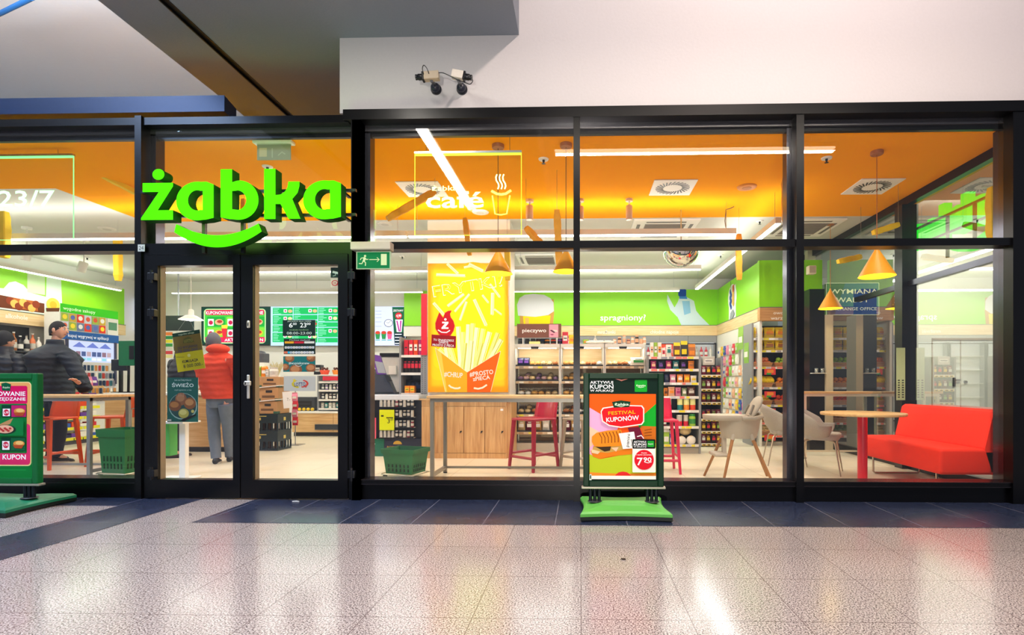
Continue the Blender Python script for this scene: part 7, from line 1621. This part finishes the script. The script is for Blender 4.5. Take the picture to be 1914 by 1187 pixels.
aa.rect(0, 0, 1.24, .16, '#3ec41c'); aa.text('wygodne zakupy', .06, .72, .11, .05, '#e8ffd8', .02)
for i in range(6):
    for j in range(2): aa.rect(.02 + i * .155, .17 + j * .16, .16 + i * .155, .32 + j * .16, random.choice(('#d8402a', '#c9ccd4', '#6a7a9a', '#c8a83a', '#b03a5a', '#9ab04a'))); aa.circ(.09 + i * .155, .24 + j * .16, .045, random.choice(('#f4d83a', '#e8e4dc', '#5a6ab0', '#d85a3a')))
aa.rect(.98, .17, 1.23, .5, '#dcd8cc'); aa.rect(1.0, .24, 1.2, .40, '#5a8a6a')
aa.rect(0, .50, 1.24, .66, '#2a5a9a'); aa.text('kupuj wygrywaj w aplikacji', .14, 1.0, .61, .55, '#f0f4ff', .02)
aa.build('header_print', t, (0, -.002, 1.05))
aa = Art(0, 0, 1.0, .4, 1.0, .4, em=.8); aa.rect(0, 0, 1, .4, '#c8d2f4'); 
for i in range(3): aa.poly([(.1 + i * .28, .12), (.24 + i * .28, .02), (.38 + i * .28, .12)], '#6a7ac8')
for i in range(8): aa.rect(.06 + i * .11, .2, .15 + i * .11, .29, random.choice(('#8a6a7a', '#4a5a8a', '#b8a0a8'))); aa.rect(.06 + i * .11, .32, .15 + i * .11, .37, random.choice(('#8ad0e0', '#e8f4ff')))
aa.build('lit_window', t, (.02, -.003, 1.5 - .02))
MB().m(mat('#3a3c5a', .4)).box(-.52, -.48, -.03, 0, 1.05, 1.9).box(.52, .56, -.03, 0, 1.05, 1.9).build('frame', t)
aa = Art(0, 0, 1.2, .8, 1.2, .8); aa.rect(0, 0, 1.2, .8, '#dcdce0')
for r_ in range(5):
    for i in range(14): aa.rect(.04 + i * .08, .04 + r_ * .15, .10 + i * .08, .15 + r_ * .15, random.choice(('#b03a3a', '#e8e4dc', '#2a3a5a', '#c88a4a', '#8a8a9a', '#3a6a7a')))
aa.build('packet_rows', t, (0, -.003, .66))

# ================================================================== BEYOND AND BESIDE THE GLASS SIDE WALL
Yw = 6.58
def ex_(a):
    a.rect(1545, 529, 1642, 589, '#0d3f78'); a.poly([(1545, 529), (1580, 529), (1560, 589), (1545, 589)], '#12284a'); 
    for p in ([(1545, 529), (1642, 529)], [(1545, 588.5), (1642, 588.5)]): a.stroke(p, 1.2, '#d8d4a8')
    a.stroke([(1642, 529), (1642, 589)], 1.2, '#d8d4a8'); a.stroke([(1545, 529), (1545, 589)], 1.2, '#d8d4a8')
    a.text('WYMIANA', 1551, 1640, 549, 540.5, '#fff2c0', .02); a.text('WALUT', 1563, 1624, 565, 556, '#fff2c0', .02); a.text('EXCHANGE OFFICE', 1552, 1638, 580, 574.5, '#f4ecc8', .0)
sheet('exchange_sign', 'blue sign reading WYMIANA WALUT EXCHANGE OFFICE seen through the glass wall', 1545, 529, 1642, 589, Yw, ex_, 'sign', em=.75, back='#0d2f58')
def two_(a):
    a.rect(1668, 536, 1697, 586, '#0a1220'); a.text('2', 1671, 1680, 566, 552, '#c9d4e0', -.01)
    for k_ in range(9): an = R(-110 + k_ * 30); a.circ(1677 + 12 * math.cos(an), 558 + 15 * math.sin(an), 1.4, '#c89a3a', 1.4, 8)
sheet('number_sign', 'dark sign with the number 2 inside a ring of gold stars', 1668, 536, 1697, 586, Yw, two_, 'sign', em=.6, back='#0a1220')
# shelf with two glasses; its dark body stands in for a dark reflection
Yv = 3.55; t = thing('dark_shelf', 'shelf with glasses on a dark body standing in for a reflection, beside the cream post', 'cabinet', (FX(1530, Yv), Yv, 0)); k = DZ(1530, Yv) / FPX
MB().m(mat('#121216', .3)).box(-14 * k, 14 * k, .05, .3, 0, 2.55).build('body', t); MB().m(mat('#c9bda4', .5)).box(14 * k + .001, 27 * k, .0, .3, 0, FZ(1550, 588, Yv)).build('side_panel', t)
MB().m(M_WHITEMET).box(-13 * k, 13 * k, -.04, .049, FZ(1530, 697, Yv) - .01, FZ(1530, 697, Yv)).build('shelf', t)
for u in (1526, 1537):
    g = MB().m(mat('#dfe6ea', .05, trans=.8)); x = (u - 1530) * k; zz = FZ(1530, 697, Yv); g.lathe([(.022, 0), (.028, .07), (.026, .07), (.02, .005)], x, 0, zz + .001, 12); tag(g.build('drinking_glass', None, (FX(1530, Yv), Yv, 0)), 'clear tumbler on the small shelf, %s' % ('nearer the window post' if u == 1526 else 'nearer the cream panel'), 'glass', 'tumblers on the small shelf')
t = thing('wall_speaker', 'small cream loudspeaker on the cream post', 'loudspeaker', PT(1516, 513, 3.6)); MB().m(mat('#e4dcc4', .5)).box(-.06, .06, -.06, .05, 0, .13, .01, 2).build('body', t); MB().m(mat('#b8b09a', .6)).box(-.05, .05, -.063, -.06, .012, .118).build('grille', t); MB().m(M_BLACK).box(-.01, .01, .05, .09, .05, .08).build('bracket', t)
# green hanging info strip on the dark side post
zA, zB = 1.55, .86; t = thing('info_strip', 'pale green paper strip hanging on the dark post of the glass wall', 'paper strip', (FX(1684, 1.88), 1.882, FZ(1681, 748, 1.88))); k = DZ(1681, 1.88) / FPX
MB().m(mat('#b8d09a', .6)).box(-8 * k, 8 * k, 0, .004, 0, 98 * k).build('paper', t); mb = MB().m(mat('#2f3a2a', .6))
for r_ in range(8):
    for i in (-1, 1): mb.box(i * .025 - .012, i * .025 + .012, -.001, 0, .03 + r_ * .03, .045 + r_ * .03)
mb.build('print', t)
# litter outside the door
x, y = FLOOR(556, 937.5); tag(MB().m(mat('#d8d8d8', .4)).tube([(-.03, 0, .006), (0, .006, .008), (.03, 0, .006)], .006, 6).build('paper_scrap', None, (x, y - .03, 0)), 'small white scrap lying by the door threshold', 'scrap')
x, y = FLOOR(1165, 1046); tag(MB().m(mat('#3a2a1c', .8)).ball((0, 0, .004), .012, 8, 5, (1.4, .8, .4)).build('dirt_crumb', None, (x, y, 0)), 'dark crumb on the granite in front of the festival poster', 'crumb')
# ================================================================== PEOPLE
def skin_geo(nodes, edges, subdiv=1):
    """nodes: list of (Vector, rx, ry); first node is the root"""
    me = bpy.data.meshes.new('sk'); me.from_pydata([n[0] for n in nodes], edges, []); o = bpy.data.objects.new('sk', me); COL.objects.link(o)
    m = o.modifiers.new('s', 'SKIN'); m.use_smooth_shade = True; m.branch_smoothing = .6
    for i, n in enumerate(nodes): me.skin_vertices[0].data[i].radius = (n[1], n[2]); me.skin_vertices[0].data[i].use_root = (i == 0)
    s = o.modifiers.new('u', 'SUBSURF'); s.levels = subdiv; s.render_levels = subdiv
    bpy.context.view_layer.update(); ev = o.evaluated_get(bpy.context.evaluated_depsgraph_get()); mm = ev.to_mesh()
    vs = [v.co.copy() for v in mm.vertices]; fs = [tuple(p.vertices) for p in mm.polygons]; ev.to_mesh_clear(); bpy.data.objects.remove(o); bpy.data.meshes.remove(me)
    return vs, fs
M_SKIN = mat('#d9a184', .5, noise=.05, scale=40)
def quilt(color, rough, freq=26):
    m = mat(color, rough, noise=.14, scale=14).copy(); nt = m.node_tree; b = nt.nodes['Principled BSDF']
    tc = nt.nodes.new('ShaderNodeTexCoord'); wv = nt.nodes.new('ShaderNodeTexWave'); wv.bands_direction = 'Z'; wv.inputs['Scale'].default_value = freq / 20 * 3; wv.inputs['Distortion'].default_value = 2.5; wv.inputs['Detail'].default_value = 2; wv.inputs['Detail Scale'].default_value = 2
    bp = nt.nodes.new('ShaderNodeBump'); bp.inputs['Strength'].default_value = .5; bp.inputs['Distance'].default_value = .02
    nt.links.new(tc.outputs['Object'], wv.inputs['Vector']); nt.links.new(wv.outputs['Fac'], bp.inputs['Height']); nt.links.new(bp.outputs[0], b.inputs['Normal']); return m
def lerp(a, b, t): return a + (b - a) * t
def person(label, J, face, jacket, trousers, shoes, hairc, hat=None, hood=False, collar=True, gaze=None, coat=1.0, puff=.012, group=None, hem=0.0, hands=True):
    """J: joint positions in world metres; face: heading of the body"""
    base = Vector((J['hip'].x, J['hip'].y, 0)); t = thing('person', label, 'person', base, 0, group)
    J = {k: v - base for k, v in J.items()}
    f = Vector(face).normalized(); r = Vector((f.y, -f.x, 0)); g = Vector(gaze or face).normalized(); gr = Vector((g.y, -g.x, 0))
    # ---- body: one continuous skin from the pelvis
    N, E = [], []
    def add(p, rx, ry=None, par=None):
        N.append((Vector(p), rx, ry or rx)); i = len(N) - 1
        if par is not None: E.append((par, i))
        return i
    hip = add(J['hip'], .085, .07); sp = add(lerp(J['hip'], J['neck'], .5), .085, .07, hip); ch = add(lerp(J['hip'], J['neck'], .8), .085, .07, sp); nk = add(J['neck'], .058, .058, ch); hd = add(lerp(J['neck'], J['head'], .8), .055, .06, nk)
    for s in 'LR':
        a = add(lerp((J['shL'] + J['shR']) / 2, J['sh' + s], .75), .036, par=ch); b = add(J['el' + s], .036, par=a); c = add(J['wr' + s], .027, par=b)
        d = (J['wr' + s] - J['el' + s]).normalized(); side = d.cross(Vector((0, 0, 1))); side = side.normalized() if side.length > .1 else r
        palm = add(J['wr' + s] + d * .05, .032, .016, c)
        kn = J['wr' + s] + d * .085; up = side.cross(d).normalized()
        for q_, ln in ((-.030, .062), (-.010, .075), (.010, .070), (.029, .055)):
            p0 = add(kn + side * q_, .0095, par=palm); p1 = add(kn + side * q_ * 1.1 + d * ln * .5 - up * .008, .0085, par=p0); add(kn + side * q_ * 1.1 + d * ln * .85 - up * .03, .0075, par=p1)
        p0 = add(J['wr' + s] + d * .04 + side * -.036, .011, par=palm); add(J['wr' + s] + d * .075 + side * -.055 - up * .012, .009, par=p0)
        a = add(J['hp' + s], .065, par=hip); b = add(J['kn' + s], .05, par=a); c = add(J['an' + s], .038, par=b); add(J['an' + s] + f * .12 + Vector((0, 0, -.05)), .035, .025, c)
    vs, fs = skin_geo(N, E, 1); mb = MB().m(M_SKIN).add(vs, fs, True)
    # head, shaped from a sphere: jaw taper, brow, nose, ears
    M = Matrix((( gr.x, g.x, 0, J['head'].x), (gr.y, g.y, 0, J['head'].y), (0, 0, 1, J['head'].z), (0, 0, 0, 1)))     # local x right, y forward
    rings = []
    for j in range(15):
        a = PI * j / 14; z = -math.cos(a); rr = max(math.sin(a), .03)
        ring = []
        for i in range(22):
            th = 2 * PI * i / 22; x, y = rr * math.cos(th), rr * math.sin(th)
            wx = .078 * (1 - .22 * max(0, -z)); wy = .098 * (1 - .08 * max(0, -z)); yy = y * wy + (.012 * max(0, -z)); xx = x * wx; zz = z * .122
            if y > .9 * rr and -.35 < z < .1: yy += .020 * (1 - abs(z + .15) / .3) * (1 if abs(x) < .2 else 0)
            if y > 0 and .1 < z < .3: yy += .004
            ring.append(M @ Vector((xx, yy, zz)))
        rings.append(ring)
    mb.ring(rings, True)
    for sx in (-1, 1): mb.ball((0, 0, 0), 1, 10, 7, (.011, .021, .034), M @ Matrix.Translation((sx * .078, -.005, -.008)))
    mb.tube([M @ Vector((0, .094, .012)), M @ Vector((0, .112, -.018)), M @ Vector((0, .114, -.03)), M @ Vector((0, .098, -.038))], [.008, .012, .014, .008], 8)
    mb.m(mat('#a85a50', .5)).box(-.024, .024, .090, .100, -.066, -.056, .003, 1, M); mb.build('body', t)
    for sx in (-1, 1):
        e = MB().m(M_WHITE).ball((0, 0, 0), .013, 10, 6, (1, .7, .8), M @ Matrix.Translation((sx * .030, .088, .006))); e.m(M_BLACK).ball((0, 0, 0), .007, 8, 5, (1, .6, 1), M @ Matrix.Translation((sx * .030, .096, .006))); e.build('eye', t)
        MB().m(mat(hairc, .8)).box(-.015, .015, -.004, .004, -.003, .003, 0, 0, M @ Matrix.Translation((sx * .031, .099, .030))).build('eyebrow', t)
    # hair: cap over crown and nape
    def cap(name, m, k, z0f, z0b, thick=1.0, rough_=0):
        rg = []
        for j in range(9):
            ring = []
            for i in range(26):
                th = 2 * PI * i / 26; c_, s_ = math.cos(th), math.sin(th); lo = z0b + (z0f - z0b) * (s_ * .5 + .5) ** 1.5
                z = lo + (1.0 - lo) * math.sin(j / 8 * PI / 2); rr = math.sqrt(max(0.0004, 1 - min(z, .9998) ** 2)) if z > 0 else 1 - .12 * z * z
                ring.append(M @ Vector((c_ * rr * .080 * k, s_ * rr * .100 * k - .003, z * .124 * k)))
            rg.append(ring)
        mb_ = MB().m(m); mb_.ring(rg, True, False); mb_.add(rg[-1], [tuple(range(26))]); return mb_.build(name, t)
    cap('hair', mat(hairc, .85, noise=.2, scale=90, bump=.2), 1.02, .42, -.62)
    if hat: cap('hat', mat(hat, .8, noise=.1, scale=80, bump=.15), 1.13, .28, -.25)
    # ---- jacket
    mj = quilt(jacket[0], jacket[1]); mb = MB().m(mj); rings = []; n = 15; hem_z = J['hip'].z - hem
    A = Vector((J['hip'].x, J['hip'].y, hem_z)); mid = (J['shL'] + J['shR']) / 2; sw = (J['shL'] - J['shR']).length / 2
    for i in range(n + 1):
        q_ = i / n; c_ = lerp(A, J['neck'], q_); k = 1 + puff * 3 * math.sin(i * PI)  + (puff * 4 if i % 2 else 0)
        if q_ < .75: wx, wy = lerp(.20, sw + .035, q_ / .75), lerp(.16, .165, q_ / .75)
        else: e = (q_ - .75) / .25; wx, wy = lerp(sw + .035, .085, e ** 1.3), lerp(.165, .085, e ** 1.2)
        rings.append([c_ + r * (math.cos(2 * PI * k_ / 24) * wx * k * coat) + f * (math.sin(2 * PI * k_ / 24) * wy * k * coat) for k_ in range(24)])
    mb.ring(rings, True, True)
    for s in 'LR':
        pts, rad = [], []
        for a_, b_, r0, r1, m_ in ((J['sh' + s], J['el' + s], .082, .070, 7), (J['el' + s], J['wr' + s], .070, .052, 6)):
            for i in range(m_): pts.append(lerp(a_, b_, i / m_)); rad.append(lerp(r0, r1, i / m_) * (1 + (puff * 6 if i % 2 else 0)) * coat)
        pts.append(J['wr' + s].copy()); rad.append(.045 * coat)
        st = mid * .25 + J['sh' + s] * .75; mb.tube([st + Vector((0, 0, -.01))] + pts, [.085 * coat] + rad, 14)
    if collar:
        c_ = J['neck'] + Vector((0, 0, .015)); cr = []
        for z, k in ((-.05, .105), (0, .095), (.05, .090), (.052, .08), (0, .078)): cr.append([c_ + r * (math.cos(2 * PI * i / 18) * k) + f * (math.sin(2 * PI * i / 18) * k) + Vector((0, 0, z)) for i in range(18)])
        mb.ring(cr, True, False)
    mb.build('jacket', t)
    if hood:
        mh = mat(jacket[0], jacket[1], noise=.1, scale=30); mb = MB().m(mh); c_ = J['neck'] + Vector((0, 0, .03)) - f * .03
        mb.ball((0, 0, 0), 1, 18, 12, (.14, .11, .07), Matrix(((r.x, f.x, 0, c_.x), (r.y, f.y, 0, c_.y), (0, 0, 1, c_.z), (0, 0, 0, 1)))); mb.build('hood', t)
    # ---- trousers and shoes
    mt_ = mat(trousers, .8, noise=.16, scale=18, bump=.15); mb = MB().m(mt_)
    mb.ring([[J['hip'] + Vector((0, 0, z)) + r * (math.cos(2 * PI * i / 18) * .165 * k) + f * (math.sin(2 * PI * i / 18) * .125 * k) for i in range(18)] for z, k in ((-.12, .75), (-.06, .98), (.0, 1.0), (.08, .95))], True)
    for s in 'LR':
        a_, b_, c_ = J['hp' + s] + Vector((0, 0, -.02)), J['kn' + s], J['an' + s]
        mb.tube([a_, lerp(a_, b_, .35), lerp(a_, b_, .8), b_, lerp(b_, c_, .3), lerp(b_, c_, .75), c_ + Vector((0, 0, -.02))], [.098, .092, .076, .072, .073, .062, .060], 14)
    mb.build('trousers', t)
    for s in 'LR':
        a_ = J['an' + s]; fd = Vector(J['ft' + s] if 'ft' + s in J else f); fd = Vector(J.get('toe' + s, a_ + f)) - a_ if ('toe' + s) in J else f; fd = Vector((fd.x, fd.y, 0)).normalized(); sd = Vector((fd.y, -fd.x, 0)); gz_ = 0.0
        rg = []
        for yo, wd, hh in ((-.075, .026, .05), (-.06, .037, .075), (.0, .040, .085), (.07, .043, .062), (.14, .046, .046), (.18, .036, .036), (.20, .016, .022)):
            c_ = Vector((a_.x, a_.y, 0)) + fd * yo; rg.append([c_ + sd * (wd * math.cos(2 * PI * i / 14)) + Vector((0, 0, max(0, hh * .5 + hh * .55 * math.sin(2 * PI * i / 14)))) for i in range(14)])
        sh = MB().m(mat(shoes, .5, noise=.1)).ring(rg, True).build('shoe', t)
        MB().m(mat('#c9c4ba' if shoes != '#3a2420' else '#1c1210', .6)).ring([[Vector((a_.x, a_.y, z)) + fd * yo + sd * wd for yo, wd in ((-.07, -.03), (0, -.042), (.08, -.045), (.15, -.046), (.2, -.015), (.2, .015), (.15, .046), (.08, .045), (0, .042), (-.07, .03))] for z in (0, .014)], False).build('sole', sh)
    return t
def jp(u, v, Y): return Vector(PT(u, v, Y))
# man in the black puffer jacket, leaning towards the counter, seen from behind in profile
Yh = 2.28
J = dict(hip=jp(103, 738, Yh), neck=jp(103, 644, Yh + .04), head=jp(109, 617, Yh + .05), shL=jp(72, 664, Yh + .22), shR=jp(127, 667, Yh - .12), elL=jp(92, 714, Yh + .3), elR=jp(152, 712, Yh - .2), wrL=jp(135, 722, Yh + .28), wrR=jp(156, 728, Yh - .24),
         hpL=jp(100, 748, Yh + .10), hpR=jp(108, 748, Yh - .09), knL=jp(98, 802, Yh + .12), knR=jp(113, 802, Yh - .08), anL=jp(96, 850, Yh + .14), anR=jp(106, 855, Yh - .10))
J['wrR'] = jp(148, 717, Yh - .26); J['elR'] = jp(160, 727, Yh - .16)
J['anL'].z = J['anR'].z = .09
person('man with cropped dark hair in a black puffer jacket standing at the tall table', J, (.95, .25, 0), ('#051426', .7), '#141c30', '#14161c', '#1c1718', gaze=(.97, .2, 0), coat=1.12, puff=.014, hem=.03)
# man at the frame edge with a beanie
Yh = 2.1
J = dict(hip=jp(6, 738, Yh), neck=jp(8, 657, Yh), head=jp(8, 637, Yh), shL=jp(-20, 672, Yh), shR=jp(34, 672, Yh), elL=jp(-28, 705, Yh - .04), elR=jp(42, 706, Yh - .04), wrL=jp(-22, 732, Yh + .12), wrR=jp(36, 732, Yh + .12), hpL=jp(-6, 748, Yh), hpR=jp(18, 748, Yh), knL=jp(-7, 795, Yh), knR=jp(18, 795, Yh), anL=jp(-7, 835, Yh), anR=jp(19, 835, Yh))
J['anL'].z = J['anR'].z = .09
person('person in a dark beanie and dark jacket seen from behind, cut by the frame edge', J, (.1, 1, 0), ('#121420', .5), '#16181e', '#14161c', '#1a1614', hat='#12131a', coat=1.08)
# orange jacket, back to the camera, head bowed, cap
Yh = 2.12; 
J = dict(hip=jp(412, 745, Yh), neck=jp(408, 657, Yh + .03), head=jp(399, 640, Yh + .10), shL=jp(388, 675, Yh + .10), shR=jp(440, 675, Yh - .06), elL=jp(382, 712, Yh + .12), elR=jp(447, 710, Yh + .0), wrL=jp(386, 706, Yh + .38), wrR=jp(424, 706, Yh + .36),
         hpL=jp(401, 752, Yh + .06), hpR=jp(423, 752, Yh - .04), knL=jp(400, 800, Yh + .02), knR=jp(427, 800, Yh + .04), anL=jp(404, 852, Yh - .02), anR=jp(430, 848, Yh + .18))
J['anL'].z = J['anR'].z = .09
person('man in a quilted orange jacket and faded jeans with his back turned at the counter', J, (-.45, .9, 0), ('#dc3c14', .75), '#6a7484', '#14161e', '#4a4440', hat='#5a5c64', hood=True, collar=True, gaze=(-.5, .86, 0), coat=1.0, puff=.006, hem=.0)
# person in dark coat hidden by the posters
Yh = 2.7
J = dict(hip=jp(338, 752, Yh), neck=jp(341, 665, Yh), head=jp(341, 646, Yh), shL=jp(325, 680, Yh + .14), shR=jp(357, 680, Yh - .12), elL=jp(324, 715, Yh + .16), elR=jp(356, 716, Yh - .14), wrL=jp(334, 738, Yh + .2), wrR=jp(352, 742, Yh - .1), hpL=jp(335, 758, Yh + .08), hpR=jp(341, 758, Yh - .08), knL=jp(331, 805, Yh + .08), knR=jp(330, 805, Yh - .08), anL=jp(328, 840, Yh + .1), anR=jp(322, 845, Yh - .1))
J['anL'].z = J['anR'].z = .09
person('person in a long dark coat and brown boots behind the poster and display stand', J, (.9, .4, 0), ('#141824', .7), '#1a1c24', '#3a2420', '#2a2018', hem=.22, coat=.95)
